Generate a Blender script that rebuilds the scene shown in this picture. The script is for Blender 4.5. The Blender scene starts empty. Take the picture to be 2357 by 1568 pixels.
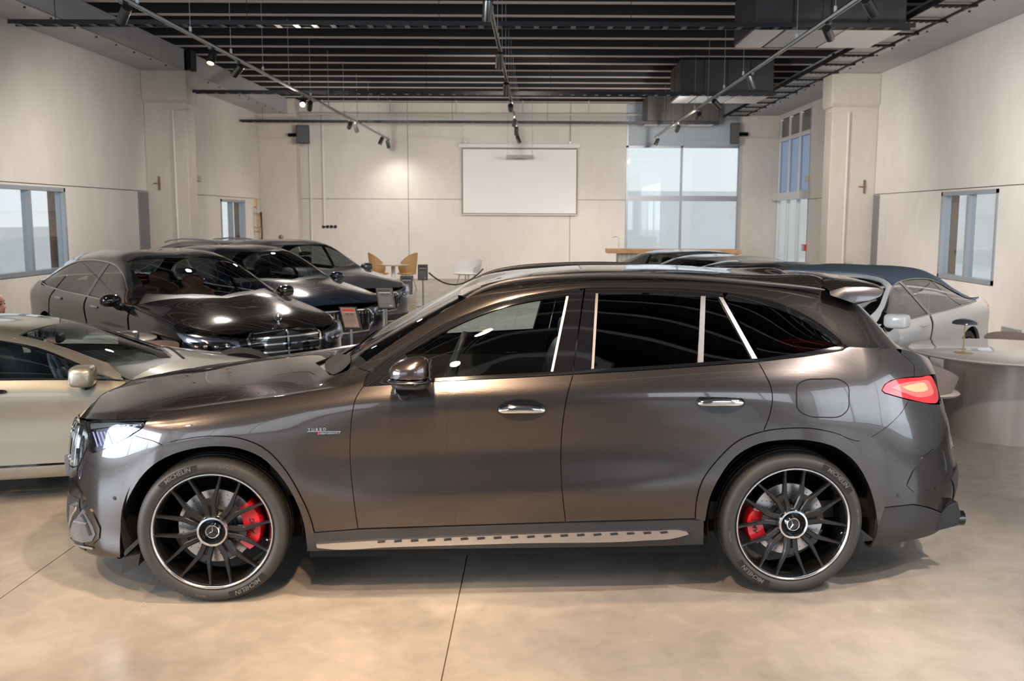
import bpy, bmesh, math, random
import numpy as np
from mathutils import Vector, Matrix
from mathutils.geometry import delaunay_2d_cdt
random.seed(7)
S = bpy.context.scene
COL = S.collection
PI = math.pi
# ------------------------------------------------------------------ camera
FPX, PCX, PCY, HOR = 2200.0, 1235.0, 784.0, 501.0
PITCH = math.atan((PCY - HOR) / FPX)
ROLL = 0.0044
CAM = np.array([0.0, 0.0, 1.89])
cF = np.array([0, math.cos(PITCH), -math.sin(PITCH)])
_R0 = np.array([1.0, 0, 0]); _U0 = np.array([0, math.sin(PITCH), math.cos(PITCH)])
cR = _R0 * math.cos(ROLL) + _U0 * math.sin(ROLL)
cU = _U0 * math.cos(ROLL) - _R0 * math.sin(ROLL)
cam_d = bpy.data.cameras.new('camera'); cam = bpy.data.objects.new('camera', cam_d); COL.objects.link(cam)
S.camera = cam
cam.matrix_world = Matrix(((cR[0], cU[0], -cF[0], CAM[0]), (cR[1], cU[1], -cF[1], CAM[1]), (cR[2], cU[2], -cF[2], CAM[2]), (0, 0, 0, 1)))
cam_d.sensor_fit = 'HORIZONTAL'; cam_d.sensor_width = 36.0
cam_d.lens = 36.0 * FPX / 2357.0
cam_d.shift_x = -(PCX - 1178.5) / 2357.0
cam_d.clip_start = 0.05; cam_d.clip_end = 200
cam_d.dof.use_dof = True; cam_d.dof.focus_distance = 5.0; cam_d.dof.aperture_fstop = 4.5

def ray(px, py):
    return cF + cR * ((px - PCX) / FPX) - cU * ((py - PCY) / FPX)
def atX(px, py, X):
    d = ray(px, py); return CAM + d * (X / d[0])
def atY(px, py, Y):
    d = ray(px, py); return CAM + d * (Y / d[1])
def atZ(px, py, Z):
    d = ray(px, py); return CAM + d * ((Z - CAM[2]) / d[2])
def project(P):
    q = np.asarray(P) - CAM
    z = q @ cF
    return np.stack([PCX + FPX * (q @ cR) / z, PCY - FPX * (q @ cU) / z], -1)

# ------------------------------------------------------------------ colour management, world, exposure
S.view_settings.view_transform = 'Standard'
S.view_settings.look = 'None'
S.view_settings.exposure = 0.90
S.view_settings.gamma = 1.0
S.view_settings.use_curve_mapping = False
W = bpy.data.worlds.new('world'); S.world = W; W.use_nodes = True
wn = W.node_tree; wbg = wn.nodes['Background']
sky = wn.nodes.new('ShaderNodeTexSky'); sky.sky_type = 'HOSEK_WILKIE'; sky.turbidity = 6.0; sky.sun_direction = (0.2, 0.6, 0.75)
mixw = wn.nodes.new('ShaderNodeMixRGB'); mixw.inputs[0].default_value = 0.88
mixw.inputs[2].default_value = (0.93, 0.965, 1.0, 1)
wn.links.new(sky.outputs[0], mixw.inputs[1]); wn.links.new(mixw.outputs[0], wbg.inputs[0])
wbg.inputs[1].default_value = 0.60
cy = S.cycles
cy.max_bounces = 8; cy.diffuse_bounces = 4; cy.glossy_bounces = 4; cy.transmission_bounces = 8; cy.transparent_max_bounces = 16
cy.caustics_reflective = False; cy.caustics_refractive = False
cy.sample_clamp_indirect = 6.0; cy.sample_clamp_direct = 0.0; cy.blur_glossy = 0.5
try:
    cy.use_denoising = True
except Exception:
    pass

def area(name, loc, target, sx, sy, power, col):
    l = bpy.data.lights.new(name, 'AREA'); l.shape = 'RECTANGLE'; l.size = sx; l.size_y = sy; l.energy = power; l.color = col
    o = bpy.data.objects.new(name, l); COL.objects.link(o); o.location = loc
    d = Vector(target) - Vector(loc); o.rotation_euler = d.to_track_quat('-Z', 'Y').to_euler()
    return o
def spot(name, loc, target, power, col, ang=60, blend=0.6, rad=0.05):
    l = bpy.data.lights.new(name, 'SPOT'); l.energy = power; l.color = col; l.spot_size = math.radians(ang); l.spot_blend = blend; l.shadow_soft_size = rad
    o = bpy.data.objects.new(name, l); COL.objects.link(o); o.location = loc
    d = Vector(target) - Vector(loc); o.rotation_euler = d.to_track_quat('-Z', 'Y').to_euler()
    return o
XL, XR, YB, YN, ZC = -8.15, 7.05, 29.3, -8.0, 5.3     # left wall, right wall, back wall, wall behind the camera, ceiling
DAY = (0.80, 0.90, 1.0); WARM = (1.0, 0.72, 0.46); WARMF = (1.0, 0.90, 0.80)
def fill_window_light(name, X, y0, y1, z0, z1, power, sgn):
    return area(name, (X, (y0 + y1) / 2, (z0 + z1) / 2), (X + sgn, (y0 + y1) / 2, (z0 + z1) / 2 - 0.02), y1 - y0, z1 - z0, power, DAY)
WLF, WRF = (-6.6, 4.0, 0.35, 4.0), (-6.6, 3.6, 0.35, 4.0)       # unseen side windows added for daylight fill: y0, y1, z0, z1
fill_window_light('fill_daylight_left', XL - 0.03, *WLF, 850, 1)
fill_window_light('fill_daylight_right', XR + 0.03, *WRF, 230, -1)
area('daylight_front_right', (4.9, YN - 0.02, 2.2), (4.9, 10, 2.2), 3.4, 2.2, 40, DAY)
area('daylight_front_left', (-4.6, YN - 0.02, 1.9), (-4.6, 10, 1.9), 5.4, 3.0, 40, DAY)
for n_, l_, t_, sx_, sy_ in (('portal_back', (4.55, YB + 0.03, 2.6), (4.55, 0, 2.6), 3.5, 5.1), ('portal_entrance', (XR + 0.03, 27.0, 2.4), (0, 27.0, 2.4), 4.4, 4.6), ('portal_right', (XR + 0.03, 15.9, 1.62), (0, 15.9, 1.62), 2.2, 1.5), ('portal_left', (XL - 0.03, 15.2, 1.64), (0, 15.2, 1.64), 3.0, 1.45)):
    area(n_, l_, t_, sx_, sy_, 1, (1, 1, 1)).data.cycles.is_portal = True

# ------------------------------------------------------------------ helpers
def tag(o, label=None, cat=None, group=None, kind=None):
    if label: o['label'] = label
    if cat: o['category'] = cat
    if group: o['group'] = group
    if kind: o['kind'] = kind
    return o
def empty(name, loc=(0, 0, 0), rz=0.0):
    o = bpy.data.objects.new(name, None); COL.objects.link(o); o.location = loc; o.rotation_euler = (0, 0, rz)
    o.empty_display_size = 0.1
    return o
def link(name, me, m=None, parent=None):
    o = bpy.data.objects.new(name, me); COL.objects.link(o)
    if m is not None and len(me.materials) == 0: me.materials.append(m)
    if parent is not None: o.parent = parent
    return o
def obj(name, bm, m, parent=None, smooth=False, bevel=0.0):
    me = bpy.data.meshes.new(name)
    bmesh.ops.recalc_face_normals(bm, faces=bm.faces[:])
    if smooth:
        for f in bm.faces: f.smooth = True
        for e in bm.edges:
            if len(e.link_faces) == 2 and e.calc_face_angle(0) > 0.7: e.smooth = False
    bm.to_mesh(me); bm.free()
    o = link(name, me, m, parent)
    if bevel > 0:
        md = o.modifiers.new('b', 'BEVEL'); md.width = bevel; md.segments = 2; md.limit_method = 'ANGLE'
    return o
def copy_tree(o, parent=None):
    c = o.copy(); COL.objects.link(c)
    if parent is not None: c.parent = parent
    for ch in list(o.children): copy_tree(ch, c)
    return c
def box(bm, x0, x1, y0, y1, z0, z1, M=None):
    vs = [bm.verts.new(p) for p in ((x0, y0, z0), (x1, y0, z0), (x1, y1, z0), (x0, y1, z0), (x0, y0, z1), (x1, y0, z1), (x1, y1, z1), (x0, y1, z1))]
    for f in ((0, 3, 2, 1), (4, 5, 6, 7), (0, 1, 5, 4), (1, 2, 6, 5), (2, 3, 7, 6), (3, 0, 4, 7)): bm.faces.new([vs[i] for i in f])
    if M is not None:
        for v in vs: v.co = M @ v.co
    return vs
def boxo(name, x0, x1, y0, y1, z0, z1, m, parent=None, bevel=0.0):
    bm = bmesh.new(); box(bm, min(x0, x1), max(x0, x1), min(y0, y1), max(y0, y1), min(z0, z1), max(z0, z1)); return obj(name, bm, m, parent, bevel=bevel)
def lathe(bm, prof, n=32, M=None, closed=False, a0=0.0, a1=2 * PI):
    """prof: list of (r, z) about the local z axis"""
    full = abs(a1 - a0 - 2 * PI) < 1e-6
    k = n if full else n + 1
    rings = []
    for r, z in prof:
        if r < 1e-6:
            v = bm.verts.new((0, 0, z)); rings.append([v] * k)
        else:
            rings.append([bm.verts.new((r * math.cos(a0 + (a1 - a0) * i / n), r * math.sin(a0 + (a1 - a0) * i / n), z)) for i in range(k)])
    allv = set(v for r in rings for v in r)
    pairs = list(zip(rings[:-1], rings[1:]))
    if closed: pairs.append((rings[-1], rings[0]))
    for A, B in pairs:
        for i in range(n):
            j = (i + 1) % k
            q = [A[i], A[j], B[j], B[i]]; u = []
            for v in q:
                if v not in u: u.append(v)
            if len(u) >= 3:
                try: bm.faces.new(u)
                except ValueError: pass
    if M is not None:
        for v in allv: v.co = M @ v.co
def tube(bm, pts, r, n=8, cap=True, closed=False):
    pts = [Vector(p) for p in pts]; rings = []; N = len(pts)
    rad = r if isinstance(r, (list, tuple)) else [r] * N
    up = None
    for i, p in enumerate(pts):
        if closed: d = pts[(i + 1) % N] - pts[i - 1]
        else: d = pts[min(i + 1, N - 1)] - pts[max(i - 1, 0)]
        d.normalize()
        if up is None: up = d.orthogonal().normalized()
        up = (up - d * up.dot(d))
        if up.length < 1e-6: up = d.orthogonal()
        up.normalize(); s = d.cross(up)
        rings.append([bm.verts.new(p + (up * math.cos(2 * PI * k / n) + s * math.sin(2 * PI * k / n)) * rad[i]) for k in range(n)])
    rr = list(zip(rings[:-1], rings[1:]))
    if closed: rr.append((rings[-1], rings[0]))
    for A, B in rr:
        for k in range(n): bm.faces.new((A[k], A[(k + 1) % n], B[(k + 1) % n], B[k]))
    if cap and not closed:
        bm.faces.new(rings[0][::-1]); bm.faces.new(rings[-1])
def prism(bm, poly, y0, y1, M=None, axis='y'):
    """extrude a 2D polygon (a, b). axis y: (a, y, b); axis z: (a, b, z); axis x: (x, a, b)"""
    def mk(a, b, t):
        return {'y': (a, t, b), 'z': (a, b, t), 'x': (t, a, b)}[axis]
    A = [bm.verts.new(mk(a, b, y0)) for a, b in poly]; B = [bm.verts.new(mk(a, b, y1)) for a, b in poly]
    bm.faces.new(A); bm.faces.new(B[::-1]); n = len(poly)
    for i in range(n): bm.faces.new((A[i], B[i], B[(i + 1) % n], A[(i + 1) % n]))
    if M is not None:
        for v in A + B: v.co = M @ v.co
def superell(bm, c, rx, ry, rz, e=2.5, nu=20, nv=12, M=None):
    def sp(v, q): return math.copysign(abs(v) ** q, v)
    q = 2.0 / e; rings = []
    for j in range(nv + 1):
        ph = -PI / 2 + PI * j / nv
        if j in (0, nv):
            v = bm.verts.new((c[0], c[1], c[2] + rz * sp(math.sin(ph), q))); rings.append([v] * nu)
        else:
            rings.append([bm.verts.new((c[0] + rx * sp(math.cos(ph), q) * sp(math.cos(2 * PI * i / nu), q), c[1] + ry * sp(math.cos(ph), q) * sp(math.sin(2 * PI * i / nu), q), c[2] + rz * sp(math.sin(ph), q))) for i in range(nu)])
    for A, B in zip(rings[:-1], rings[1:]):
        for i in range(nu):
            u = []
            for v in (A[i], A[(i + 1) % nu], B[(i + 1) % nu], B[i]):
                if v not in u: u.append(v)
            if len(u) > 2: bm.faces.new(u)
    if M is not None:
        for v in set(x for r in rings for x in r): v.co = M @ v.co
_font_cache = {}
def text_bm(bm, s, size, M, depth=0.001, bend=None, shear=0.0):
    """real lettering as geometry. M: local (x right, y up, z out) -> target. bend=(radius, angle0): wrap about a circle"""
    c = bpy.data.curves.new('t', 'FONT'); c.body = s; c.size = size; c.extrude = depth; c.align_x = 'CENTER'; c.align_y = 'CENTER'; c.resolution_u = 2; c.shear = shear
    c.offset = size * 0.012
    o = bpy.data.objects.new('t', c); COL.objects.link(o)
    dg = bpy.context.evaluated_depsgraph_get()
    me = o.evaluated_get(dg).to_mesh()
    vs = [v.co.copy() for v in me.vertices]; fs = [tuple(p.vertices) for p in me.polygons]
    o.evaluated_get(dg).to_mesh_clear()
    bpy.data.objects.remove(o); bpy.data.curves.remove(c)
    out = []
    for v in vs:
        if bend:
            R0, a0, sgn = bend
            a = a0 - sgn * v.x / R0; rr = R0 + sgn * v.y
            p = Vector((rr * math.cos(a), rr * math.sin(a), v.z))
        else: p = v
        out.append(bm.verts.new(M @ p))
    for f in fs:
        try: bm.faces.new([out[i] for i in f])
        except ValueError: pass

# ------------------------------------------------------------------ materials
MATS = {}
def mat(name, base=(0.5, 0.5, 0.5), rough=0.5, metal=0.0, coat=0.0, coat_rough=0.03, emit=None, estr=0.0, trans=0.0, ior=1.45, alpha=1.0, noise=0.0, nscale=8.0, bump=0.0, bscale=40.0, spec=0.5, flake=0.0, rnoise=0.0):
    if name in MATS: return MATS[name]
    m = bpy.data.materials.new(name); m.use_nodes = True; nt = m.node_tree; b = nt.nodes['Principled BSDF']
    b.inputs['Base Color'].default_value = (*base, 1); b.inputs['Roughness'].default_value = rough; b.inputs['Metallic'].default_value = metal
    b.inputs['Coat Weight'].default_value = coat; b.inputs['Coat Roughness'].default_value = coat_rough
    b.inputs['IOR'].default_value = ior; b.inputs['Transmission Weight'].default_value = trans; b.inputs['Alpha'].default_value = alpha
    b.inputs['Specular IOR Level'].default_value = spec
    if 'paint' in name and metal > .3: b.inputs['Specular Tint'].default_value = (0.30, 0.30, 0.32, 1)
    if emit: b.inputs['Emission Color'].default_value = (*emit, 1); b.inputs['Emission Strength'].default_value = estr
    tc = None
    if noise > 0 or bump > 0 or flake > 0 or rnoise > 0: tc = nt.nodes.new('ShaderNodeTexCoord')
    if noise > 0:
        n = nt.nodes.new('ShaderNodeTexNoise'); n.inputs['Scale'].default_value = nscale; n.inputs['Detail'].default_value = 6
        nt.links.new(tc.outputs['Object'], n.inputs['Vector'])
        mp = nt.nodes.new('ShaderNodeMapRange'); mp.inputs[1].default_value = 0.3; mp.inputs[2].default_value = 0.7; mp.inputs[3].default_value = 1 - noise; mp.inputs[4].default_value = 1 + noise
        nt.links.new(n.outputs['Fac'], mp.inputs[0])
        mx = nt.nodes.new('ShaderNodeMixRGB'); mx.blend_type = 'MULTIPLY'; mx.inputs[0].default_value = 1; mx.inputs[1].default_value = (*base, 1)
        cb = nt.nodes.new('ShaderNodeCombineColor')
        for i in range(3): nt.links.new(mp.outputs[0], cb.inputs[i])
        nt.links.new(cb.outputs[0], mx.inputs[2]); nt.links.new(mx.outputs[0], b.inputs['Base Color'])
    if rnoise > 0:
        n = nt.nodes.new('ShaderNodeTexNoise'); n.inputs['Scale'].default_value = nscale * 0.7; n.inputs['Detail'].default_value = 5
        nt.links.new(tc.outputs['Object'], n.inputs['Vector'])
        mp = nt.nodes.new('ShaderNodeMapRange'); mp.inputs[1].default_value = 0.3; mp.inputs[2].default_value = 0.7; mp.inputs[3].default_value = rough - rnoise; mp.inputs[4].default_value = rough + rnoise
        nt.links.new(n.outputs['Fac'], mp.inputs[0]); nt.links.new(mp.outputs[0], b.inputs['Roughness'])
    if bump > 0:
        n = nt.nodes.new('ShaderNodeTexNoise'); n.inputs['Scale'].default_value = bscale; n.inputs['Detail'].default_value = 4
        nt.links.new(tc.outputs['Object'], n.inputs['Vector'])
        bp = nt.nodes.new('ShaderNodeBump'); bp.inputs['Strength'].default_value = bump; bp.inputs['Distance'].default_value = 0.01
        nt.links.new(n.outputs['Fac'], bp.inputs['Height']); nt.links.new(bp.outputs[0], b.inputs['Normal'])
    if flake > 0:
        v = nt.nodes.new('ShaderNodeTexVoronoi'); v.inputs['Scale'].default_value = 900
        nt.links.new(tc.outputs['Object'], v.inputs['Vector'])
        mx = nt.nodes.new('ShaderNodeMixRGB'); mx.inputs[0].default_value = flake
        mx.inputs[1].default_value = (*base, 1)
        sc = nt.nodes.new('ShaderNodeMixRGB'); sc.blend_type = 'MULTIPLY'; sc.inputs[0].default_value = 1; sc.inputs[1].default_value = (*[c * 2 for c in base], 1)
        nt.links.new(v.outputs['Color'], sc.inputs[2]); nt.links.new(sc.outputs[0], mx.inputs[2]); nt.links.new(mx.outputs[0], b.inputs['Base Color'])
    MATS[name] = m
    return m
def glass(name, tint=(0.8, 0.85, 0.85), refl=0.08, rough=0.0):
    """thin glazing: see-through with a fresnel mirror"""
    if name in MATS: return MATS[name]
    m = bpy.data.materials.new(name); m.use_nodes = True; nt = m.node_tree; nt.nodes.clear()
    out = nt.nodes.new('ShaderNodeOutputMaterial'); t = nt.nodes.new('ShaderNodeBsdfTransparent'); g = nt.nodes.new('ShaderNodeBsdfGlossy')
    t.inputs[0].default_value = (*tint, 1); g.inputs['Roughness'].default_value = rough
    fr = nt.nodes.new('ShaderNodeFresnel'); fr.inputs[0].default_value = 1.5
    ad = nt.nodes.new('ShaderNodeMath'); ad.operation = 'MULTIPLY_ADD'; ad.inputs[1].default_value = 1.0; ad.inputs[2].default_value = refl - 0.04
    ge = nt.nodes.new('ShaderNodeNewGeometry'); iv = nt.nodes.new('ShaderNodeMath'); iv.operation = 'SUBTRACT'; iv.inputs[0].default_value = 1.0
    nt.links.new(ge.outputs['Backfacing'], iv.inputs[1]); ml = nt.nodes.new('ShaderNodeMath'); ml.operation = 'MULTIPLY'
    nt.links.new(fr.outputs[0], ml.inputs[0]); nt.links.new(iv.outputs[0], ml.inputs[1]); nt.links.new(ml.outputs[0], ad.inputs[0])
    mx = nt.nodes.new('ShaderNodeMixShader'); nt.links.new(ad.outputs[0], mx.inputs[0]); nt.links.new(t.outputs[0], mx.inputs[1]); nt.links.new(g.outputs[0], mx.inputs[2])
    nt.links.new(mx.outputs[0], out.inputs[0]); MATS[name] = m
    return m
def concrete_mat(name, a, b, rough, scale=0.6, streak=False, bump=0.05, stain=None, rr=0.08):
    m = bpy.data.materials.new(name); m.use_nodes = True; nt = m.node_tree; B = nt.nodes['Principled BSDF']
    tc = nt.nodes.new('ShaderNodeTexCoord'); mp = nt.nodes.new('ShaderNodeMapping')
    mp.inputs['Scale'].default_value = (1, 1, 0.45) if streak else (1, 1, 1)
    nt.links.new(tc.outputs['Object'], mp.inputs[0])
    n1 = nt.nodes.new('ShaderNodeTexNoise'); n1.inputs['Scale'].default_value = scale; n1.inputs['Detail'].default_value = 8; n1.inputs['Roughness'].default_value = 0.62; n1.inputs['Distortion'].default_value = 0.4
    n2 = nt.nodes.new('ShaderNodeTexNoise'); n2.inputs['Scale'].default_value = scale * 7; n2.inputs['Detail'].default_value = 8; n2.inputs['Distortion'].default_value = 1.2
    for n in (n1, n2): nt.links.new(mp.outputs[0], n.inputs['Vector'])
    ad = nt.nodes.new('ShaderNodeMath'); ad.operation = 'MULTIPLY_ADD'; ad.inputs[1].default_value = 0.35
    nt.links.new(n2.outputs['Fac'], ad.inputs[0]); nt.links.new(n1.outputs['Fac'], ad.inputs[2])
    cr = nt.nodes.new('ShaderNodeValToRGB'); cr.color_ramp.elements[0].position = 0.5; cr.color_ramp.elements[1].position = 0.85
    cr.color_ramp.elements[0].color = (*a, 1); cr.color_ramp.elements[1].color = (*b, 1)
    nt.links.new(ad.outputs[0], cr.inputs[0])
    last = cr.outputs[0]
    if stain:
        n3 = nt.nodes.new('ShaderNodeTexNoise'); n3.inputs['Scale'].default_value = 1.7; n3.inputs['Detail'].default_value = 10; n3.inputs['Distortion'].default_value = 2.0
        nt.links.new(mp.outputs[0], n3.inputs['Vector'])
        c3 = nt.nodes.new('ShaderNodeValToRGB'); c3.color_ramp.elements[0].position = 0.45; c3.color_ramp.elements[0].color = (0, 0, 0, 1); c3.color_ramp.elements[1].position = 0.95
        nt.links.new(n3.outputs['Fac'], c3.inputs[0])
        mx = nt.nodes.new('ShaderNodeMixRGB'); mx.inputs[2].default_value = (*stain, 1)
        ml = nt.nodes.new('ShaderNodeMath'); ml.operation = 'MULTIPLY'; ml.inputs[1].default_value = 0.10; nt.links.new(c3.outputs[0], ml.inputs[0])
        nt.links.new(ml.outputs[0], mx.inputs[0]); nt.links.new(last, mx.inputs[1]); last = mx.outputs[0]
    nt.links.new(last, B.inputs['Base Color'])
    r = nt.nodes.new('ShaderNodeMapRange'); r.inputs[1].default_value = 0.3; r.inputs[2].default_value = 0.8; r.inputs[3].default_value = rough - rr; r.inputs[4].default_value = rough + rr
    nt.links.new(n1.outputs['Fac'], r.inputs[0]); nt.links.new(r.outputs[0], B.inputs['Roughness'])
    if bump > 0:
        bp = nt.nodes.new('ShaderNodeBump'); bp.inputs['Strength'].default_value = bump; bp.inputs['Distance'].default_value = 0.01
        nt.links.new(n2.outputs['Fac'], bp.inputs['Height']); nt.links.new(bp.outputs[0], B.inputs['Normal'])
    MATS[name] = m
    return m
m_floor = concrete_mat('polished_concrete', (0.20, 0.175, 0.152), (0.33, 0.29, 0.255), 0.24, 0.8, bump=0.012, stain=(0.20, 0.19, 0.185), rr=0.09)
m_wall = concrete_mat('pale_precast_concrete', (0.68, 0.645, 0.61), (0.78, 0.755, 0.73), 0.8, 0.35, streak=True, bump=0.05)
m_col = concrete_mat('column_concrete', (0.56, 0.515, 0.47), (0.66, 0.62, 0.58), 0.8, 0.5, streak=True, bump=0.05)
m_beam = concrete_mat('beam_concrete', (0.46, 0.47, 0.50), (0.55, 0.56, 0.59), 0.8, 0.5, bump=0.04)
m_joint = mat('joint_dark_brown', (0.12, 0.085, 0.06), 0.9)  # even dark brown for the backing behind open joints
m_deck = mat('dark_painted_deck', (0.030, 0.026, 0.027), 0.85)
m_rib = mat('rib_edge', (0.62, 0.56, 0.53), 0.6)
m_black = mat('black_satin', (0.012, 0.012, 0.013), 0.45)
m_dkm = mat('dark_metal', (0.035, 0.035, 0.038), 0.45, 0.5)
m_galv = mat('galvanised_metal', (0.50, 0.51, 0.53), 0.4, 0.6, noise=0.08, nscale=3)
m_duct = mat('grey_duct', (0.07, 0.07, 0.073), 0.5, 0.4, noise=0.1, nscale=4)
m_track = mat('white_track', (0.60, 0.60, 0.58), 0.4)
m_alu = mat('grey_aluminium', (0.36, 0.40, 0.45), 0.4, 0.35)
m_white = mat('white_paint', (0.75, 0.75, 0.76), 0.4)
m_pglass = glass('window_glass', (0.93, 0.96, 0.97), 0.06)
m_frost = mat('frosted_panel', (0.45, 0.52, 0.60), 0.5)
m_lamp = mat('lamp_glow', (1, 0.8, 0.6), 0.5, emit=(1.0, 0.72, 0.42), estr=14.0)
m_fixt = mat('spot_housing', (0.16, 0.165, 0.16), 0.25, 0.85)
# ------------------------------------------------------------------ room shell
floor = empty('floor'); tag(floor, 'polished beige grey concrete floor', 'floor', kind='structure')
boxo('sub_floor', XL - 0.3, XR + 0.3, YN - 0.3, YB + 0.3, -0.08, -0.012, m_joint, floor)
xs_ = [XL, -2.66, -0.385, XR]
for i in range(3):
    boxo('slab', xs_[i] + (0.003 if i else -0.3), xs_[i + 1] - (0.003 if i < 2 else -0.3), YN - 0.3, YB + 0.3, -0.012, 0.0, m_floor, floor)
def wall_panels(name, fixed, axis, a_cuts, holes, z_cuts, zt, label, thick=0.3, sgn=1):
    """precast panels with open joints over a dark backing. axis 'x': the wall is a plane X=fixed; 'y': plane Y=fixed. holes: (a0,a1,z0,z1)"""
    w = empty(name); tag(w, label, 'wall', kind='structure')
    g = 0.007
    av = sorted(set([a for a in a_cuts] + [h[0] for h in holes] + [h[1] for h in holes]))
    zv = sorted(set(z_cuts + [h[2] for h in holes] + [h[3] for h in holes]))
    def inhole(a, z): return any(h[0] < a < h[1] and h[2] < z < h[3] for h in holes)
    def put(bm, a0, a1, z0, z1, d0, d1):
        if axis == 'x': box(bm, min(fixed + sgn * d0, fixed + sgn * d1), max(fixed + sgn * d0, fixed + sgn * d1), a0, a1, z0, z1)
        else: box(bm, a0, a1, min(fixed + sgn * d0, fixed + sgn * d1), max(fixed + sgn * d0, fixed + sgn * d1), z0, z1)
    for ai in range(len(a_cuts) - 1):
        for zi in range(len(z_cuts) - 1):
            A0, A1, Z0, Z1 = a_cuts[ai], a_cuts[ai + 1], z_cuts[zi], z_cuts[zi + 1]
            bm = bmesh.new(); n = 0
            aa = [a for a in av if A0 <= a <= A1]; zz = [z for z in zv if Z0 <= z <= Z1]
            for i in range(len(aa) - 1):
                for j in range(len(zz) - 1):
                    if inhole((aa[i] + aa[i + 1]) / 2, (zz[j] + zz[j + 1]) / 2): continue
                    put(bm, aa[i] + (g if aa[i] == A0 else 0), aa[i + 1] - (g if aa[i + 1] == A1 else 0), zz[j] + (g if zz[j] == Z0 else 0), zz[j + 1] - (g if zz[j + 1] == Z1 else 0), 0.0, 0.12); n += 1
            if n: obj('panel', bm, m_wall, w)
            else: bm.free()
    bm = bmesh.new()
    for i in range(len(av) - 1):
        for j in range(len(zv) - 1):
            if inhole((av[i] + av[i + 1]) / 2, (zv[j] + zv[j + 1]) / 2): continue
            put(bm, av[i], av[i + 1], zv[j], zv[j + 1], 0.06, thick)
    obj('backing', bm, m_joint, w)
    return w
ZJ = 2.40
# left wall openings
wl1 = (atX(-40, 430, XL)[1], atX(147, 430, XL)[1], 0.93, 2.36)
wl2 = (atX(507, 460, XL)[1], atX(562, 460, XL)[1], 0.93, 2.33)
wr1 = (atX(2300, 440, XR)[1], atX(2170, 440, XR)[1], 0.88, 2.36)
ent = (atX(1862, 400, XR)[1], atX(1771, 400, XR)[1], 0.0, 4.75)
YC1 = 20.2; YC2 = 28.4
wall_panels('wall_left', XL, 'x', [YN, 0.0, 7.0, YC1 - 0.02, YC2, YB], [wl1, wl2, WLF], [0.0, ZJ, ZC], ZC, 'left wall of pale precast concrete panels', sgn=-1)
wall_panels('wall_right', XR, 'x', [YN, 0.0, 7.0, YC1 - 0.02, YC2, YB], [wr1, ent, WRF], [0.0, ZJ, ZC], ZC, 'right wall of pale precast concrete panels', sgn=1)
bx = [atY(px, 460, YB)[0] for px in (940, 1312, 1440, 1702)]
bg = (bx[2], bx[3], 0.0, ZC - 0.02)
wall_panels('wall_back', YB, 'y', [XL, bx[0], bx[1], bx[2], bx[3], XR], [bg], [0.0, ZJ + 0.03, ZC], ZC, 'back wall of pale concrete panels behind the screen', sgn=1)
fh = [(-7.4, -1.8, 0.3, 3.5), (3.1, 6.7, 1.0, 3.4)]
_mw = m_wall; m_wall = mat('dark_grey_panel', (0.06, 0.06, 0.062), 0.7)
wall_panels('wall_front', YN, 'y', [XL, XR], fh, [0.0, ZC], ZC, 'wall behind the camera with shopfront windows', sgn=-1)
m_wall = _mw
m_pave = concrete_mat('outdoor_paving', (0.78, 0.78, 0.77), (0.86, 0.86, 0.86), 0.8, 0.3, bump=0.02)
gr = empty('ground'); tag(gr, 'pale paved yard outside the windows', 'ground', kind='structure')
boxo('paving', XL - 22, XL - 0.32, YN - 10, YB + 25, -0.2, -0.06, m_pave, gr); boxo('paving', XR + 0.32, XR + 22, YN - 10, YB + 25, -0.2, -0.06, m_pave, gr)
boxo('paving', XL - 0.32, XR + 0.32, YB + 0.32, YB + 25, -0.2, -0.06, m_pave, gr); boxo('paving', XL - 0.32, XR + 0.32, YN - 12, YN - 0.32, -0.2, -0.06, m_pave, gr)
ow = empty('outside_wall'); tag(ow, 'low pale boundary wall outside the left windows', 'wall', kind='structure')
boxo('wall_body', XL - 9.3, XL - 9.0, 8, 45, -0.1, 1.5, m_pave, ow); boxo('wall_body', XR + 12, XR + 12.3, 4, 50, -0.1, 3.4, m_pave, ow); boxo('wall_body', XL, XR + 8, YB + 18, YB + 18.3, -0.1, 3.2, m_pave, ow)
# ceiling: dark deck with ribs that have pale lower edges
ceil = empty('ceiling'); tag(ceil, 'dark ribbed ceiling deck', 'ceiling', kind='structure')
boxo('deck', XL, XR, YN, YB + 0.3, ZC + 0.28, ZC + 0.4, m_deck, ceil)
rib0 = None
ny = 0
y = atZ(1100, 244, ZC)[1]
while y > YN:
    if rib0 is None:
        bm = bmesh.new(); box(bm, XL, XR, -0.03, 0.03, 0.02, 0.28); rib0 = obj('rib', bm, m_deck, ceil)
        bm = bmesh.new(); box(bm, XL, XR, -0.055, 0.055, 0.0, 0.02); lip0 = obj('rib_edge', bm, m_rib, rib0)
        rib0.location = (0, y, ZC)
    else:
        c = rib0.copy(); COL.objects.link(c); c.location = (0, y, ZC); l = lip0.copy(); COL.objects.link(l); l.parent = c
    y -= 1.02
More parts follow.
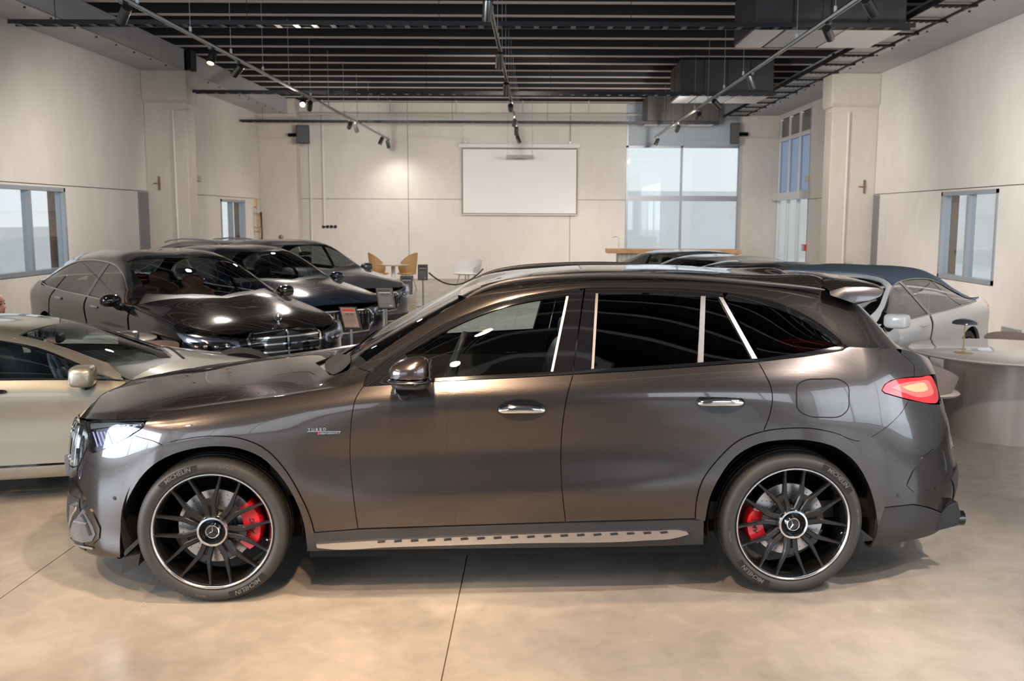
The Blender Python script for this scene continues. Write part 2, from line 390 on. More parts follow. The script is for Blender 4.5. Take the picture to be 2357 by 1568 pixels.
# wall strip above the beams at the back
# ---- columns
def column(px0, px1, Yf, X_wall, side, name, label, cap_y, depth=0.5):
    """side +1: column stands on the left wall"""
    r = empty(name, (0, 0, 0)); tag(r, label, 'column', kind='structure')
    xi = atY(px1 if side > 0 else px0, 400, Yf)[0]
    bm = bmesh.new(); x0, x1 = sorted((X_wall, xi)); box(bm, x0, x1, Yf, Yf + depth, 0, ZC)
    obj('shaft', bm, m_col, r, bevel=0.015)
    zc = atY(px1, cap_y, Yf)[2]
    bm = bmesh.new(); e = 0.05
    prof = [(Yf - 0.09, zc + 0.05), (Yf - 0.01, zc - 0.02), (Yf + depth + 0.01, zc - 0.02), (Yf + depth + 0.09, zc + 0.05), (Yf + depth + 0.09, 4.86), (Yf - 0.09, 4.86)]
    prism(bm, prof, x0 - (0 if side > 0 else e), x1 + (e if side > 0 else 0), axis='x')
    obj('capital', bm, m_col, r, bevel=0.02)
    return r, xi
cl1, xi1 = column(345, 434, YC1, XL, 1, 'column', 'nearer concrete column on the left wall, with a surface conduit', 234)
cr1, xi2 = column(1910, 2005, YC1, XR, -1, 'column', 'nearer concrete column on the right wall, with a surface conduit', 245)
cl2, xi3 = column(612, 683, YC2, XL, 1, 'column', 'far concrete column in the left corner under a loudspeaker', 318)
cr2, xi4 = column(1708, 1775, YC2, XR, -1, 'column', 'far concrete column in the right corner beside the entrance', 318)
def conduit_on(col, px, ytop, pxe, Yf, ybot):
    p = atY(px, ytop, Yf - 0.03); q = atY(pxe, ytop, Yf - 0.03)
    bm = bmesh.new(); tube(bm, [(p[0], Yf - 0.025, max(0.3, atY(px, ybot, Yf)[2])), (p[0], Yf - 0.025, p[2]), (q[0], Yf - 0.025, p[2])], 0.022, 8)
    obj('conduit', bm, m_wall, col, smooth=True)
conduit_on(cl1, 397, 253, 436, YC1, 900)
conduit_on(cr1, 1955, 258, 1908, YC1, 610)
boxo('junction_box', *[v for v in (atY(1945, 600, YC1)[0], atY(1962, 600, YC1)[0])], YC1 - 0.06, YC1, atY(1950, 617, YC1)[2], atY(1950, 603, YC1)[2], m_galv, cr1)
# rusty brackets at the panel joint
def bracket(par, px, py, X, Yf):
    bm = bmesh.new(); p = atY(px, py, Yf - 0.02)
    box(bm, p[0] - 0.12, p[0] + 0.03, Yf - 0.03, Yf, p[2] - 0.012, p[2] + 0.012)
    box(bm, p[0] - 0.02, p[0] + 0.02, Yf - 0.025, Yf, p[2] - 0.14, p[2] + 0.14)
    obj('bracket', bm, mat('rusty_steel', (0.22, 0.15, 0.10), 0.8), par)
bracket(cl1, 366, 422, XL, YC1); bracket(cr1, 1990, 430, XR, YC1)
# narrow grey service panels beside the near columns
for nm, X, sg, pa, pb in (('left', XL, 1, 318, 350), ('right', XR, -1, 2024, 2000)):
    ya, yb = atX(pa, 480, X)[1], YC1 - 0.02
    t = empty('service_panel'); tag(t, 'tall grey metal service panel beside the %s column' % nm, 'panel', kind='structure')
    boxo('door_leaf', X, X + sg * 0.03, ya, yb, 0.9, ZJ - 0.02, mat('mid_grey_panel', (0.22, 0.22, 0.23), 0.5), t)
    boxo('sill_edge', X, X + sg * 0.05, ya, yb, 0.86, 0.90, m_alu, t)
# ---- beams along both walls
def beam(name, X_wall, side, Ya, Yb, label, zb=4.86, zt=5.29, w=None):
    r = empty(name); tag(r, label, 'beam', kind='structure')
    xi = (xi1 if side > 0 else xi2)
    x0, x1 = sorted((X_wall, xi)); 
    boxo('beam_web', x0, x1, Ya, Yb, zb, zt, m_beam, r, bevel=0.01)
    bm = bmesh.new()
    xe = xi
    box(bm, xe - 0.12 if side > 0 else xe - 0.012, xe + 0.012 if side > 0 else xe + 0.12, Ya, Yb, zb - 0.012, zb + 0.012)
    obj('edge_angle', bm, m_galv, r)
    n = int((Yb - Ya) / 0.75)
    bm = bmesh.new()
    for i in range(n):
        yy = Ya + 0.4 + i * 0.75
        lathe(bm, [(0, -0.02), (0.018, -0.02), (0.018, 0), (0, 0)], 8, Matrix.Translation((xe - side * 0.07, yy, zb - 0.012)))
    tag(obj('bolts', bm, m_dkm, r), kind='stuff')
    return r
beam('beam', XL, 1, YN, YC1 + 0.2, 'grey concrete beam along the top of the left wall, near bay')
beam('beam', XL, 1, YC1 + 0.5, YC2 + 0.2, 'grey concrete beam along the top of the left wall, far bay')
beam('beam', XR, -1, YN, YC1 + 0.2, 'grey concrete beam along the top of the right wall, near bay')
beam('beam', XR, -1, YC1 + 0.5, YC2 + 0.2, 'grey concrete beam along the top of the right wall, far bay')
# back edge beam, light
boxo('down_pipe', xi1 - 0.02, xi1 + 0.10, YC1 + 0.12, YC1 + 0.45, 4.9, 5.3, m_black, cl1)
# ---- windows
def framed(name, X, sg, a0, a1, z0, z1, mull, label, fw=0.055, plane='x', panes=1, openz=None):
    r = empty(name); tag(r, label, 'window', kind='structure')
    def bx_(nm, a, b, c, d, t0, t1, m):
        if plane == 'x': return boxo(nm, X + sg * t0, X + sg * t1, a, b, c, d, m, r)
        return boxo(nm, a, b, X + sg * t0, X + sg * t1, c, d, m, r)
    bx_('frame', a0, a1, z0, z0 + fw * 1.3, -0.02, 0.14, m_alu); bx_('frame', a0, a1, z1 - fw * 1.2, z1, -0.02, 0.14, m_alu)
    bx_('frame', a0, a0 + fw, z0, z1, -0.02, 0.14, m_alu); bx_('frame', a1 - fw, a1, z0, z1, -0.02, 0.14, m_alu)
    cuts = [a0 + fw] + list(mull) + [a1 - fw]
    for mm in mull: bx_('mullion', mm - fw * 0.7, mm + fw * 0.7, z0, z1, -0.01, 0.12, m_alu)
    for i in range(len(cuts) - 1):
        bx_('pane', cuts[i], cuts[i + 1], z0 + fw, z1 - fw, 0.05, 0.058, m_pglass)
    return r
framed('window_1', XL, -1, wl1[0], wl1[1], wl1[2], wl1[3], [atX(66, 430, XL)[1]], 'wide grey framed window at the left edge of the room')
framed('window_2', XL, -1, wl2[0], wl2[1], wl2[2], wl2[3], [atX(534, 460, XL)[1]], 'far narrow window in the left wall beside the brass rack')
framed('window_3', XR, 1, wr1[0], wr1[1], wr1[2], wr1[3], [atX(2230, 440, XR)[1]], 'two pane window in the right wall')
framed('window_7', XL, -1, *WLF, [-3.1, 0.4], 'unseen window left of the camera, added for daylight fill'); framed('window_8', XR, 1, *WRF, [-3.2, 0.2], 'unseen window right of the camera, added for daylight fill')
# back glazing: grey upper lights, bright big panes, transom
g = empty('window_4'); tag(g, 'tall back wall glazing with pale panes and a grey transom', 'window', kind='structure')
zt_ = atY(1569, 338, YB)[2]; ztr0 = atY(1569, 463, YB)[2]; ztr1 = atY(1569, 451, YB)[2]; xm = atY(1569, 400, YB)[0]
for a, b in ((bx[2], bx[2] + 0.07), (bx[3] - 0.07, bx[3]), (xm - 0.03, xm + 0.03)): boxo('mullion', a, b, YB + 0.02, YB + 0.12, 0, ZC - 0.02, m_alu, g)
boxo('transom', bx[2], bx[3], YB + 0.0, YB + 0.13, ztr0, ztr1, m_alu, g); boxo('transom', bx[2], bx[3], YB + 0.02, YB + 0.12, zt_ - 0.03, zt_ + 0.03, m_alu, g)
boxo('transom', bx[2], bx[3], YB + 0.02, YB + 0.12, 0, 0.1, m_alu, g)
for a, b in ((bx[2] + 0.07, xm - 0.03), (xm + 0.03, bx[3] - 0.07)):
    boxo('pane', a, b, YB + 0.06, YB + 0.068, 0.1, ztr0, m_pglass, g); boxo('pane', a, b, YB + 0.06, YB + 0.068, ztr1, zt_ - 0.03, m_pglass, g)
    boxo('grey_panel', a, b, YB + 0.06, YB + 0.07, zt_ + 0.03, ZC - 0.03, m_frost, g)
# entrance glazing on the right wall
e = empty('door_1'); tag(e, 'glazed entrance doors with tall upper lights in the right wall', 'door', kind='structure')
zd = atX(1815, 452, XR)[2]; zu = atX(1815, 318, XR)[2]
ys_ = list(np.linspace(ent[0], ent[1], 5))
for yy in ys_: boxo('mullion', XR + 0.0, XR + 0.1, yy - 0.03, yy + 0.03, 0, 4.74, m_white, e)
boxo('transom', XR - 0.02, XR + 0.1, ent[0], ent[1], zu - 0.05, zu + 0.05, m_white, e)
boxo('door_operator', XR - 0.18, XR + 0.08, ent[0] - 0.1, ent[1] + 0.1, zd - 0.1, zd + 0.1, m_white, e)
boxo('end_cap', XR - 0.19, XR + 0.05, ent[0] - 0.14, ent[0] + 0.12, zd - 0.1, zd + 0.12, m_galv, e)
for i in range(4):
    boxo('pane', XR + 0.05, XR + 0.058, ys_[i] + 0.03, ys_[i + 1] - 0.03, zd + 0.1, zu - 0.05, glass('blue_pane', (0.45, 0.55, 0.68), 0.10), e)
    boxo('pane', XR + 0.05, XR + 0.058, ys_[i] + 0.03, ys_[i + 1] - 0.03, zu + 0.05, 4.7, mat('dark_upper_light', (0.10, 0.12, 0.13), 0.15), e)
    boxo('door_leaf', XR + 0.05, XR + 0.06, ys_[i] + 0.03, ys_[i + 1] - 0.03, 0.05, zd - 0.1, m_pglass, e)
# shopfront windows behind the camera
for i, (a0, a1, z0, z1) in enumerate(fh):
    framed('window_%d' % (5 + i), YN, -1, a0, a1, z0, z1, [(a0 * 2 + a1) / 3, (a0 + a1 * 2) / 3], 'shopfront window behind the camera', plane='y')
# ---- screen on the back wall
def ptY(px, py, Y): p = atY(px, py, Y); return p[0], p[2]
t = empty('projector_screen', (0, 0, 0)); tag(t, 'large white pull-down projection screen on the back wall', 'screen')
x0, z1 = ptY(1063, 341, YB - 0.1); x1, z0 = ptY(1328, 494, YB - 0.1)
boxo('screen_frame', x0, x1, YB - 0.1, YB - 0.09, z0, z1, mat('brown_border', (0.25, 0.2, 0.16), 0.7), t)
boxo('screen_sheet', x0 + 0.03, x1 - 0.03, YB - 0.104, YB - 0.1, z0 + 0.03, z1 - 0.03, mat('screen_white', (0.84, 0.85, 0.88), 0.9), t)
boxo('weight_bar', x0, x1, YB - 0.115, YB - 0.085, z0 - 0.03, z0, m_white, t)
xa, za = ptY(1055, 340, YB - 0.13); xb, zb = ptY(1337, 331, YB - 0.13)
boxo('roller_case', xa, xb, YB - 0.18, YB - 0.03, za, zb, m_white, t, bevel=0.02)
for px in (1072, 1312):
    xx, zz = ptY(px, 331, YB - 0.1); boxo('wall_bracket', xx - 0.04, xx + 0.04, YB - 0.14, YB, zz, zz + 0.06, m_galv, t)
t = tag(boxo('shelf_bar', *[ptY(1166, 357, YB - 0.6)[0], ptY(1228, 357, YB - 0.6)[0]], YB - 0.7, YB - 0.55, ptY(1166, 364, YB - 0.6)[1], ptY(1166, 357, YB - 0.6)[1], mat('grey_box', (0.4, 0.37, 0.38), 0.6), bevel=0.01), 'slim grey projector bar hung in front of the screen', 'projector')
for px in (1169, 1225):
    bm = bmesh.new(); xx, zz = ptY(px, 357, YB - 0.62); tube(bm, [(xx, YB - 0.62, zz), (xx, YB - 0.62, ZC)], 0.006, 6); obj('hanger_wire', bm, m_galv, t)
# conduits and sockets on the back wall
def cond(px, y0, y1, label, m=m_white, r=0.03):
    bm = bmesh.new(); xx, z1 = ptY(px, y0, YB - 0.03); _, z0 = ptY(px, y1, YB - 0.03); tube(bm, [(xx, YB - r, z0), (xx, YB - r, z1)], r, 10)
    return tag(obj('wall_conduit', bm, m, None, smooth=True), label, 'conduit')
cond(712, 330, 640, 'thin pale conduit on the back wall beside the left corner column')
cond(742, 262, 520, 'thick white conduit on the back wall ending above four round sockets', r=0.045)
cond(1064, 250, 335, 'short white conduit above the left end of the screen case', r=0.02)
cond(1312, 250, 331, 'thin dark conduit above the right end of the screen case', m_rib, 0.012)
for i, px in enumerate((745, 754, 763, 772)):
    xx, zz = ptY(px, 522, YB)
    bm = bmesh.new(); Mx = Matrix.Translation((xx, YB, zz)) @ Matrix.Rotation(PI / 2, 4, 'X')
    lathe(bm, [(0, 0.01), (0.03, 0.01), (0.032, 0.03), (0.048, 0.03), (0.05, 0), (0.05, -0.01)], 14, Mx)
    tag(obj('round_socket', bm, m_dkm), '%s of the four round dark sockets on the back wall, counted from the left' % ('first', 'second', 'third', 'fourth')[i], 'socket', 'round sockets on the back wall')
t = empty('alarm_bell'); tag(t, 'small round bell on the far left column', 'bell')
xx, zz = ptY(647, 546, YC2)
bm = bmesh.new(); lathe(bm, [(0, 0.06), (0.04, 0.055), (0.07, 0.03), (0.075, 0)], 16, Matrix.Translation((xx, YC2, zz)) @ Matrix.Rotation(PI / 2, 4, 'X')); obj('gong', bm, mat('bell_brown', (0.3, 0.24, 0.2), 0.5, 0.5), t, smooth=True)
bm = bmesh.new(); lathe(bm, [(0, 0.075), (0.02, 0.07), (0.02, 0.05)], 10, Matrix.Translation((xx, YC2, zz)) @ Matrix.Rotation(PI / 2, 4, 'X')); obj('cap', bm, m_dkm, t)
# loudspeakers
def speaker(px0, px1, py0, py1, Y, label):
    xa, zb = ptY(px0, py1, Y); xb, za = ptY(px1, py0, Y)
    t = empty('loudspeaker', ((xa + xb) / 2, Y, zb)); tag(t, label, 'speaker')
    w = (xb - xa) / 2; h = za - zb
    bm = bmesh.new(); prism(bm, [(-w, 0), (w, 0), (w * 0.7, 0.3), (-w * 0.7, 0.3)], 0, h, axis='z'); obj('cabinet', bm, m_dkm, t, bevel=0.012)
    boxo('grille', -w * 0.9, w * 0.9, -0.012, 0.0, 0.02, h - 0.02, mat('speaker_cloth', (0.10, 0.105, 0.11), 0.8), t)
    sg_ = -1 if px0 < 1200 else 1; boxo('mount_arm', sg_ * w * .6, sg_ * (w + .30), 0.25, 0.30, h * 0.4, h * 0.6, m_dkm, t); boxo('mount_arm', sg_ * (w + .02), sg_ * (w + .30), 0.25, 0.60, h * .45, h * .55, m_dkm, t)
speaker(682, 711, 288, 330, YC2 - 0.55, 'dark grey loudspeaker high on the far left column')
speaker(1681, 1703, 283, 331, YC2 - 0.55, 'grey loudspeaker high beside the far right column')
# ---- suspended cable trays across the room
def tray(pxa, pya, pxb, pyb, z, label, n=46):
    a = atZ(pxa, pya, z); b = atZ(pxb, pyb, z); yy = (a[1] + b[1]) / 2
    xa, xb = max(a[0], XL + 0.02), min(b[0], XR - 0.02)
    t = empty('cable_tray', (0, yy, z)); tag(t, label, 'cable tray', 'dark cable trays hung across the room')
    bm = bmesh.new(); box(bm, xa, xb, -0.10, -0.095, 0, 0.06); box(bm, xa, xb, 0.095, 0.10, 0, 0.06)
    obj('side_rail', bm, m_dkm, t)
    r0 = None
    for i in range(int((xb - xa) / 0.25)):
        if r0 is None:
            bm = bmesh.new(); box(bm, -0.035, 0.035, -0.095, 0.095, 0.0, 0.012); r0 = obj('rung', bm, m_dkm, t); r0.location = (xa + 0.12, 0, 0)
        else:
            c = r0.copy(); COL.objects.link(c); c.location = (xa + 0.12 + i * 0.25, 0, 0)
    bm = bmesh.new()
    for k, yy2 in enumerate((-0.05, -0.01, 0.04)):
        tube(bm, [(xa + (xb - xa) * q / 24, yy2 + 0.01 * math.sin(q * 1.3 + k), 0.035 + 0.012 * math.sin(q * 2.1 + k)) for q in range(25)], 0.014, 6)
    obj('cable', bm, m_black, t, smooth=True)
    x = xa + 0.6
    while x < xb:
        bm = bmesh.new(); tube(bm, [(x, 0, 0.02), (x, 0, ZC - z + 0.02)], 0.005, 5); obj('hanger_rod', bm, m_dkm, t); x += 2.6
TZ = 4.45
tray(0, 48, 2083, 76, TZ, 'nearest dark cable tray crossing under the ceiling')
tray(322, 212, 1780, 223, TZ, 'middle dark cable tray crossing from the left column')
tray(536, 280, 1652, 287, TZ, 'farthest dark cable tray above the screen')
# thin water pipe near the back wall
bm = bmesh.new(); p = atY(690, 262, YB - 0.5); q = atY(1480, 264, YB - 0.5)
pp = empty('sprinkler_pipe', (0, 0, 0)); tag(pp, 'thin grey pipe on hangers below the ceiling at the back wall', 'pipe')
tube(bm, [(p[0], YB - 0.5, p[2]), (q[0], YB - 0.5, q[2])], 0.03, 8); obj('pipe_run', bm, m_rib, pp, smooth=True)
for px in (742, 898, 1050, 1203, 1355):
    w = atY(px, 262, YB - 0.5); bm = bmesh.new(); tube(bm, [(w[0], YB - 0.5, w[2] - 0.06), (w[0], YB - 0.5, ZC)], 0.02, 6); obj('pipe_hanger', bm, m_rib, pp)
# ---- right-hand ladder tray below the ribs
lt = empty('ladder_tray', (0, 0, 0)); tag(lt, 'galvanised ladder tray with black hangers beside the right beam', 'cable tray')
ZL = 4.82; xl = atZ(2196, 14, ZL)[0]
boxo('tray_sheet', xl - 0.24, xl + 0.24, 8, YB - 0.4, ZL + 0.03, ZL + 0.045, m_galv, lt)
for s in (-1, 1): boxo('side_rail', xl + s * 0.26 - 0.01, xl + s * 0.26 + 0.01, 8, YB - 0.4, ZL + 0.01, ZL + 0.09, m_dkm, lt)
yy = atZ(2196, 14, ZL)[1] - 3.1; r0 = None
while yy < YB - 0.6:
    if r0 is None:
        bm = bmesh.new(); box(bm, -0.33, 0.30, -0.035, 0.035, -0.02, 0.01)
        for k in range(6): box(bm, -0.26 + k * 0.09, -0.22 + k * 0.09, -0.04, 0.04, -0.03, -0.02)
        r0 = obj('tray_bracket', bm, m_black, lt)
        r0.location = (xl, yy, ZL)
    else:
        c = r0.copy(); COL.objects.link(c); c.location = (xl, yy, ZL)
    yy += 1.02
# ---- ducted fan units
def duct(px0, px1, pyb, Y, ylen, label, seams=3):
    p = atY(px0, pyb, Y); q = atY(px1, pyb, Y)
    t = empty('duct_unit', (p[0], Y, p[2])); tag(t, label, 'air duct', 'ceiling duct units on the right')
    w = q[0] - p[0]; h = ZC - 0.06 - p[2]
    bm = bmesh.new(); box(bm, 0, w, 0, ylen, 0.02, h); obj('casing', bm, m_duct, t, bevel=0.01)
    for k in range(1, seams + 1): boxo('casing_seam', w * k / (seams + 1) - 0.012, w * k / (seams + 1) + 0.012, -0.012, ylen + 0.012, 0.02, h, m_dkm, t)
    boxo('bottom_panel', 0.02, w * 0.2, 0.03, ylen, 0.0, 0.02, m_white, t)
    boxo('bottom_panel', w * 0.22, w * 0.60, 0.03, ylen - 0.04, 0.0, 0.02, m_galv, t)
    boxo('bottom_panel', w * 0.62, w - 0.02, 0.03, ylen, 0.0, 0.02, m_white, t)
    for x in (0.3, w - 0.3):
        for y2 in (0.2, ylen - 0.2):
            bm = bmesh.new(); tube(bm, [(x, y2, h - 0.01), (x, y2, ZC + 0.28 - p[2])], 0.006, 5); obj('hanger_rod', bm, m_dkm, t)
    return t
duct(1739, 2085, 66, 13.9, 1.5, 'nearest large dark duct unit at the upper right')
duct(1566, 1780, 217, 20.9, 1.6, 'middle dark duct unit above the right track')
duct(1490, 1655, 281, 26.95, 1.2, 'farthest dark duct unit near the back glazing')
# ---- lighting tracks with spotlights
ZT = 4.15
def fixture(x, y, z, tx, ty, tz, label, glow=True, s=1.0):
    """a can spotlight on a short adapter aimed at the target"""
    t = empty('track_spotlight', (x, y, z)); tag(t, label, 'spotlight', 'track spotlights')
    boxo('adapter', -0.02, 0.02, -0.07, 0.07, -0.04, 0.0, m_fixt, t)
    d = (Vector((tx, ty, tz)) - Vector((x, y, z))).normalized()
    q = d.to_track_quat('Z', 'Y').to_matrix().to_4x4(); M = Matrix.Translation((0, 0, -0.14)) @ q
    bm = bmesh.new(); tube(bm, [(0, 0, -0.04), (0, 0, -0.14)], 0.009, 6)
    obj('yoke', bm, m_fixt, t)
    bm = bmesh.new(); r = 0.048 * s; L = 0.095 * s
    lathe(bm, [(0, -L), (r * 0.9, -L), (r, -L * 0.85), (r, L), (r * 0.9, L), (r * 0.72, L * 0.8), (r * 0.72, L * 0.7)], 20, M)
    hd = obj('lamp_head', bm, m_fixt, t, smooth=True)
    bm = bmesh.new(); lathe(bm, [(0, L * 0.72), (r * 0.72, L * 0.72)], 16, M); obj('lens', bm, m_lamp if glow else mat('lamp_off', (0.6, 0.5, 0.4), 0.3), hd)
    return t, d
def rail(pxa, pya, pxb, pyb, label, wires, y_from=-6.0):
    a = atZ(pxa, pya, ZT); b = atZ(pxb, pyb, ZT)
    X = (a[0] + b[0]) / 2; Ye = b[1]
    t = empty('lighting_track', (X, 0, ZT)); tag(t, label, 'track', 'suspended lighting tracks')
    bm = bmesh.new(); box(bm, -0.022, -0.014, y_from, Ye, -0.02, 0.02); box(bm, 0.014, 0.022, y_from, Ye, -0.02, 0.02); box(bm, -0.022, 0.022, y_from, Ye, 0.01, 0.02)
    obj('track_profile', bm, m_track, t)
    bm = bmesh.new(); box(bm, -0.013, 0.013, y_from, Ye, -0.008, 0.0099); obj('conductor', bm, m_dkm, t)
    y = Ye - 0.4
    w0 = None
    while y > 0:
        if X > 2 and any(a_ < y < b_ for a_, b_ in ((13.8, 15.5), (20.8, 22.6), (26.8, 28.3))): y -= 1.6; continue
        if w0 is None:
            bm = bmesh.new(); tube(bm, [(0, 0, 0.02), (0, 0, ZC - ZT)], 0.004, 5); w0 = obj('suspension_wire', bm, m_galv, t)
            bm = bmesh.new(); lathe(bm, [(0, 0.0), (0.018, 0.0), (0.018, 0.07), (0, 0.08)], 8, Matrix.Translation((0, 0, 0.02))); gp = obj('wire_grip', bm, m_white, w0); w0.location = (0, y, 0)
        else:
            c = w0.copy(); COL.objects.link(c); c.location = (0, y, 0); g2 = gp.copy(); COL.objects.link(g2); g2.parent = c
        y -= 1.6
    return X, Ye
XT1, YE1 = rail(303, 0, 893, 322, 'left white lighting track receding to the back wall', 0)
XT2, YE2 = rail(1126, 7, 1195, 315, 'middle white lighting track above the parked cars', 0)
XT3, YE3 = rail(1966, 0, 1510, 316, 'right white lighting track passing the duct units', 0)
def fx(X, px, py, tgt, label, power=0, glow=True, s=1.0, ang=95):
    p = atX(px, py, X) if abs(X) > 1 else atZ(px, py, ZT - 0.12)
    y = p[1]
    if y > 16.5: power *= 0.62; ang = 125
    t, d = fixture(X, y, ZT - 0.02, *tgt, label, glow, s)
    if power:
        spot('spot_lamp', (X + d.x * 0.12, y + d.y * 0.12, ZT - 0.16 + d.z * 0.12), tgt, power * 1.7, WARMF, ang, 1.0, 0.06)
L_ = ['nearest spotlight on the left track, cropped by the top edge', 'second spotlight on the left track, aimed at the left row', 'third spotlight on the left track, close to the second', 'fourth spotlight on the left track, over the middle tray', 'fifth spotlight on the left track, touching the fourth', 'sixth spotlight on the left track, of the pair beyond the far tray', 'seventh spotlight on the left track, of the pair beyond the far tray', 'spotlight just before the far end of the left track', 'spotlight at the far end of the left track']
for (px, py, tg, pw), lb in zip([(285, 22, (-7.6, 14.0, 1.2), 170), (487, 122, (-4.5, 11.0, 0.8), 260), (547, 150, (-8.0, 17.2, 1.4), 190), (697, 226, (-3.5, 12.5, 1.0), 260), (713, 234, (-6.0, 24.0, 1.0), 200), (805, 282, (-6.5, 28.5, 1.8), 120), (819, 287, (-4.0, 28.5, 1.4), 130), (877, 317, (-6.0, 26.0, 0.0), 130), (893, 320, (-3.9, 29.3, 1.2), 38)], L_):
    fx(XT1, px, py, tg, lb, pw, s=1.15)
L_ = ['glowing spotlight at the near end of the middle track', 'second spotlight down the middle track', 'third spotlight down the middle track', 'fourth spotlight down the middle track', 'fifth spotlight down the middle track', 'sixth spotlight down the middle track', 'last spotlight at the far end of the middle track']
for (px, py, tg, pw), lb in zip([(1118, 14, (-0.9, 12, 0), 300), (1149, 132, (-0.8, 16, 0), 250), (1166, 199, (-0.6, 19.6, 0), 200), (1178, 243, (-0.5, 28.5, 1.2), 260), (1186, 279, (-1.5, 29.0, 1.2), 60), (1191, 298, (-0.5, 27, 0), 90), (1195, 318, (1.0, 26.2, 0.0), 130)], L_):
    fx(XT2, px, py, tg, lb, pw, s=1.1)
L_ = ['nearest spotlight on the right track, cropped by the top edge', 'second spotlight on the right track, below the big duct', 'lit spotlight on the right track in front of the middle duct', 'fourth spotlight on the right track', 'glowing spotlight on the right track beside the far duct', 'sixth spotlight on the right track', 'spotlight at the far end of the right track']
for (px, py, tg, pw), lb in zip([(2003, 6, (7.0, 13.5, 1.0), 300), (1907, 64, (7.05, 17.8, 1.2), 170), (1730, 176, (4.5, 16, 0.8), 260), (1650, 230, (6.8, 21, 1.5), 200), (1607, 254, (2.5, 28.5, 1.2), 230), (1560, 287, (2.8, 29, 1.4), 200), (1512, 314, (1.5, 27, 0.2), 120)], L_):
    fx(XT3, px, py, tg, lb, pw, s=1.1)
# the tracks continue overhead: lamps that light the nearest cars
for X, y, tg, pw, an in ((XT1, 1.6, (-2.9, 4.9, 0.9), 330, 58), (XT1, 4.6, (-4.2, 6.6, 0.6), 260, 60), (XT2, 1.4, (-1.6, 4.6, 0.7), 600, 50), (XT2, 3.6, (-1.3, 5.2, 0.8), 620, 60), (XT2, 4.7, (0.3, 5.3, 1.2), 380, 66), (XT1, 3.4, (-2.3, 5.0, 0.9), 520, 56), (XT3, 3.4, (1.7, 5.0, 1.0), 620, 60), (XT2, 2.4, (0.2, 4.4, 0.5), 600, 56), (XT2, 0.2, (0.6, 3.4, 0.0), 260, 80), (XT3, 1.2, (1.4, 3.6, 0.0), 300, 66), (XT3, 4.6, (3.9, 8.0, 0.6), 260, 56), (XT3, 2.0, (2.6, 5.2, 0.3), 300, 52), (XT1, 0.0, (-3.0, 3.4, 0.0), 170, 80), (XT1, 2.55, (-2.9, 2.75, -0.001), 520, 44), (XT2, 2.55, (-0.6, 2.7, -0.001), 620, 44), (XT3, 2.55, (1.9, 2.75, -0.001), 480, 44), (XT2, 9.0, (-2.2, 10.2, 0.6), 170, 60), (XT1, 8.0, (-4.2, 9.6, 0.8), 200, 60)):
    nfx = globals().get('nfx', 0) + 1
    fx_t, d = fixture(X, y, ZT - 0.02, *tg, 'overhead spotlight on the %s track, %s' % ({XT1: 'left', XT2: 'middle', XT3: 'right'}[X], {1.6: 'aimed at the headlamp', 4.6: 'past the SUV roof line', 1.4: 'aimed at the front door', 2.4: 'aimed at the rear door', .2: 'aimed at the open floor', 1.2: 'aimed at the rear floor', 2.0: 'aimed at the rear wheel', 0.0: 'nearest to the shopfront', 9.0: 'aimed at the parked saloons', 8.0: 'aimed at the meeting table', 3.6: 'above the front door', 2.55: 'shining on the floor before the SUV', 4.7: 'above the roof', 3.4: 'directly above the SUV end'}[y]), True)
    spot('spot_lamp', (X + d.x * 0.12, y + d.y * 0.12, ZT - 0.16 + d.z * 0.12), tg, pw * (0.60 if tg[2] > .25 else 0.25 if tg[2] >= 0 else 1.0), WARM if X != XT3 else WARMF, an, 0.8, 0.05)
# ------------------------------------------------------------------ lofted car bodies
def pchip(xs, ys, x):
    xs = np.asarray(xs, float); ys = np.asarray(ys, float); x = np.asarray(x, float)
    o = np.argsort(xs); xs = xs[o]; ys = ys[o]
    h = np.diff(xs); d = np.diff(ys) / h; n = len(xs)
    m = np.zeros(n)
    if n == 2: m[:] = d[0]
    else:
        for i in range(1, n - 1):
            if d[i - 1] * d[i] <= 0: m[i] = 0
            else:
                w1 = 2 * h[i] + h[i - 1]; w2 = h[i] + 2 * h[i - 1]
                m[i] = (w1 + w2) / (w1 / d[i - 1] + w2 / d[i])
        m[0] = d[0]; m[-1] = d[-1]
    k = np.clip(np.searchsorted(xs, x) - 1, 0, n - 2)
    t = (x - xs[k]) / h[k]
    t = np.clip(t, 0, 1)
    return (2 * t**3 - 3 * t**2 + 1) * ys[k] + (t**3 - 2 * t**2 + t) * h[k] * m[k] + (-2 * t**3 + 3 * t**2) * ys[k + 1] + (t**3 - t**2) * h[k] * m[k + 1]
def gsmooth(a, s, axis=0):
    r = int(3 * s); k = np.exp(-0.5 * (np.arange(-r, r + 1) / s) ** 2); k /= k.sum()
    pad = [(0, 0)] * a.ndim; pad[axis] = (r, r)
    b = np.pad(a, pad, mode='reflect', reflect_type='odd')
    out = np.zeros_like(a)
    for i, w in enumerate(k):
        sl = [slice(None)] * a.ndim; sl[axis] = slice(i, i + a.shape[axis]); out += w * b[tuple(sl)]
    return out
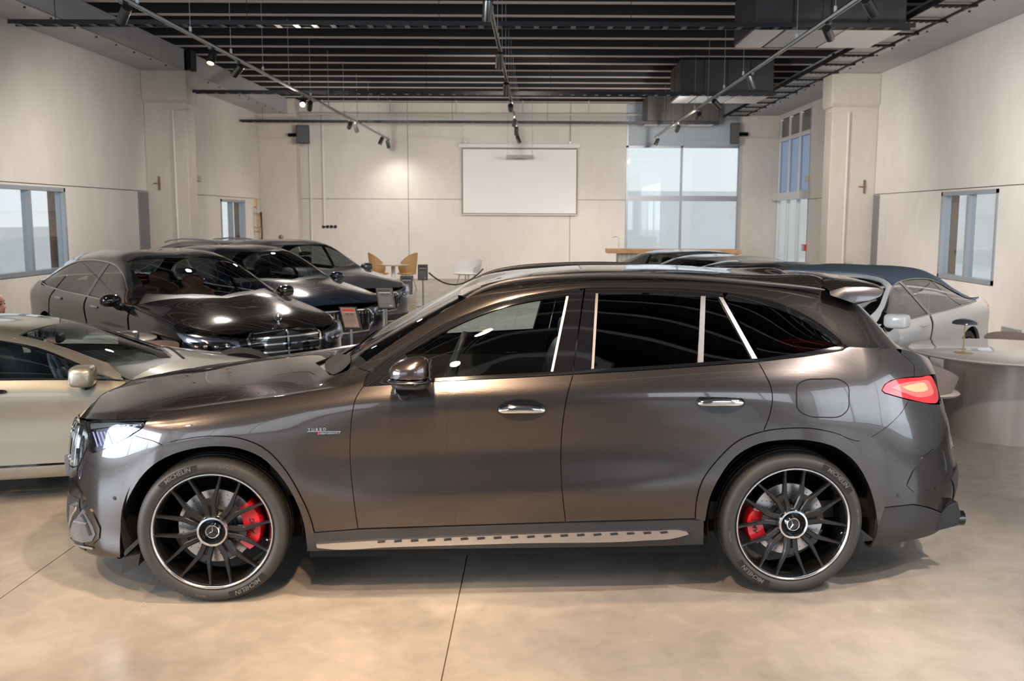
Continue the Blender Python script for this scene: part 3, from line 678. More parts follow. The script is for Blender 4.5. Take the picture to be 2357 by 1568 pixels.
class Loft:
    """body surface. keys: list of dict(z=[(x,z)..], y=[(x,y)..], xf, xr) from the lower edge to the centre line, car frame: x rearward, y outward, z up"""
    NU, NV = 421, 181
    def __init__(s, keys, xF, xR, nf=2.8, nr=2.8, su=2.5, mirror_top=True, sv=1.2):
        NU = s.NU; nF, nR = 90, 90
        t = np.arange(NU)
        rows = []
        for k in keys:
            th = np.linspace(0, PI / 2, nF + 1); ph = np.linspace(PI / 2, 0, nR + 1)
            a = xF - k['xf']; b = k['xr'] - xR
            xa = xF - a * np.cos(th) ** (2 / nf); xb = np.linspace(xF, xR, NU - nF - nR)[1:-1]; xc = xR + b * np.cos(ph) ** (2 / nr)
            x = np.concatenate([xa, xb, xc]); x = x[:NU]
            ry = np.concatenate([np.sin(th) ** (2 / nf), np.ones(len(xb)), np.sin(ph) ** (2 / nr)])[:NU]
            zx, zz = zip(*k['z']); yx, yy = zip(*k['y'])
            z = pchip(zx, zz, np.clip(x, min(zx), max(zx))); y = pchip(yx, yy, np.clip(x, min(yx), max(yx)))
            sk = k.get('s', su); y = gsmooth(y, sk); z = gsmooth(z, sk)
            yy = y * ry; rows.append(np.stack([x, yy, z], -1))
        R = np.array(rows)                              # nk, NU, 3
        nk = len(keys); s.nk = nk
        # chord parameter over the keys, averaged
        d = np.linalg.norm(np.diff(R, axis=0), axis=-1)[:, nF:NU - nR].mean(1)
        d = np.maximum(d, 0.03) ** 0.8
        kv = np.concatenate([[0], np.cumsum(d)]); kv /= kv[-1]; s.kv = kv
        # mirrored key beyond the centre for a smooth crown
        if mirror_top:
            M = R[-2].copy(); M[:, 1] *= -1
            Rm = np.concatenate([R, M[None]]); kvm = np.concatenate([kv, [2 - kv[-2]]])
        else: Rm, kvm = R, kv
        n = len(kvm); tan = np.zeros_like(Rm)
        for i in range(n):
            if i == 0: tan[i] = (Rm[1] - Rm[0]) / (kvm[1] - kvm[0])
            elif i == n - 1: tan[i] = (Rm[-1] - Rm[-2]) / (kvm[-1] - kvm[-2])
            else:
                h0 = kvm[i] - kvm[i - 1]; h1 = kvm[i + 1] - kvm[i]
                tan[i] = ((Rm[i] - Rm[i - 1]) / h0 * h1 + (Rm[i + 1] - Rm[i]) / h1 * h0) / (h0 + h1)
        v = np.linspace(0, 1, s.NV); P = np.zeros((NU, s.NV, 3))
        for j, vv in enumerate(v):
            i = min(max(np.searchsorted(kvm, vv) - 1, 0), nk - 2); h = kvm[i + 1] - kvm[i]; q = (vv - kvm[i]) / h
            P[:, j] = (2 * q**3 - 3 * q**2 + 1) * Rm[i] + (q**3 - 2 * q**2 + q) * h * tan[i] + (-2 * q**3 + 3 * q**2) * Rm[i + 1] + (q**3 - q**2) * h * tan[i + 1]
        if sv: P[:, :-6] = gsmooth(P, sv, 1)[:, :-6]
        P[:, -1, 1] = 0
        s.P = P
        du = np.gradient(P, axis=0); dv = np.gradient(P, axis=1)
        N = np.cross(du, dv); L = np.linalg.norm(N, axis=-1, keepdims=True); N = N / np.maximum(L, 1e-9)
        # outward = +y side / up
        sg = np.sign(N[NU // 2, s.NV // 3, 1]); N *= sg
        s.N = N
        s.mu = np.linalg.norm(du, axis=-1).mean(); s.mv = np.linalg.norm(dv, axis=-1).mean()
        s.ulen = np.linalg.norm(du, axis=-1)[:, s.NV // 3].cumsum(); s.vlen = np.linalg.norm(dv, axis=-1)[NU // 2].cumsum()
    def ev(s, G, uv):
        u = np.clip(uv[:, 0], 0, s.NU - 1.001); v = np.clip(uv[:, 1], 0, s.NV - 1.001)
        i = u.astype(int); j = v.astype(int); a = (u - i)[:, None]; b = (v - j)[:, None]
        return G[i, j] * (1 - a) * (1 - b) + G[i + 1, j] * a * (1 - b) + G[i, j + 1] * (1 - a) * b + G[i + 1, j + 1] * a * b
    def inv(s, pts, proj, G=None, vr=None, urange=None):
        """2D points -> (u, v) on the surface by Gauss-Newton, in the 2D frame given by proj(points 3D)"""
        pts = np.asarray(pts, float); Q = proj(s.P.reshape(-1, 3)).reshape(s.NU, s.NV, 2)
        st = 3; Qc = Q[::st, ::st]; msk = np.ones(Qc.shape[:2], bool); msk[:, np.arange(0, s.NV, st) < getattr(s, 'vmin', 0)] = False
        if vr: vv = np.arange(0, s.NV, st) / (s.NV - 1.0); msk &= ((vv >= vr[0]) & (vv <= vr[1]))[None, :]
        if urange: uu = np.arange(0, s.NU, st) / (s.NU - 1.0); msk &= ((uu >= urange[0]) & (uu <= urange[1]))[:, None]
        flat = Qc.reshape(-1, 2); mf = msk.reshape(-1)
        uv = np.zeros((len(pts), 2))
        for k, p in enumerate(pts):
            d = ((flat - p) ** 2).sum(1); d[~mf] = 1e18
            a = int(d.argmin()); uv[k] = (a // Qc.shape[1] * st, a % Qc.shape[1] * st)
        for it in range(24):
            q = s.ev(Q, uv); e = pts - q
            h = 0.5
            qu = (s.ev(Q, uv + [h, 0]) - s.ev(Q, uv - [h, 0])) / (2 * h); qv = (s.ev(Q, uv + [0, h]) - s.ev(Q, uv - [0, h])) / (2 * h)
            A = (qu**2).sum(1); B = (qu * qv).sum(1); D = (qv**2).sum(1); ga = (qu * e).sum(1); gb = (qv * e).sum(1); lam = 2e-3 * (A + D) + 1e-12
            A = A + lam; D = D + lam; det = A * D - B * B
            du = (D * ga - B * gb) / det; dv = (A * gb - B * ga) / det
            uv[:, 0] = np.clip(uv[:, 0] + np.clip(du, -4, 4), 0, s.NU - 1.001); uv[:, 1] = np.clip(uv[:, 1] + np.clip(dv, -3, 3), getattr(s, 'vmin', 0.0), s.NV - 1.001)
            if hasattr(s, 'uL') and proj is s.uproj:
                jj = uv[:, 1].astype(int); uv[:, 0] = np.clip(uv[:, 0], s.uL[jj] + 1.5, s.uR[jj] - 1.5)
        return uv
    def met(s, uv):   # roughly metric flat coordinates
        return np.stack([np.interp(uv[:, 0], np.arange(s.NU), s.ulen), np.interp(uv[:, 1], np.arange(s.NV), s.vlen)], -1)
    def unmet(s, m):
        return np.stack([np.interp(m[:, 0], s.ulen, np.arange(s.NU)), np.interp(m[:, 1], s.vlen, np.arange(s.NV))], -1)
def densify(pts, step, closed=True):
    out = []; n = len(pts); pts = np.asarray(pts, float)
    for i in range(n if closed else n - 1):
        a = pts[i]; b = pts[(i + 1) % n]; k = max(1, int(np.ceil(np.linalg.norm(b - a) / step)))
        for j in range(k): out.append(a + (b - a) * j / k)
    if not closed: out.append(pts[-1])
    return np.array(out)
def smooth_line(pts, n=40):
    """smooth open curve through the points"""
    pts = np.asarray(pts, float); L = np.concatenate([[0], np.cumsum(np.linalg.norm(np.diff(pts, axis=0), axis=1))])
    m = np.zeros_like(pts)
    for i in range(len(pts)):
        if 0 < i < len(pts) - 1:
            h0 = L[i] - L[i - 1]; h1 = L[i + 1] - L[i]
            m[i] = ((pts[i] - pts[i - 1]) / h0 * h1 + (pts[i + 1] - pts[i]) / h1 * h0) / (h0 + h1)
    m[0] = (pts[1] - pts[0]) / (L[1] - L[0]) if len(pts) > 1 else 0; m[-1] = (pts[-1] - pts[-2]) / (L[-1] - L[-2])
    out = []
    for x in np.linspace(0, L[-1], n):
        i = min(max(np.searchsorted(L, x) - 1, 0), len(pts) - 2); h = L[i + 1] - L[i]; q = (x - L[i]) / h
        out.append((2 * q**3 - 3 * q**2 + 1) * pts[i] + (q**3 - 2 * q**2 + q) * h * m[i] + (-2 * q**3 + 3 * q**2) * pts[i + 1] + (q**3 - q**2) * h * m[i + 1])
    return np.array(out)
def inside(poly, q):
    x, y = q[:, 0], q[:, 1]; c = np.zeros(len(q), bool); n = len(poly); j = n - 1
    for i in range(n):
        xi, yi = poly[i]; xj, yj = poly[j]
        cond = ((yi > y) != (yj > y)) & (x < (xj - xi) * (y - yi) / (yj - yi + 1e-15) + xi); c ^= cond; j = i
    return c
def offset_poly(m, g):
    """shrink a dense closed polygon by g"""
    a = np.roll(m, 1, 0); b = np.roll(m, -1, 0); t = b - a; L = np.linalg.norm(t, axis=1, keepdims=True); t = t / np.maximum(L, 1e-9)
    n = np.stack([-t[:, 1], t[:, 0]], -1)
    area = 0.5 * (m[:, 0] * np.roll(m[:, 1], -1) - np.roll(m[:, 0], -1) * m[:, 1]).sum()
    return m + n * g * (1 if area > 0 else -1)
def panel(L, name, poly, proj, m, parent, off=0.0, gap=0.0022, fold=0.012, cell=0.035, step=None, mirror=None, uvin=False, smoothz=0, vr=None, urange=None, thick=None, bulge=0.0):
    """sheet of the body surface cut out by a closed outline; returns (near, far) objects"""
    poly = np.asarray(poly, float)
    if uvin: uv0 = poly
    else:
        size = np.abs(poly.max(0) - poly.min(0)).max()
        poly = densify(poly, step or size / 60.0)
        uv0 = L.inv(poly, proj, vr=vr, urange=urange)
    me_ = L.met(uv0)
    # remove near-duplicate points
    keep = [0]
    for i in range(1, len(me_)):
        if np.linalg.norm(me_[i] - me_[keep[-1]]) > 0.0015: keep.append(i)
    if np.linalg.norm(me_[keep[-1]] - me_[keep[0]]) < 0.0015 and len(keep) > 3: keep.pop()
    me_ = me_[keep]
    if gap: me_ = offset_poly(me_, gap)
    lo, hi = me_.min(0), me_.max(0)
    gx = np.arange(lo[0] + cell / 2, hi[0], cell); gy = np.arange(lo[1] + cell / 2, hi[1], cell * 0.8)
    G = np.array([(x, y) for x in gx for y in gy]) if len(gx) and len(gy) else np.zeros((0, 2))
    if len(G):
        G = G[inside(me_, G)]
        if len(G):
            D = np.min(np.linalg.norm(G[:, None, :] - me_[None, ::2, :], axis=-1), axis=1); G = G[D > cell * 0.45]
    allp = np.concatenate([me_, G]) if len(G) else me_
    nb = len(me_)
    vs, es, fs, ov, oe, of = delaunay_2d_cdt([Vector(p) for p in allp], [], [list(range(nb))], 1, 1e-6)
    vm = np.array([list(v) for v in vs]); uv = L.unmet(vm)
    P = L.ev(L.P, uv); N = L.ev(L.N, uv); N /= np.maximum(np.linalg.norm(N, axis=1, keepdims=True), 1e-9)
    if bulge:
        d = np.min(np.linalg.norm(vm[:, None, :] - me_[None, :, :], axis=-1), axis=1); P = P + N * (bulge * (1 - np.exp(-d / 0.03)))[:, None]
    P = P + N * off
    # boundary edges
    cnt = {}
    for f in fs:
        for a, b in zip(f, f[1:] + f[:1] if isinstance(f, list) else tuple(f[1:]) + (f[0],)):
            k = (min(a, b), max(a, b)); cnt[k] = cnt.get(k, 0) + 1
    bd = [k for k, c in cnt.items() if c == 1]
    res = []
    for side in ((1, -1) if mirror in (None, True) else (1,)):
        sd = side * getattr(L, 'sy', 1); PP = P.copy(); NN = N.copy(); PP[:, 1] *= sd; NN[:, 1] *= sd
        verts = [tuple(p) for p in PP]; faces = []
        for f in fs:
            f = list(f); a, b, c = PP[f[0]], PP[f[1]], PP[f[2]]
            if np.dot(np.cross(b - a, c - a), NN[f[0]]) < 0: f = f[::-1]
            faces.append(f)
        nf = len(faces); nv0 = len(verts)
        norms = [tuple(n) for n in NN]
        if fold:
            dirs = {}
            oriented = set()
            for f in faces:
                for a, b in zip(f, f[1:] + f[:1]): oriented.add((a, b))
            idx = {}
            for a, b in bd:
                for v in (a, b):
                    if v not in idx:
                        idx[v] = len(verts); verts.append(tuple(PP[v])); verts.append(tuple(PP[v] - NN[v] * fold)); norms += [tuple(NN[v])] * 2
                if (a, b) not in oriented: a, b = b, a
                faces.append([idx[a], idx[a] + 1, idx[b] + 1, idx[b]])
        me = bpy.data.meshes.new(name); me.from_pydata(verts, [], faces)
        me.polygons.foreach_set('use_smooth', [True] * nf + [False] * (len(faces) - nf))
        me.materials.append(m); me.update()
        ln = np.zeros((len(me.loops), 3)); fn = np.zeros((len(me.polygons), 3)); me.polygons.foreach_get('normal', fn.ravel())
        fn = np.array([p.normal[:] for p in me.polygons]) if len(me.polygons) < 6 else fn
        li = 0; vi = np.zeros(len(me.loops), int); me.loops.foreach_get('vertex_index', vi)
        norms = np.array(norms); ln = norms[vi]
        tot = np.array([p.loop_total for p in me.polygons]); pi = np.repeat(np.arange(len(tot)), tot)
        fnn = np.array([p.normal[:] for p in me.polygons]); ln = np.where((pi >= nf)[:, None], fnn[pi], ln)
        try: me.normals_split_custom_set([tuple(x) for x in ln])
        except Exception as ex: print('normals', ex)
        o = link(name, me, None, parent); res.append(o)
    return res
def strip_poly(L, line, proj, w, **kw):
    """closed uv outline of a band of width w along a line traced on the surface"""
    uv = L.inv(densify(line, np.abs(np.diff(np.asarray(line, float), axis=0)).sum() / 40.0, closed=False), proj, **kw)
    m = L.met(uv); t = np.gradient(m, axis=0); t /= np.maximum(np.linalg.norm(t, axis=1, keepdims=True), 1e-9); n = np.stack([-t[:, 1], t[:, 0]], -1)
    ww = np.asarray(w, float)
    if ww.ndim: ww = np.interp(np.linspace(0, 1, len(m)), np.linspace(0, 1, len(ww)), ww)[:, None]
    return L.unmet(np.concatenate([m + n * ww / 2, (m - n * ww / 2)[::-1]]))
# ------------------------------------------------------------------ the main car: a charcoal estate-shaped SUV seen side on
MA = math.radians(3.06)
_c1 = atZ(495, 1390, 0.0); _c2 = atZ(1820, 1368, 0.0)
_d = (_c2 - _c1)[:2]; WB = float(np.linalg.norm(_d)); EX = np.array([_d[0], _d[1], 0]) / WB
EY = np.array([EX[1], -EX[0], 0.0]); ORG = _c1 - EY * 0.945; ORG[2] = 0
MZ = math.atan2(EX[1], EX[0])
# car frame x rearward (EX), y toward the camera (EY), z up : left handed (x,y) pair, so parent space uses y' = -y
def to_world(P):
    P = np.asarray(P); return ORG + P[..., 0:1] * EX + P[..., 1:2] * EY + P[..., 2:3] * np.array([0, 0, 1.0])
def mproj(P): return project(to_world(P))
def onplane(px, py, Y):
    """car coordinates (x, z) of a photo point on the lengthwise plane y=Y"""
    d = ray(px, py); t = (Y - (CAM - ORG) @ EY) / (d @ EY); w = CAM + d * t - ORG
    return float(w @ EX), float(w[2])
def key(front, mids, rear, wf, wr, s=2.5, dzc=0.0):
    """front/rear: silhouette photo points; mids: (px, py, y[, dz, Yplane])"""
    xs, zs, yy = [], [], []
    for m_ in mids:
        Yp = m_[4] if len(m_) > 4 else m_[2]; dz = m_[3] if len(m_) > 3 else 0
        x, z = onplane(m_[0], m_[1], Yp); xs.append(x); zs.append(z + dz); yy.append(m_[2])
    xs_f, zf = onplane(front[0], front[1], 0.72 * wf); xs_r, zr = onplane(rear[0], rear[1], 0.72 * wr)
    xf = XFm - (XFm - xs_f) / 0.83; xr = XRm + (xs_r - XRm) / 0.83
    z = [(xf, zf), (xs_f, zf)] + list(zip(xs, zs)) + [(xs_r, zr), (xr, zr)]
    zz = sorted(set(z)); out = [zz[0]]
    for q in zz[1:]:
        if q[0] - out[-1][0] > 0.012: out.append(q)
    y = [(xf, wf)] + sorted(zip(xs, yy)) + [(xr, wr)]
    yo = [y[0]]
    for q in y[1:]:
        if q[0] - yo[-1][0] > 0.012: yo.append(q)
    return dict(z=out, y=yo, xf=xf, xr=xr, s=s)
XFm, XRm = -0.18, 3.20
K = []
bot = [(278, 1290), (500, 1280), (707, 1266), (1100, 1262), (1500, 1258), (1615, 1253), (1800, 1254), (2014, 1255), (2100, 1242)]
K.append(key((185, 1266), [(a, b, 0.62, 0.0, 0.90) for a, b in bot], (2178, 1216), 0.55, 0.55))
K.append(key((168, 1257), [(a, b, 0.915) for a, b in bot], (2184, 1212), 0.84, 0.86))
K.append(key((150, 1218), [(290, 1232, .93), (500, 1236, .94), (724, 1226, .945), (825, 1218, .948), (1303, 1202, .948), (1600, 1194, .948), (2017, 1174, .945), (2100, 1162, .93)], (2202, 1135), 0.88, 0.88))
K.append(key((154, 1155), [(290, 1160, .95), (500, 1150, .965), (724, 1150, .960), (1000, 1146, .964), (1300, 1132, .966), (1640, 1118, .965), (1822, 1110, .965), (2030, 1095, .955), (2110, 1085, .935)], (2195, 1070), 0.91, 0.90))
K.append(key((162, 1072), [(290, 1075, .945), (420, 1068, .965), (600, 1058, .968), (820, 1058, .944), (1080, 1050, .938), (1300, 1044, .938), (1600, 1035, .952), (1822, 1025, .978), (2030, 1015, .955), (2110, 1000, .92)], (2190, 1008), 0.90, 0.90))
K.append(key((167, 1012), [(290, 1012, .925), (400, 1003, .955), (560, 990, .965), (820, 985, .952), (1080, 978, .948), (1300, 974, .948), (1600, 965, .958), (1822, 955, .972), (2030, 942, .94), (2110, 935, .90)], (2174, 955), 0.87, 0.87))
K.append(key((174, 983), [(260, 978, .895), (335, 976, .912), (430, 966, .928), (520, 954, .938), (600, 948, .940), (700, 938, .944), (834, 926, .950), (1000, 922, .952), (1318, 910, .954), (1500, 904, .956), (1745, 893, .955), (1940, 878, .935), (2040, 870, .90), (2110, 868, .86)], (2166, 905), 0.82, 0.82))
K.append(key((180, 970), [(250, 964, .845), (335, 962, .868), (430, 946, .885), (520, 934, .895), (600, 926, .900), (700, 912, .905), (770, 902, .910), (834, 890, .915), (1000, 877, .915), (1200, 868, .915), (1318, 861, .914), (1500, 850, .912), (1745, 832, .905), (1850, 820, .890), (1940, 806, .865), (2040, 812, .82), (2105, 822, .77)], (2154, 862), 0.76, 0.74))
K.append(key((185, 962), [(235, 938, .74), (290, 917, .76), (370, 903, .775), (460, 893, .785), (560, 884, .79), (700, 873, .80), (790, 864, .815), (851, 855, .845), (935, 800, .810), (1017, 750, .772), (1096, 716, .745), (1175, 689, .728), (1254, 674, .716), (1345, 665, .710), (1478, 664, .704), (1656, 673, .698), (1760, 689, .694), (1835, 716, .70), (1894, 751, .735), (1948, 795, .80), (2040, 800, .76), (2100, 812, .72)], (2146, 848), 0.68, 0.68))
K.append(key((188, 956), [(225, 925, .55), (270, 903, .58), (350, 887, .60), (450, 875, .62), (560, 865, .64), (700, 855, .66), (780, 848, .70), (800, 838, .735), (885, 786, .715), (964, 741, .69), (1072, 684, .648), (1130, 664, .63), (1227, 649, .612), (1400, 643, .60), (1550, 643, .598), (1700, 650, .595), (1800, 657, .59), (1900, 668, .575), (1958, 700, .59), (2030, 752, .63), (2080, 800, .64)], (2144, 846), 0.52, 0.60))
K.append(key((190, 951), [(222, 911, 0, .02, -.5), (255, 886, 0, .03, -.55), (291, 874, 0, .035, -.58), (348, 860, 0, .035, -.6), (406, 851, 0, .035, -.6), (487, 841, 0, .035, -.6), (569, 831, 0, .035, -.6), (650, 823, 0, .035, -.6), (732, 813, 0, .035, -.6), (770, 810, 0, .02, -.6), (830, 780, 0, .0, -.15), (896, 746, 0, 0, -.15), (948, 716, 0, 0, -.15), (990, 692, 0, 0, -.15), (1048, 663, 0, 0, -.15), (1106, 639, 0, 0, -.15), (1148, 627, 0, .0, -.15), (1227, 617, 0, .003, -.15), (1306, 612, 0, .003, -.2), (1420, 610, 0, .003, -.2), (1508, 611, 0, .003, -.2), (1597, 615, 0, .003, -.2), (1686, 621, 0, .003, -.2), (1767, 629, 0, .003, -.2), (1849, 638, 0, .003, -.2), (1903, 646, 0, .003, -.2), (1950, 664, 0, 0, -.2), (2010, 707, 0, 0, -.3), (2053, 757, 0, 0, -.35), (2084, 787, 0, 0, -.35), (2114, 810, 0, 0, -.4)], (2142, 840), 0.02, 0.02))
K[-1]['y'] = [(-2, 0), (5, 0)]
SF = (-.92, -.965, -.975, -.95, -.925, -.91, -.895, -.88, -.862, -.85, -.845); SR = (3.86, 3.97, 4.04, 3.99, 3.95, 3.895, 3.875, 3.86, 3.85, 3.845, 3.84)
for i_ in range(0, 8): K[i_]['s'] = 9
K[8]['s'] = 4; K[9]['s'] = 3; K[10]['s'] = 3
for k_, a_, b_ in zip(K, SF, SR):
    k_['xf'] = a_; k_['xr'] = b_
    k_['z'] = [q for q in k_['z'] if a_ < q[0] < b_]; k_['z'] = [(a_, k_['z'][0][1])] + k_['z'] + [(b_, k_['z'][-1][1])]
    if k_ is not K[10]: k_['y'] = [(a_, k_['y'][0][1])] + [q for q in k_['y'] if a_ < q[0] < b_] + [(b_, k_['y'][-1][1])]
def rz(k, x0, x1, new):
    K[k]['z'] = sorted([q for q in K[k]['z'] if not (x0 <= q[0] <= x1)] + new)
rz(10, -2, .55, [(K[10]['xf'], .855), (-.76, .925), (-.63, .946), (-.41, .966), (-.19, .992), (.03, 1.016), (.26, 1.040), (.40, 1.060), (.47, 1.080)])
rz(10, 2.9, 5, [(3.04, 1.540), (3.14, 1.515), (3.30, 1.470), (3.46, 1.370), (3.60, 1.255), (3.72, 1.185), (K[10]['xr'], 1.115)])
K[10]['z'] = [(x, z - 0.032 * float(np.interp(x, [.5, .6, 1.4, 1.7, 2.5, 2.8], [0, 1, 1, .1, .1, .6]))) for x, z in K[10]['z']]
K[9]['z'] = [(x, z - 0.022 * float(np.interp(x, [.55, .7, 1.35, 1.6, 2.5, 2.9, 3.2], [0, 1, 1, 0, 0, 1.2, .3]))) for x, z in K[9]['z']]
rz(9, -2, .60, [(K[9]['xf'], .848), (-.78, .905), (-.67, .926), (-.56, .938), (-.37, .957), (-.15, .982), (.10, 1.008), (.41, 1.041), (.54, 1.075)])
rz(8, -2, .70, [(K[8]['xf'], .842), (-.78, .880), (-.57, .920), (-.45, .934), (-.27, .948), (-.08, .969), (.14, .997), (.43, 1.036), (.63, 1.078)])
for k_, zf_, zr_ in ((2, .30, .45), (3, .46, .61), (4, .65, .79), (5, .765, .925), (6, .812, 1.03), (7, .832, 1.085)):
    K[k_]['z'] = [q for q in K[k_]['z'] if -.7 < q[0] < 3.6]; K[k_]['z'] = [(K[k_]['xf'], zf_)] + K[k_]['z'] + [(K[k_]['xr'], zr_)]
rz(8, 3.6, 5, [(3.70, 1.135), (K[8]['xr'], 1.10)]); rz(9, 3.6, 5, [(3.70, 1.145), (K[9]['xr'], 1.108)])
rz(9, 1.30, 3.15, [(1.36, 1.512), (1.58, 1.547), (1.97, 1.571), (2.31, 1.571), (2.65, 1.555), (2.88, 1.533), (3.10, 1.500)]); rz(10, 1.25, 3.20, [(1.30, 1.515), (1.6, 1.582), (1.97, 1.607), (2.35, 1.608), (2.65, 1.594), (2.9, 1.570), (3.12, 1.535)])
BL = Loft(K, XFm, XRm, 2.35, 2.35); BL.sy = -1; BL.vmin = BL.kv[1] * (BL.NV - 1) + 1.2

_Q = mproj(BL.P.reshape(-1, 3)).reshape(BL.NU, BL.NV, 2)[..., 0]
BL.uL = gsmooth(_Q[:200].argmin(0).astype(float), 3); BL.uR = gsmooth(_Q[200:].argmax(0).astype(float) + 200, 3); BL.uproj = mproj
# ---- materials of the main car
m_paint = mat('charcoal_metallic_paint', (0.095, 0.083, 0.081), 0.24, 0.9, coat=1.0, coat_rough=0.015, flake=0.3)
m_gloss = mat('gloss_black', (0.006, 0.006, 0.007), 0.08, 0.0, coat=1.0, coat_rough=0.01)
m_blackp = mat('black_plastic', (0.014, 0.014, 0.015), 0.5)
m_clad = mat('graphite_cladding', (0.040, 0.038, 0.039), 0.42, 0.3)
m_seam = mat('seam_black', (0.003, 0.003, 0.003), 0.9)
m_chrome = mat('chrome', (0.75, 0.76, 0.78), 0.07, 1.0)
m_satin = mat('satin_aluminium', (0.55, 0.55, 0.58), 0.3, 1.0)
m_tint = glass('privacy_glass', (0.035, 0.038, 0.04), 0.055)
m_clear = glass('clear_glass', (0.72, 0.80, 0.80), 0.045)
m_wsh = glass('windscreen_glass', (0.62, 0.68, 0.68), 0.055)
m_rubber = mat('tyre_rubber', (0.028, 0.026, 0.025), 0.55, bump=0.1, bscale=200)
m_rubber2 = mat('tyre_groove', (0.006, 0.006, 0.006), 0.8)
m_letter = mat('tyre_lettering', (0.11, 0.10, 0.09), 0.5)
m_rim = mat('matt_black_alloy', (0.010, 0.010, 0.011), 0.33, 0.3, coat=0.4, coat_rough=0.2)
m_rimg = mat('gloss_black_barrel', (0.01, 0.01, 0.01), 0.15, 0.4)
m_lip = mat('polished_rim', (0.80, 0.80, 0.82), 0.16, 1.0)
m_disc = mat('brake_disc_steel', (0.50, 0.51, 0.53), 0.28, 0.95)
m_red = mat('red_caliper', (0.62, 0.012, 0.02), 0.25, 0.0, coat=0.8)
m_int = mat('dark_interior', (0.012, 0.012, 0.013), 0.7)
m_leather = mat('black_leather', (0.018, 0.017, 0.018), 0.5)
m_tail = mat('red_lamp_lens', (0.55, 0.01, 0.02), 0.12, 0.0, coat=1.0)
m_tail2 = mat('red_reflector_glow', (0.95, 0.10, 0.09), 0.3, 0.0, emit=(1.0, 0.07, 0.05), estr=0.35, coat=1)  # unlit lamp part: emission stands in for the light it reflects
m_tail3 = mat('amber_reflector_glow', (0.95, 0.30, 0.16), 0.25, 0.0, emit=(1.0, 0.22, 0.12), estr=0.30, coat=1)  # amber part, same added glow in place of reflected light
m_lens = glass('lamp_lens', (0.92, 0.95, 1.0), 0.05)
m_refl = mat('lamp_reflector', (0.62, 0.66, 0.78), 0.12, 1.0)
m_blue = mat('blue_light_guide', (0.35, 0.38, 0.85), 0.15, 0.3, coat=1.0)

car = empty('suv', tuple(ORG), MZ); tag(car, 'charcoal metallic SUV parked side on in the foreground, filling the picture', 'car')
def MP(name, poly, m, parent=car, **kw): return panel(BL, name, poly, mproj, m, parent, **kw)
def to_c(px, py, Y):
    x, z = onplane(px, py, Y); return Vector((x, -Y, z))
A_OUT = [(266, 1276), (264, 1222), (269, 1176), (281, 1136), (301, 1096), (327, 1060), (353, 1036), (383, 1021), (430, 1010), (487, 1004), (561, 1011), (610, 1033), (651, 1074), (691, 1139), (716, 1196), (724, 1226)]
A_IN = [(280, 1289), (280, 1233), (284, 1195), (294, 1157), (310, 1124), (330, 1094), (356, 1069), (398, 1046), (447, 1032), (487, 1027), (549, 1031), (602, 1052), (642, 1090), (675, 1139), (700, 1204), (708, 1262)]
B_OUT = [(1600, 1194), (1602, 1160), (1615, 1110), (1651, 1059), (1702, 1013), (1753, 994), (1814, 986), (1886, 989), (1947, 1008), (1988, 1049), (2013, 1100), (2034, 1168)]
B_IN = [(1622, 1198), (1634, 1141), (1654, 1100), (1694, 1049), (1745, 1021), (1804, 1012), (1865, 1014), (1927, 1032), (1967, 1064), (1997, 1115), (2012, 1166), (2018, 1214)]
def sl(p, n=50): return [tuple(q) for q in smooth_line(p, n)]
AO, AI, BO, BI = sl(A_OUT), sl(A_IN), sl(B_OUT), sl(B_IN)
HOODCUT = sl([(232, 966), (290, 964), (335, 962), (430, 944), (520, 931), (600, 921), (660, 913), (700, 904), (735, 891), (758, 876), (772, 864)], 50)
FD = sl([(836, 890), (820, 915), (810, 960), (806, 1010), (806, 1060), (812, 1130), (824, 1217)], 30)       # fender / front door
DD = sl([(1319, 862), (1306, 910), (1297, 960), (1292, 1010), (1291, 1070), (1294, 1130), (1302, 1202)], 30)  # between the doors
RD = sl([(1745, 833), (1760, 860), (1774, 890), (1778, 915), (1773, 950), (1757, 994)], 26)                  # rear door / quarter
BELT1 = sl([(836, 890), (1000, 879), (1200, 869), (1319, 862)], 20)
BELT2 = sl([(1319, 862), (1500, 851), (1745, 833)], 20)
TAIL = sl([(2029, 899), (2036, 886), (2052, 876), (2085, 870), (2118, 868), (2140, 865), (2150, 881), (2157, 905), (2155, 928), (2138, 929), (2100, 922), (2060, 912), (2036, 905)], 60)
HL = sl([(192, 972), (230, 967), (290, 965), (325, 965), (336, 971), (331, 981), (306, 1000), (272, 1021), (240, 1034), (214, 1042), (204, 1036), (197, 1016), (191, 992)], 60)
k3 = lambda pts, a, b: [p for p in pts if a <= p[0] <= b]
# body panels
FENDBOT = [(824, 1218), (724, 1226)]
fend = [(336, 971)] + [p for p in HOODCUT if p[0] > 340] + [(800, 852), (822, 846), (851, 856), (843, 866)] + FD + FENDBOT + [p for p in AO[::-1] if p[0] > 383] + [(379, 1027), (352, 1015), (322, 1007), (307, 1002), (331, 983)]
MP('front_fender', fend, m_paint)
MP('front_door', FD + DD[::-1] + BELT1[::-1], m_paint)
rdl = [p for p in BO if p[0] < 1755]
MP('rear_door', DD + rdl + RD[::-1] + BELT2[::-1], m_paint)
DLO = sl([(851, 856), (890, 828), (935, 799), (1017, 749), (1096, 715), (1175, 689), (1254, 674), (1345, 664), (1478, 663), (1600, 667), (1668, 674), (1760, 689), (1835, 716), (1894, 751), (1948, 795)], 90)
SEAMT = sl([(822, 846), (885, 803), (964, 751), (1030, 711), (1072, 686), (1130, 665), (1227, 650), (1400, 644), (1550, 644), (1700, 651), (1800, 659), (1900, 670)], 70)
QB = sl([(1948, 1008), (1975, 1016), (2010, 1004), (2045, 980), (2075, 950), (2092, 921)], 20)
RG = [(1957, 704), (2000, 745), (2040, 783), (2074, 814)]
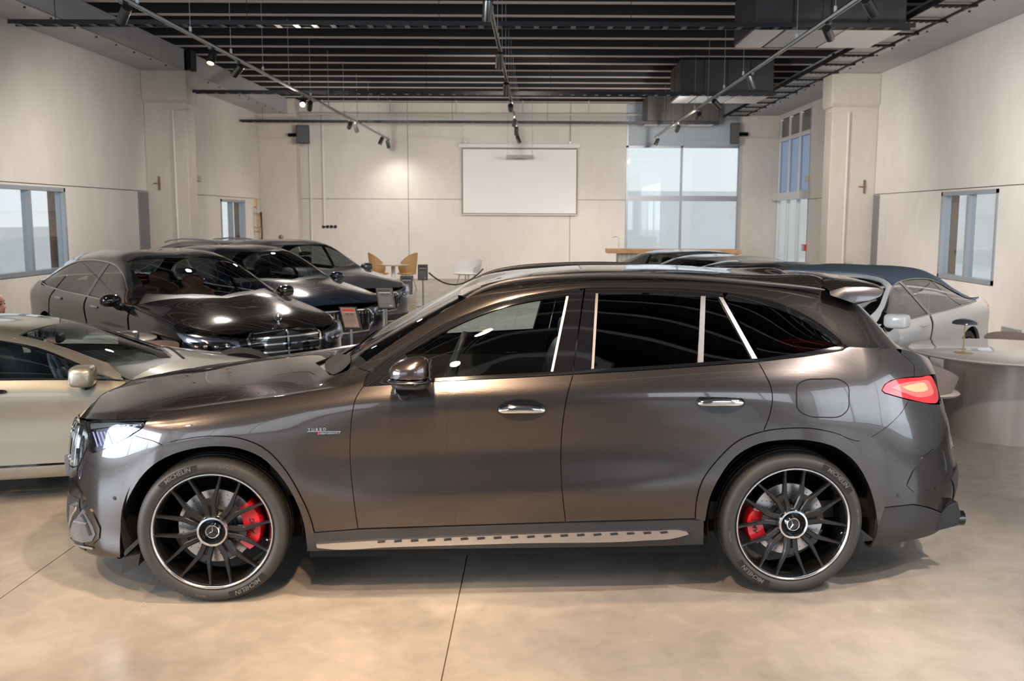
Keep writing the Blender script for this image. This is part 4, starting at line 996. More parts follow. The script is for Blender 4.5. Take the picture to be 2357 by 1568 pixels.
quarter = DLO + [(1951, 801), (1940, 807), (1850, 821)] + RD + [p for p in BO if 1757 < p[0] < 1947] + QB + [p for p in TAIL if p[0] < 2085 and p[1] > 895][::-1][0:0]
quarter += [(2060, 912), (2036, 905), (2029, 899), (2036, 886), (2052, 876), (2085, 870), (2105, 868), (2104, 840), (2090, 826)] + RG[::-1] + SEAMT[::-1]
MP('body_side', quarter, m_paint)
NUm, NVm = BL.NU - 1.01, BL.NV - 1.01
def uvof(pts, **kw): return BL.inv(np.asarray(pts, float), mproj, **kw)
def UV(name, uv, m, parent=car, **kw): return panel(BL, name, densify(np.asarray(uv, float), 3.0), mproj, m, parent, uvin=True, **kw)
ucw = uvof([(772, 864), (800, 846), (1066, 689), (1900, 669), (1955, 703), (2074, 814)])
# bonnet
hc = uvof(HOODCUT); vE = hc[0, 1]
cowlc = ucw[0, 0] - 16
hood = np.concatenate([hc, [[ucw[0, 0] - 3, ucw[0, 1] + 6]], [[ucw[0, 0] - 6, ucw[0, 1] + 16]], [[cowlc, NVm]], [[2, NVm]], [[4, (vE + NVm) / 2]], [[20, vE]]])
UV('bonnet', hood, m_paint, gap=0.001, cell=0.05)
# front bumper (wraps to the centre line)
hb = [(379, 1027), (352, 1015), (322, 1007), (307, 1002), (272, 1021), (240, 1035), (214, 1043), (204, 1037), (197, 1016)]
bu = uvof(hb); ao = uvof([p for p in AO if p[0] < 383])
bump = np.concatenate([bu, [[bu[-1, 0] - 14, bu[-1, 1] + 2]], [[0, bu[-1, 1] + 2]], [[0, 10]], [[ao[0, 0] - 30, 10]], [[ao[0, 0], 14]], ao])
UV('front_bumper', bump, m_paint, gap=0.0015, cell=0.045)
MP('headlamp_housing', HL, m_refl, off=-0.022, gap=0.0, fold=0.02)
hl = MP('headlamp_lens', HL, m_lens, off=0.002, gap=0.003)
for k in range(4):
    a = 205 + k * 9
    panel(BL, 'light_guide', strip_poly(BL, [(a + 4, 994), (a + 10, 1012), (a + 15, 1029 - k * 2)], mproj, 0.0075), mproj, m_blue, car, uvin=True, off=-0.010, gap=0, fold=0.004, cell=0.5)
MP('lamp_brow', [(198, 976), (240, 971), (300, 969), (328, 971), (322, 977), (280, 977), (230, 984), (202, 988)], m_chrome, off=-0.008, gap=0, fold=0.006, cell=0.02)
MP('lamp_bezel', [(296, 985), (328, 975), (318, 986), (290, 1005), (255, 1022), (262, 1008)], m_gloss, off=-0.012, gap=0, fold=0.006, cell=0.02)
for px_, py_, r_ in ((262, 995, 0.03), (287, 988, 0.024)):
    u_ = uvof([(px_, py_)]); P_ = BL.ev(BL.P, u_)[0]; N_ = BL.ev(BL.N, u_)[0]
    bm = bmesh.new(); lathe(bm, [(0, 0.012), (r_ * 0.6, 0.008), (r_, 0), (r_ * 1.1, -0.004), (r_ * 1.1, -0.02)], 20, Matrix.Translation((P_[0] - N_[0] * .02, -(P_[1] - N_[1] * .02), P_[2] - N_[2] * .02)) @ Vector((N_[0], -N_[1], N_[2])).to_track_quat('Z', 'Y').to_matrix().to_4x4())
    obj('projector_lens', bm, mat('lamp_lens_ball', (0.5, 0.55, 0.65), 0.05, 0.6, coat=1), car, smooth=True)
# grille with vertical bars on the nose
vG0, vG1 = 62, vE - 3
UV('grille', [[0, vG0], [46, vG0], [56, (vG0 + vG1) / 2], [48, vG1], [0, vG1]], m_gloss, off=0.004, gap=0, cell=0.06)
for k in range(9):
    u0 = 3 + k * 5.2
    UV('grille_bar', [[u0, vG0 + 3], [u0 + 1.6, vG0 + 3], [u0 + 1.6, vG1 - 4], [u0, vG1 - 4]], m_chrome, off=0.014, gap=0, fold=0.012, cell=0.06)
# lower intake insert on the corner, with blades
UV('centre_intake', [[0, 24], [52, 24], [50, 50], [0, 50]], m_blackp, off=0.003, gap=0, cell=0.06)
MP('corner_intake', [(162, 1162), (178, 1154), (196, 1180), (214, 1210), (221, 1230), (213, 1246), (190, 1250), (168, 1242), (158, 1222)], mat('intake_reflection', (0.30, 0.33, 0.39), 0.2, 0.9), off=0.003, gap=0.001, cell=0.02)  # body-coloured insert with its silver-blue reflection put into the colour
def band(nm, line, w, m, off, fold=0.006, mirror=None):
    return panel(BL, nm, strip_poly(BL, line, mproj, w), mproj, m, car, uvin=True, off=off, gap=0, fold=fold, cell=0.5, mirror=mirror)
band('bumper_crease', [(172, 1108), (190, 1140), (212, 1180), (229, 1216), (228, 1238), (214, 1252)], (0.006, 0.014, 0.018, 0.014, 0.006), m_paint, 0.006, 0.006)
band('intake_opening', [(184, 1170), (198, 1200), (210, 1232)], (0.006, 0.02, 0.022), m_blackp, 0.006)
band('intake_blade', [(166, 1166), (188, 1168)], 0.009, m_chrome, 0.010); band('intake_blade', [(166, 1198), (202, 1204)], 0.009, m_chrome, 0.010)
band('front_splitter', [(166, 1250), (190, 1257), (216, 1262)], 0.012, m_chrome, 0.008)
pl = to_c(150, 1115, 0.30)
boxo('licence_plate', -0.985, -0.955, -0.26, 0.26, 0.47, 0.58, mat('plate_back', (0.08, 0.08, 0.085), 0.4), car, bevel=0.004)
# flares, sills, cladding
MP('front_arch_flare', AO + AI[::-1], m_paint, off=0.010, gap=0.001, fold=0.035, cell=0.02)
MP('rear_arch_flare', BO + BI[::-1], m_paint, off=0.010, gap=0.001, fold=0.035, cell=0.02)
SB = [(1619, 1196), (1618, 1250), (1590, 1252), (1560, 1257), (1490, 1257), (1200, 1262), (900, 1264), (708, 1267)]
MP('side_sill', [(707, 1229)] + [(724, 1227), (824, 1220), (1000, 1214), (1302, 1204), (1600, 1196)] + SB, m_clad, off=0.012, gap=0.001, fold=0.05)
rb = MP('running_board', sl([(730, 1246), (860, 1238), (1000, 1232), (1300, 1221), (1500, 1216), (1570, 1216), (1586, 1221), (1560, 1230), (1480, 1237), (1200, 1243), (900, 1251), (760, 1255), (732, 1253)], 90), m_satin, off=0.032, gap=0, fold=0.022, cell=0.02, bulge=0.006)
stud0 = []
for k in range(18):
    x0 = 870 + k * 38; y0 = 1239 - (x0 - 870) * 0.0315
    MP('tread_stud', [(x0, y0), (x0 + 17, y0 - 1.5), (x0 + 19, y0 + 0.5), (x0 + 2, y0 + 2.2)], m_blackp, parent=rb[0], off=0.041, gap=0, fold=0.003, cell=0.02, mirror=False)
rbp = [(1949, 1009), (1962, 1013), (1975, 1016), (2010, 1004), (2045, 980), (2075, 950), (2092, 921), (2140, 930), (2162, 931)]
rbu = uvof(rbp); clu = uvof([(2034, 1168), (2100, 1161), (2160, 1134), (2188, 1100)]); bo = uvof([p for p in BO if p[0] > 1951])
rbump = np.concatenate([rbu, [[NUm - 30, rbu[-1, 1]]], [[NUm, rbu[-1, 1]]], [[NUm, clu[-1, 1] + 3]], [[NUm - 40, clu[-1, 1] + 3]], clu[::-1], bo[::-1]])
UV('rear_bumper', rbump, m_paint, gap=0.0015, cell=0.045)
ccl = uvof([(2017, 1174), (2034, 1169), (2100, 1162), (2160, 1136), (2188, 1102)])
clad = np.concatenate([ccl, [[NUm - 40, ccl[-1, 1] + 2]], [[NUm, ccl[-1, 1] + 2]], [[NUm, 12]], [[ccl[0, 0] + 40, 12]], [[ccl[0, 0] + 1, 13]]])
UV('rear_valance', clad, m_clad, gap=0.001, off=0.004, cell=0.05)
band('vent_crease', [(2088, 1116), (2101, 1088), (2124, 1054), (2150, 1034)], (0.003, 0.008, 0.008, 0.004), m_paint, 0.004, 0.005)
band('vent_lip', [(2088, 1118), (2104, 1131), (2128, 1133), (2152, 1124)], (0.003, 0.010, 0.010, 0.003), m_paint, 0.004, 0.005)
band('vent_slot', [(2168, 1038), (2174, 1062), (2176, 1084)], (0.006, 0.014, 0.010), mat('slot_silver', (0.20, 0.22, 0.25), 0.2, 0.8), 0.006)
# tail lamps
MP('tail_lamp', TAIL, m_tail, off=0.004, gap=0.002, fold=0.02, cell=0.02)
MP('lamp_reflector', sl([(2048, 893), (2070, 884), (2108, 878), (2134, 877), (2142, 890), (2146, 905), (2118, 915), (2075, 903)], 40), m_tail2, off=0.0065, gap=0, cell=0.02)
MP('indicator', sl([(2074, 891), (2098, 885), (2126, 884), (2132, 896), (2106, 903), (2085, 898)], 30), m_tail3, off=0.009, gap=0, cell=0.02)
# roof, screen, tailgate (halves meet on the centre line)
st_ = uvof(SEAMT); ws = st_[(st_[:, 0] < ucw[2, 0] + 0.1) & (st_[:, 0] > ucw[1, 0])]
uh = ws[-1, 0]; ub = ws[0, 0]
UV('windscreen', np.concatenate([ws, [[uh - 1, (ws[-1, 1] + NVm) / 2]], [[uh - 1, NVm]], [[ub - 15, NVm]], [[ub - 8, (ws[0, 1] + NVm) / 2]]]), m_wsh, gap=0.0, off=-0.002, fold=0, cell=0.05)
rs = st_[st_[:, 0] > uh]
UV('roof', np.concatenate([rs, [[rs[-1, 0] + 8, NVm]], [[uh - .8, NVm]], [[uh - .8, (rs[0, 1] + NVm) / 2]]]), m_paint, gap=0.0, cell=0.05)
UV('roof_glass', [[uh + 8, rs[0, 1] + 12], [uh + 100, rs[0, 1] + 14], [uh + 100, NVm], [uh + 6, NVm]], m_gloss, gap=0.0, off=0.003, fold=0.004, cell=0.05)
UV('cowl', [[ucw[0, 0] - 8, ucw[0, 1] + 2], [ub + 4, ws[0, 1] - 2], [ub - 4, (ws[0, 1] + NVm) / 2], [ub - 11, NVm], [cowlc - 4, NVm], [ucw[0, 0] - 10, ucw[0, 1] + 16]], m_blackp, off=-0.02, gap=0, fold=0, cell=0.04)
MP('cowl_cover', sl([(768, 864), (756, 858), (748, 846), (750, 834), (762, 824), (785, 818), (806, 820), (808, 832), (798, 846), (786, 856)], 40), m_seam, off=0.004, gap=0, fold=0.0, cell=0.02)
rg = uvof(RG); rgo = uvof([(2003, 692), (2028, 738), (2058, 778), (2100, 814)])
UV('rear_glass_edge', np.concatenate([rg, rgo[::-1]]), m_gloss, gap=0.0, cell=0.03)
UV('rear_window', np.concatenate([rgo, [[rgo[-1, 0] + 2, NVm]], [[rgo[0, 0] - 4, NVm]]]), glass('rear_window_glass', (0.10, 0.10, 0.10), 0.08), gap=0.0, cell=0.05)
tg = uvof([(2074, 814), (2090, 826), (2104, 840), (2105, 868), (2120, 867), (2146, 862)])
UV('tailgate', np.concatenate([tg, [[NUm - 20, tg[-1, 1]]], [[NUm, tg[-1, 1]]], [[NUm, NVm]], [[rgo[-1, 0] + 2, NVm]], rgo[-1:]]), m_paint, gap=0.001, cell=0.05)
UV('tailgate_lower', [[NUm - 28, rbu[-1, 1]], [NUm - 26, tg[-1, 1]], [NUm, tg[-1, 1]], [NUm, rbu[-1, 1]]], m_paint, gap=0.001, off=0.001, cell=0.05)
# spoiler
def PC(px, py, Y=0.60): v = to_c(px, py, Y); return (v.x, v.z)
sp = [PC(1902, 664), PC(1940, 652), PC(1985, 652), PC(2018, 655), PC(2032, 663), PC(2030, 671), PC(2004, 690), PC(1962, 702), PC(1945, 690)]
bm = bmesh.new()
secs = []
for yy, sc, dz in ((-0.655, 0.70, -0.02), (-0.64, 0.86, -0.014), (-0.60, 1.0, 0), (-0.3, 1.03, 0.012), (0, 1.04, 0.016), (0.3, 1.03, 0.012), (0.60, 1.0, 0), (0.64, 0.86, -0.014), (0.655, 0.70, -0.02)):
    x0 = sp[0][0]; zl_ = sp[-2][1]; fz = 1.0 if abs(yy) <= .6 else (0.85 if abs(yy) < .65 else 0.5); zl_ = zl_ + .022
    secs.append([bm.verts.new((x0 + (a - x0) * (sc if abs(yy) <= .6 else (.97 if abs(yy) < .65 else .90)), yy, zl_ + (b - zl_) * fz + (dz if abs(yy) <= .6 else 0))) for a, b in sp])
for A, B in zip(secs[:-1], secs[1:]):
    for i in range(len(sp)): bm.faces.new((A[i], A[(i + 1) % len(sp)], B[(i + 1) % len(sp)], B[i]))
bm.faces.new(secs[0]); bm.faces.new(secs[-1][::-1])
obj('roof_spoiler', bm, m_paint, car, smooth=True, bevel=0.006)
# seams between the panels
def seam(line, w=0.03): 
    uv = strip_poly(BL, line, mproj, w); panel(BL, 'panel_seam', uv, mproj, m_seam, car, off=-0.010, gap=0, fold=0, uvin=True, cell=0.5)
for ln in (FD, DD, RD, HOODCUT, [(822, 846), (851, 857)], [(379, 1027), (352, 1015), (322, 1003)], QB, SEAMT[22:], BELT1, BELT2, [(707, 1228), (824, 1218), (1302, 1203), (1600, 1195)], [(2017, 1173), (2034, 1168), (2100, 1161), (2160, 1135)]): seam(ln)
# fuel flap
FL = sl([(1833, 905), (1836, 886), (1850, 877), (1892, 873), (1936, 876), (1950, 886), (1954, 915), (1950, 945), (1938, 956), (1895, 961), (1856, 956), (1838, 944), (1833, 905)], 60)
panel(BL, 'fuel_flap_gap', strip_poly(BL, FL, mproj, 0.005), mproj, m_seam, car, off=0.0012, gap=0, fold=0, uvin=True, cell=0.5, mirror=False)
MP('fuel_flap', FL[:-1], m_paint, off=0.002, gap=0.003, fold=0.004, mirror=False)
# daylight openings: black surrounds, bright strips, glass
GT = sl([(934, 815), (1017, 767), (1096, 730), (1175, 704), (1254, 689), (1307, 682)], 40)
MP('door_frame_trim', [p for p in DLO if p[0] < 1346] + [(1343, 677), (1307, 681)] + GT[::-1] + [(934, 815), (905, 833), (872, 860), (850, 880), (838, 888), (836, 888)], m_gloss, off=0.001, gap=0.0005)
MP('mirror_sail', [(842, 886), (852, 878), (872, 861), (905, 834), (934, 816), (936, 872), (900, 878)], m_gloss, off=0.003, gap=0)
MP('belt_moulding', [(838, 884), (1000, 871), (1200, 860), (1319, 853), (1319, 861)] + BELT1[::-1], m_gloss, off=0.005, gap=0.0003, fold=0.01, cell=0.01)
MP('belt_moulding', [(1320, 853), (1500, 843), (1742, 826), (1746, 832)] + BELT2[::-1], m_gloss, off=0.005, gap=0.0003, fold=0.01, cell=0.01)
MP('door_pillar', [(1309, 681), (1344, 665), (1318, 853), (1270, 857)], m_gloss, off=0.0, gap=0.001)
MP('door_pillar', [(1347, 665), (1374, 668), (1366, 850), (1320, 853)], m_gloss, off=0.0, gap=0.001)
MP('rear_frame_trim', [(1347, 665)] + [p for p in DLO if 1350 < p[0] < 1668] + [(1667, 686), (1655, 684), (1610, 681), (1478, 674), (1374, 676), (1348, 678)], m_gloss, off=0.001, gap=0)
MP('bright_strip', [(1303, 683), (1309, 682), (1273, 857), (1267, 858)], m_satin, off=0.003, gap=0, cell=0.01, fold=0.006)
MP('bright_strip', [(1371, 676), (1377, 676), (1367, 849), (1361, 850)], m_satin, off=0.003, gap=0, cell=0.01, fold=0.006)
MP('window_divider', [(1613, 682), (1624, 682), (1619, 834), (1606, 835)], m_satin, off=0.002, gap=0, cell=0.01, fold=0.006)
MP('bright_strip', [(1654, 684), (1664, 686), (1743, 826), (1732, 828)], m_satin, off=0.003, gap=0, cell=0.01, fold=0.006)
QG = sl([(1676, 690), (1755, 702), (1820, 724), (1880, 759), (1926, 797)], 30)
MP('quarter_trim', [p for p in DLO if p[0] > 1667] + [(1951, 802), (1935, 808), (1850, 821), (1748, 833), (1744, 826), (1758, 825), (1850, 812), (1926, 798)] + QG[::-1] + [(1672, 694), (1744, 826), (1740, 826), (1666, 686)][0:0] + [(1668, 686)], m_gloss, off=0.002, gap=0)
MP('front_window', [(936, 872)] + GT + [(1268, 857), (1100, 864)], m_clear, off=-0.008, gap=0.0, fold=0, cell=0.05)
MP('rear_window_pane', [(1362, 851), (1375, 676), (1478, 674), (1612, 681), (1606, 835)], m_tint, off=-0.006, gap=0.0, fold=0, cell=0.05)
MP('rear_window_pane', [(1618, 835), (1623, 682), (1655, 685), (1733, 828)], m_tint, off=-0.006, gap=0, fold=0, cell=0.05)
MP('quarter_window', [(1758, 826), (1672, 692)] + QG + [(1850, 813)], m_tint, off=-0.003, gap=0, fold=0, cell=0.05)
# roof rails
for s in (1, -1):
    pts = [to_c(a, b, 0.60) for a, b in sl([(1074, 686), (1100, 671), (1140, 656), (1214, 643), (1300, 637), (1450, 634), (1600, 640), (1745, 652), (1850, 662), (1898, 668)], 40)]
    bm = bmesh.new(); tube(bm, [(p.x, p.y * s, p.z) for p in pts], [0.006 + 0.010 * math.sin(PI * min(1, max(0, i / 39)) ) ** 0.4 for i in range(40)], 10)
    obj('roof_rail', bm, m_clad, car, smooth=True)
# roof aerial trim lines
for a in ([(1100, 668), (1106, 662), (1133, 640), (1128, 641)],): pass
# mirrors
for s in (1, -1):
    c = to_c(943, 858, 1.06); bm = bmesh.new()
    superell(bm, (0, 0, 0), 0.098, 0.11, 0.074, 2.6, 28, 16)
    for v in bm.verts:
        f = (v.co.x + 0.098) / 0.196; v.co.z *= 0.62 + 0.42 * f ** 0.7; v.co.z += 0.012 * f
        if v.co.z < -0.018: v.co.z = -0.018
    bmesh.ops.translate(bm, verts=bm.verts, vec=(c.x, c.y * s, c.z)); mh = obj('door_mirror', bm, m_paint, car, smooth=True)
    c2 = to_c(942, 873, 1.06); bm = bmesh.new(); superell(bm, (c2.x, c2.y * s, c2.z), 0.102, 0.114, 0.013, 3, 28, 8); obj('mirror_chrome_band', bm, m_chrome, mh, smooth=True)
    c2 = to_c(946, 884, 1.05); bm = bmesh.new(); superell(bm, (c2.x, c2.y * s, c2.z), 0.092, 0.10, 0.018, 3, 24, 8); obj('mirror_base', bm, m_clad, mh, smooth=True)
    c2 = to_c(957, 887, 1.15); bm = bmesh.new(); lathe(bm, [(0, 0.004), (0.009, 0.003), (0.011, 0)], 14, Matrix.Translation((c2.x, c2.y * s, c2.z)) @ Matrix.Rotation(PI / 2 * s, 4, 'X')); obj('mirror_camera', bm, m_gloss, mh)
    p1 = to_c(930, 893, 1.02); p2 = to_c(928, 910, 0.93); bm = bmesh.new()
    tube(bm, [(p1.x, p1.y * s, p1.z), ((p1.x + p2.x) / 2, (p1.y + p2.y) / 2 * s, (p1.z + p2.z) / 2), (p2.x + 0.005, p2.y * s, p2.z)], [0.042, 0.038, 0.03], 14); obj('mirror_foot', bm, m_gloss, mh, smooth=True)
    bm = bmesh.new(); box(bm, c.x + 0.094, c.x + 0.10, c.y * s - 0.08, c.y * s + 0.08, c.z - 0.015, c.z + 0.05); obj('mirror_glass', bm, m_chrome, mh)
# door handles
def on_surface(px, py, off=0.0):
    u_ = uvof([(px, py)]); P_ = BL.ev(BL.P, u_)[0] + BL.ev(BL.N, u_)[0] * off; return P_
for (px, py) in ((1201, 944), (1658, 928)):
    C_ = [(px + 56 * math.cos(t), py + 25 * math.sin(t)) for t in np.linspace(0, 2 * PI, 40, endpoint=False)]
    MP('handle_recess', C_, m_gloss, off=0.0018, gap=0, fold=0, cell=0.02)
    for s in (1, -1):
        P_ = on_surface(px, py - 2, 0.016); bm = bmesh.new()
        superell(bm, (P_[0], -P_[1] * s, P_[2]), 0.114, 0.017, 0.021, 2.4, 28, 12)
        for v in bm.verts:
            f = (v.co.x - P_[0]) / 0.114; v.co.z += -0.008 * f * f + 0.004
        obj('door_handle', bm, m_chrome, car, smooth=True)
# fender badge
def badge(s, px, py, size, name='fender_badge', m=m_chrome, shear=0.0):
    P_ = on_surface(px, py, 0.001); bm = bmesh.new()
    M = Matrix.Translation((P_[0], -P_[1], P_[2])) @ Matrix(((1, 0, 0, 0), (0, 0, -1, 0), (0, 1, 0, 0), (0, 0, 0, 1))) @ Matrix.Rotation(math.radians(2.0), 4, 'Z')
    text_bm(bm, s, size, M, 0.002, shear=shear); return obj(name, bm, m, car)
badge('T U R B O', 730, 989, 0.020)
badge('E PERFORMANCE', 757, 997.5, 0.014, shear=0.2)
P_ = on_surface(746, 993, 0.002); bm = bmesh.new()
box(bm, P_[0] - 0.08, P_[0] + 0.08, -P_[1] - 0.002, -P_[1], P_[2] - 0.0015, P_[2] + 0.0015, None); obj('badge_line', bm, m_chrome, car)
P_ = on_surface(734, 997, 0.002); bm = bmesh.new(); box(bm, P_[0] - 0.004, P_[0] + 0.004, -P_[1] - 0.002, -P_[1], P_[2] - 0.005, P_[2] + 0.005); obj('badge_accent', bm, m_red, car)
# parking sensors
for px, py in ((265, 1147), (2067, 1140)):
    P_ = on_surface(px, py, 0.001); bm = bmesh.new(); lathe(bm, [(0, 0.003), (0.009, 0.002), (0.011, -0.002)], 14, Matrix.Translation((P_[0], -P_[1], P_[2])) @ Matrix.Rotation(PI / 2, 4, 'X')); obj('parking_sensor', bm, m_clad, car)
# exhaust and diffuser
for s in (1, -1):
    a = [PC(2128, 1205, 0.7), PC(2175, 1160, 0.7), PC(2196, 1150, 0.7), PC(2204, 1180, 0.7), PC(2196, 1205, 0.7), PC(2150, 1217, 0.7)]
    bm = bmesh.new(); prism(bm, a, s * 0.74, s * 0.45); obj('diffuser', bm, m_blackp, car, bevel=0.004)
    c = PC(2200, 1192, 0.66); bm = bmesh.new()
    for dy in (0.0, 0.12): tube(bm, [(c[0] - 0.08, s * (0.66 - dy), c[1] + 0.0), (c[0] + 0.035, s * (0.66 - dy), c[1])], 0.042, 16)
    obj('exhaust_tip', bm, m_gloss, car, smooth=True)
# wheel wells, underbody, mud flaps, inner door skins
for x0, nm in ((0.0, 'wheel_well'), (WB, 'wheel_well')):
    for s in (1, -1):
        bm = bmesh.new(); prof = [(0.435, 0.0), (0.43, 0.30), (0.0, 0.30)]
        lathe(bm, prof, 40, Matrix.Translation((x0, -s * 0.945, 0.385)) @ Matrix.Rotation(-PI / 2 * s, 4, 'X'), a0=(-0.25), a1=PI + 0.25)
        if s < 0:
            bm.free(); bm = bmesh.new(); lathe(bm, prof, 40, Matrix.Translation((x0, 0.945, 0.385)) @ Matrix.Rotation(PI / 2, 4, 'X'), a0=-0.25 , a1=PI + 0.25)
        else:
            bm.free(); bm = bmesh.new(); lathe(bm, [(a, -b) for a, b in prof], 40, Matrix.Translation((x0, -0.945, 0.385)) @ Matrix.Rotation(PI / 2, 4, 'X'), a0=-0.25, a1=PI + 0.25)
        obj(nm, bm, m_seam, car)
boxo('underbody', 0.45, WB - 0.45, -0.86, 0.86, 0.20, 0.36, m_seam, car)
boxo('underbody', -0.80, 3.75, -0.60, 0.60, 0.22, 0.42, m_seam, car)
for s in (1, -1):
    a = [PC(283, 1285, 0.9), PC(279, 1323, 0.9), PC(318, 1304, 0.9), PC(323, 1275, 0.9)]
    bm = bmesh.new(); prism(bm, a, -s * 0.90, -s * 0.62); obj('air_deflector', bm, m_blackp, car)
    bm = bmesh.new(); box(bm, 0.42, WB - 0.42, min(-s * 0.84, -s * 0.82), max(-s * 0.84, -s * 0.82), 0.35, 0.98); obj('inner_door_skin', bm, m_int, car)
# interior
boxo('cabin_floor', 0.4, 3.6, -0.82, 0.82, 0.36, 0.45, m_int, car)
dz_ = PC(1000, 850, 0.3)
bm = bmesh.new(); prism(bm, [(0.25, 0.5), (0.25, 0.98), (0.45, 1.0), (0.62, 0.985), (0.72, 0.93), (0.70, 0.75), (0.62, 0.5)], -0.80, 0.80); obj('dashboard', bm, m_leather, car, bevel=0.01)
boxo('display', 0.655, 0.67, -0.06, 0.14, 0.90, 1.04, m_gloss, car)
st = to_c(1040, 838, 0.38)
bm = bmesh.new(); Ms = Matrix.Translation((st.x, -0.38, st.z - 0.01)) @ Matrix.Rotation(math.radians(-68), 4, 'Y')
tube(bm, [Ms @ Vector((0.185 * math.cos(a), 0.185 * math.sin(a), 0)) for a in np.linspace(0, 2 * PI, 36, endpoint=False)], 0.017, 10, closed=True)
swh = obj('steering_wheel', bm, m_leather, car, smooth=True)
bm = bmesh.new(); superell(bm, (0, 0, -0.01), 0.06, 0.075, 0.03, 3, 16, 8, Ms)
for a in (0.3, PI - 0.3, -PI / 2): tube(bm, [Ms @ Vector((0.04 * math.cos(a + PI / 2), 0.04 * math.sin(a + PI / 2), -0.005)), Ms @ Vector((0.18 * math.cos(a + PI / 2), 0.18 * math.sin(a + PI / 2), 0))], 0.014, 8)
obj('wheel_hub', bm, m_dkm, swh, smooth=True)
def seat(x, y, name='seat', h=0.0, m=m_leather, par=car, w=0.26):
    s_ = obj_seat(x, y, h, w); o = obj(name, s_, m, par, smooth=True)
    bm = bmesh.new(); superell(bm, (x + 0.36, y, 1.20 + h), 0.06, 0.13, 0.085, 3, 18, 10); obj('headrest', bm, m, o, smooth=True)
    return o
def obj_seat(x, y, h, w):
    bm = bmesh.new(); superell(bm, (x, y, 0.62 + h), 0.27, w, 0.11, 3.5, 20, 10)
    M = Matrix.Translation((x + 0.27, y, 0.86 + h)) @ Matrix.Rotation(math.radians(16), 4, 'Y'); superell(bm, (0, 0, 0), 0.08, w, 0.30, 3.5, 20, 12, M); return bm
for y in (-0.38, 0.38): seat(1.48, y); seat(2.25, y, 'rear_seat')
boxo('parcel_shelf', 2.55, 3.4, -0.7, 0.7, 0.93, 0.96, m_int, car)
boxo('roof_lining', 1.35, 2.9, -0.55, 0.55, 1.46, 1.48, m_int, car)
rm = to_c(985, 790, 0.0)
bm = bmesh.new(); superell(bm, (1.15, 0.0, 1.33), 0.02, 0.12, 0.035, 3, 16, 8); obj('rear_view_mirror', bm, m_blackp, car, smooth=True)
# wipers
for s, q in ((1, 0.0), (-1, 0.15)):
    a = to_c(792, 850, 0.45); b_ = to_c(800, 838, 0.2)
    bm = bmesh.new(); tube(bm, [(a.x + 0.02, -0.62 + q, a.z + 0.012), (a.x + 0.02, -0.2 + q, a.z + 0.04), (a.x + 0.05, 0.05 + q, a.z + 0.05)], 0.008, 6); obj('wiper', bm, m_black, car)
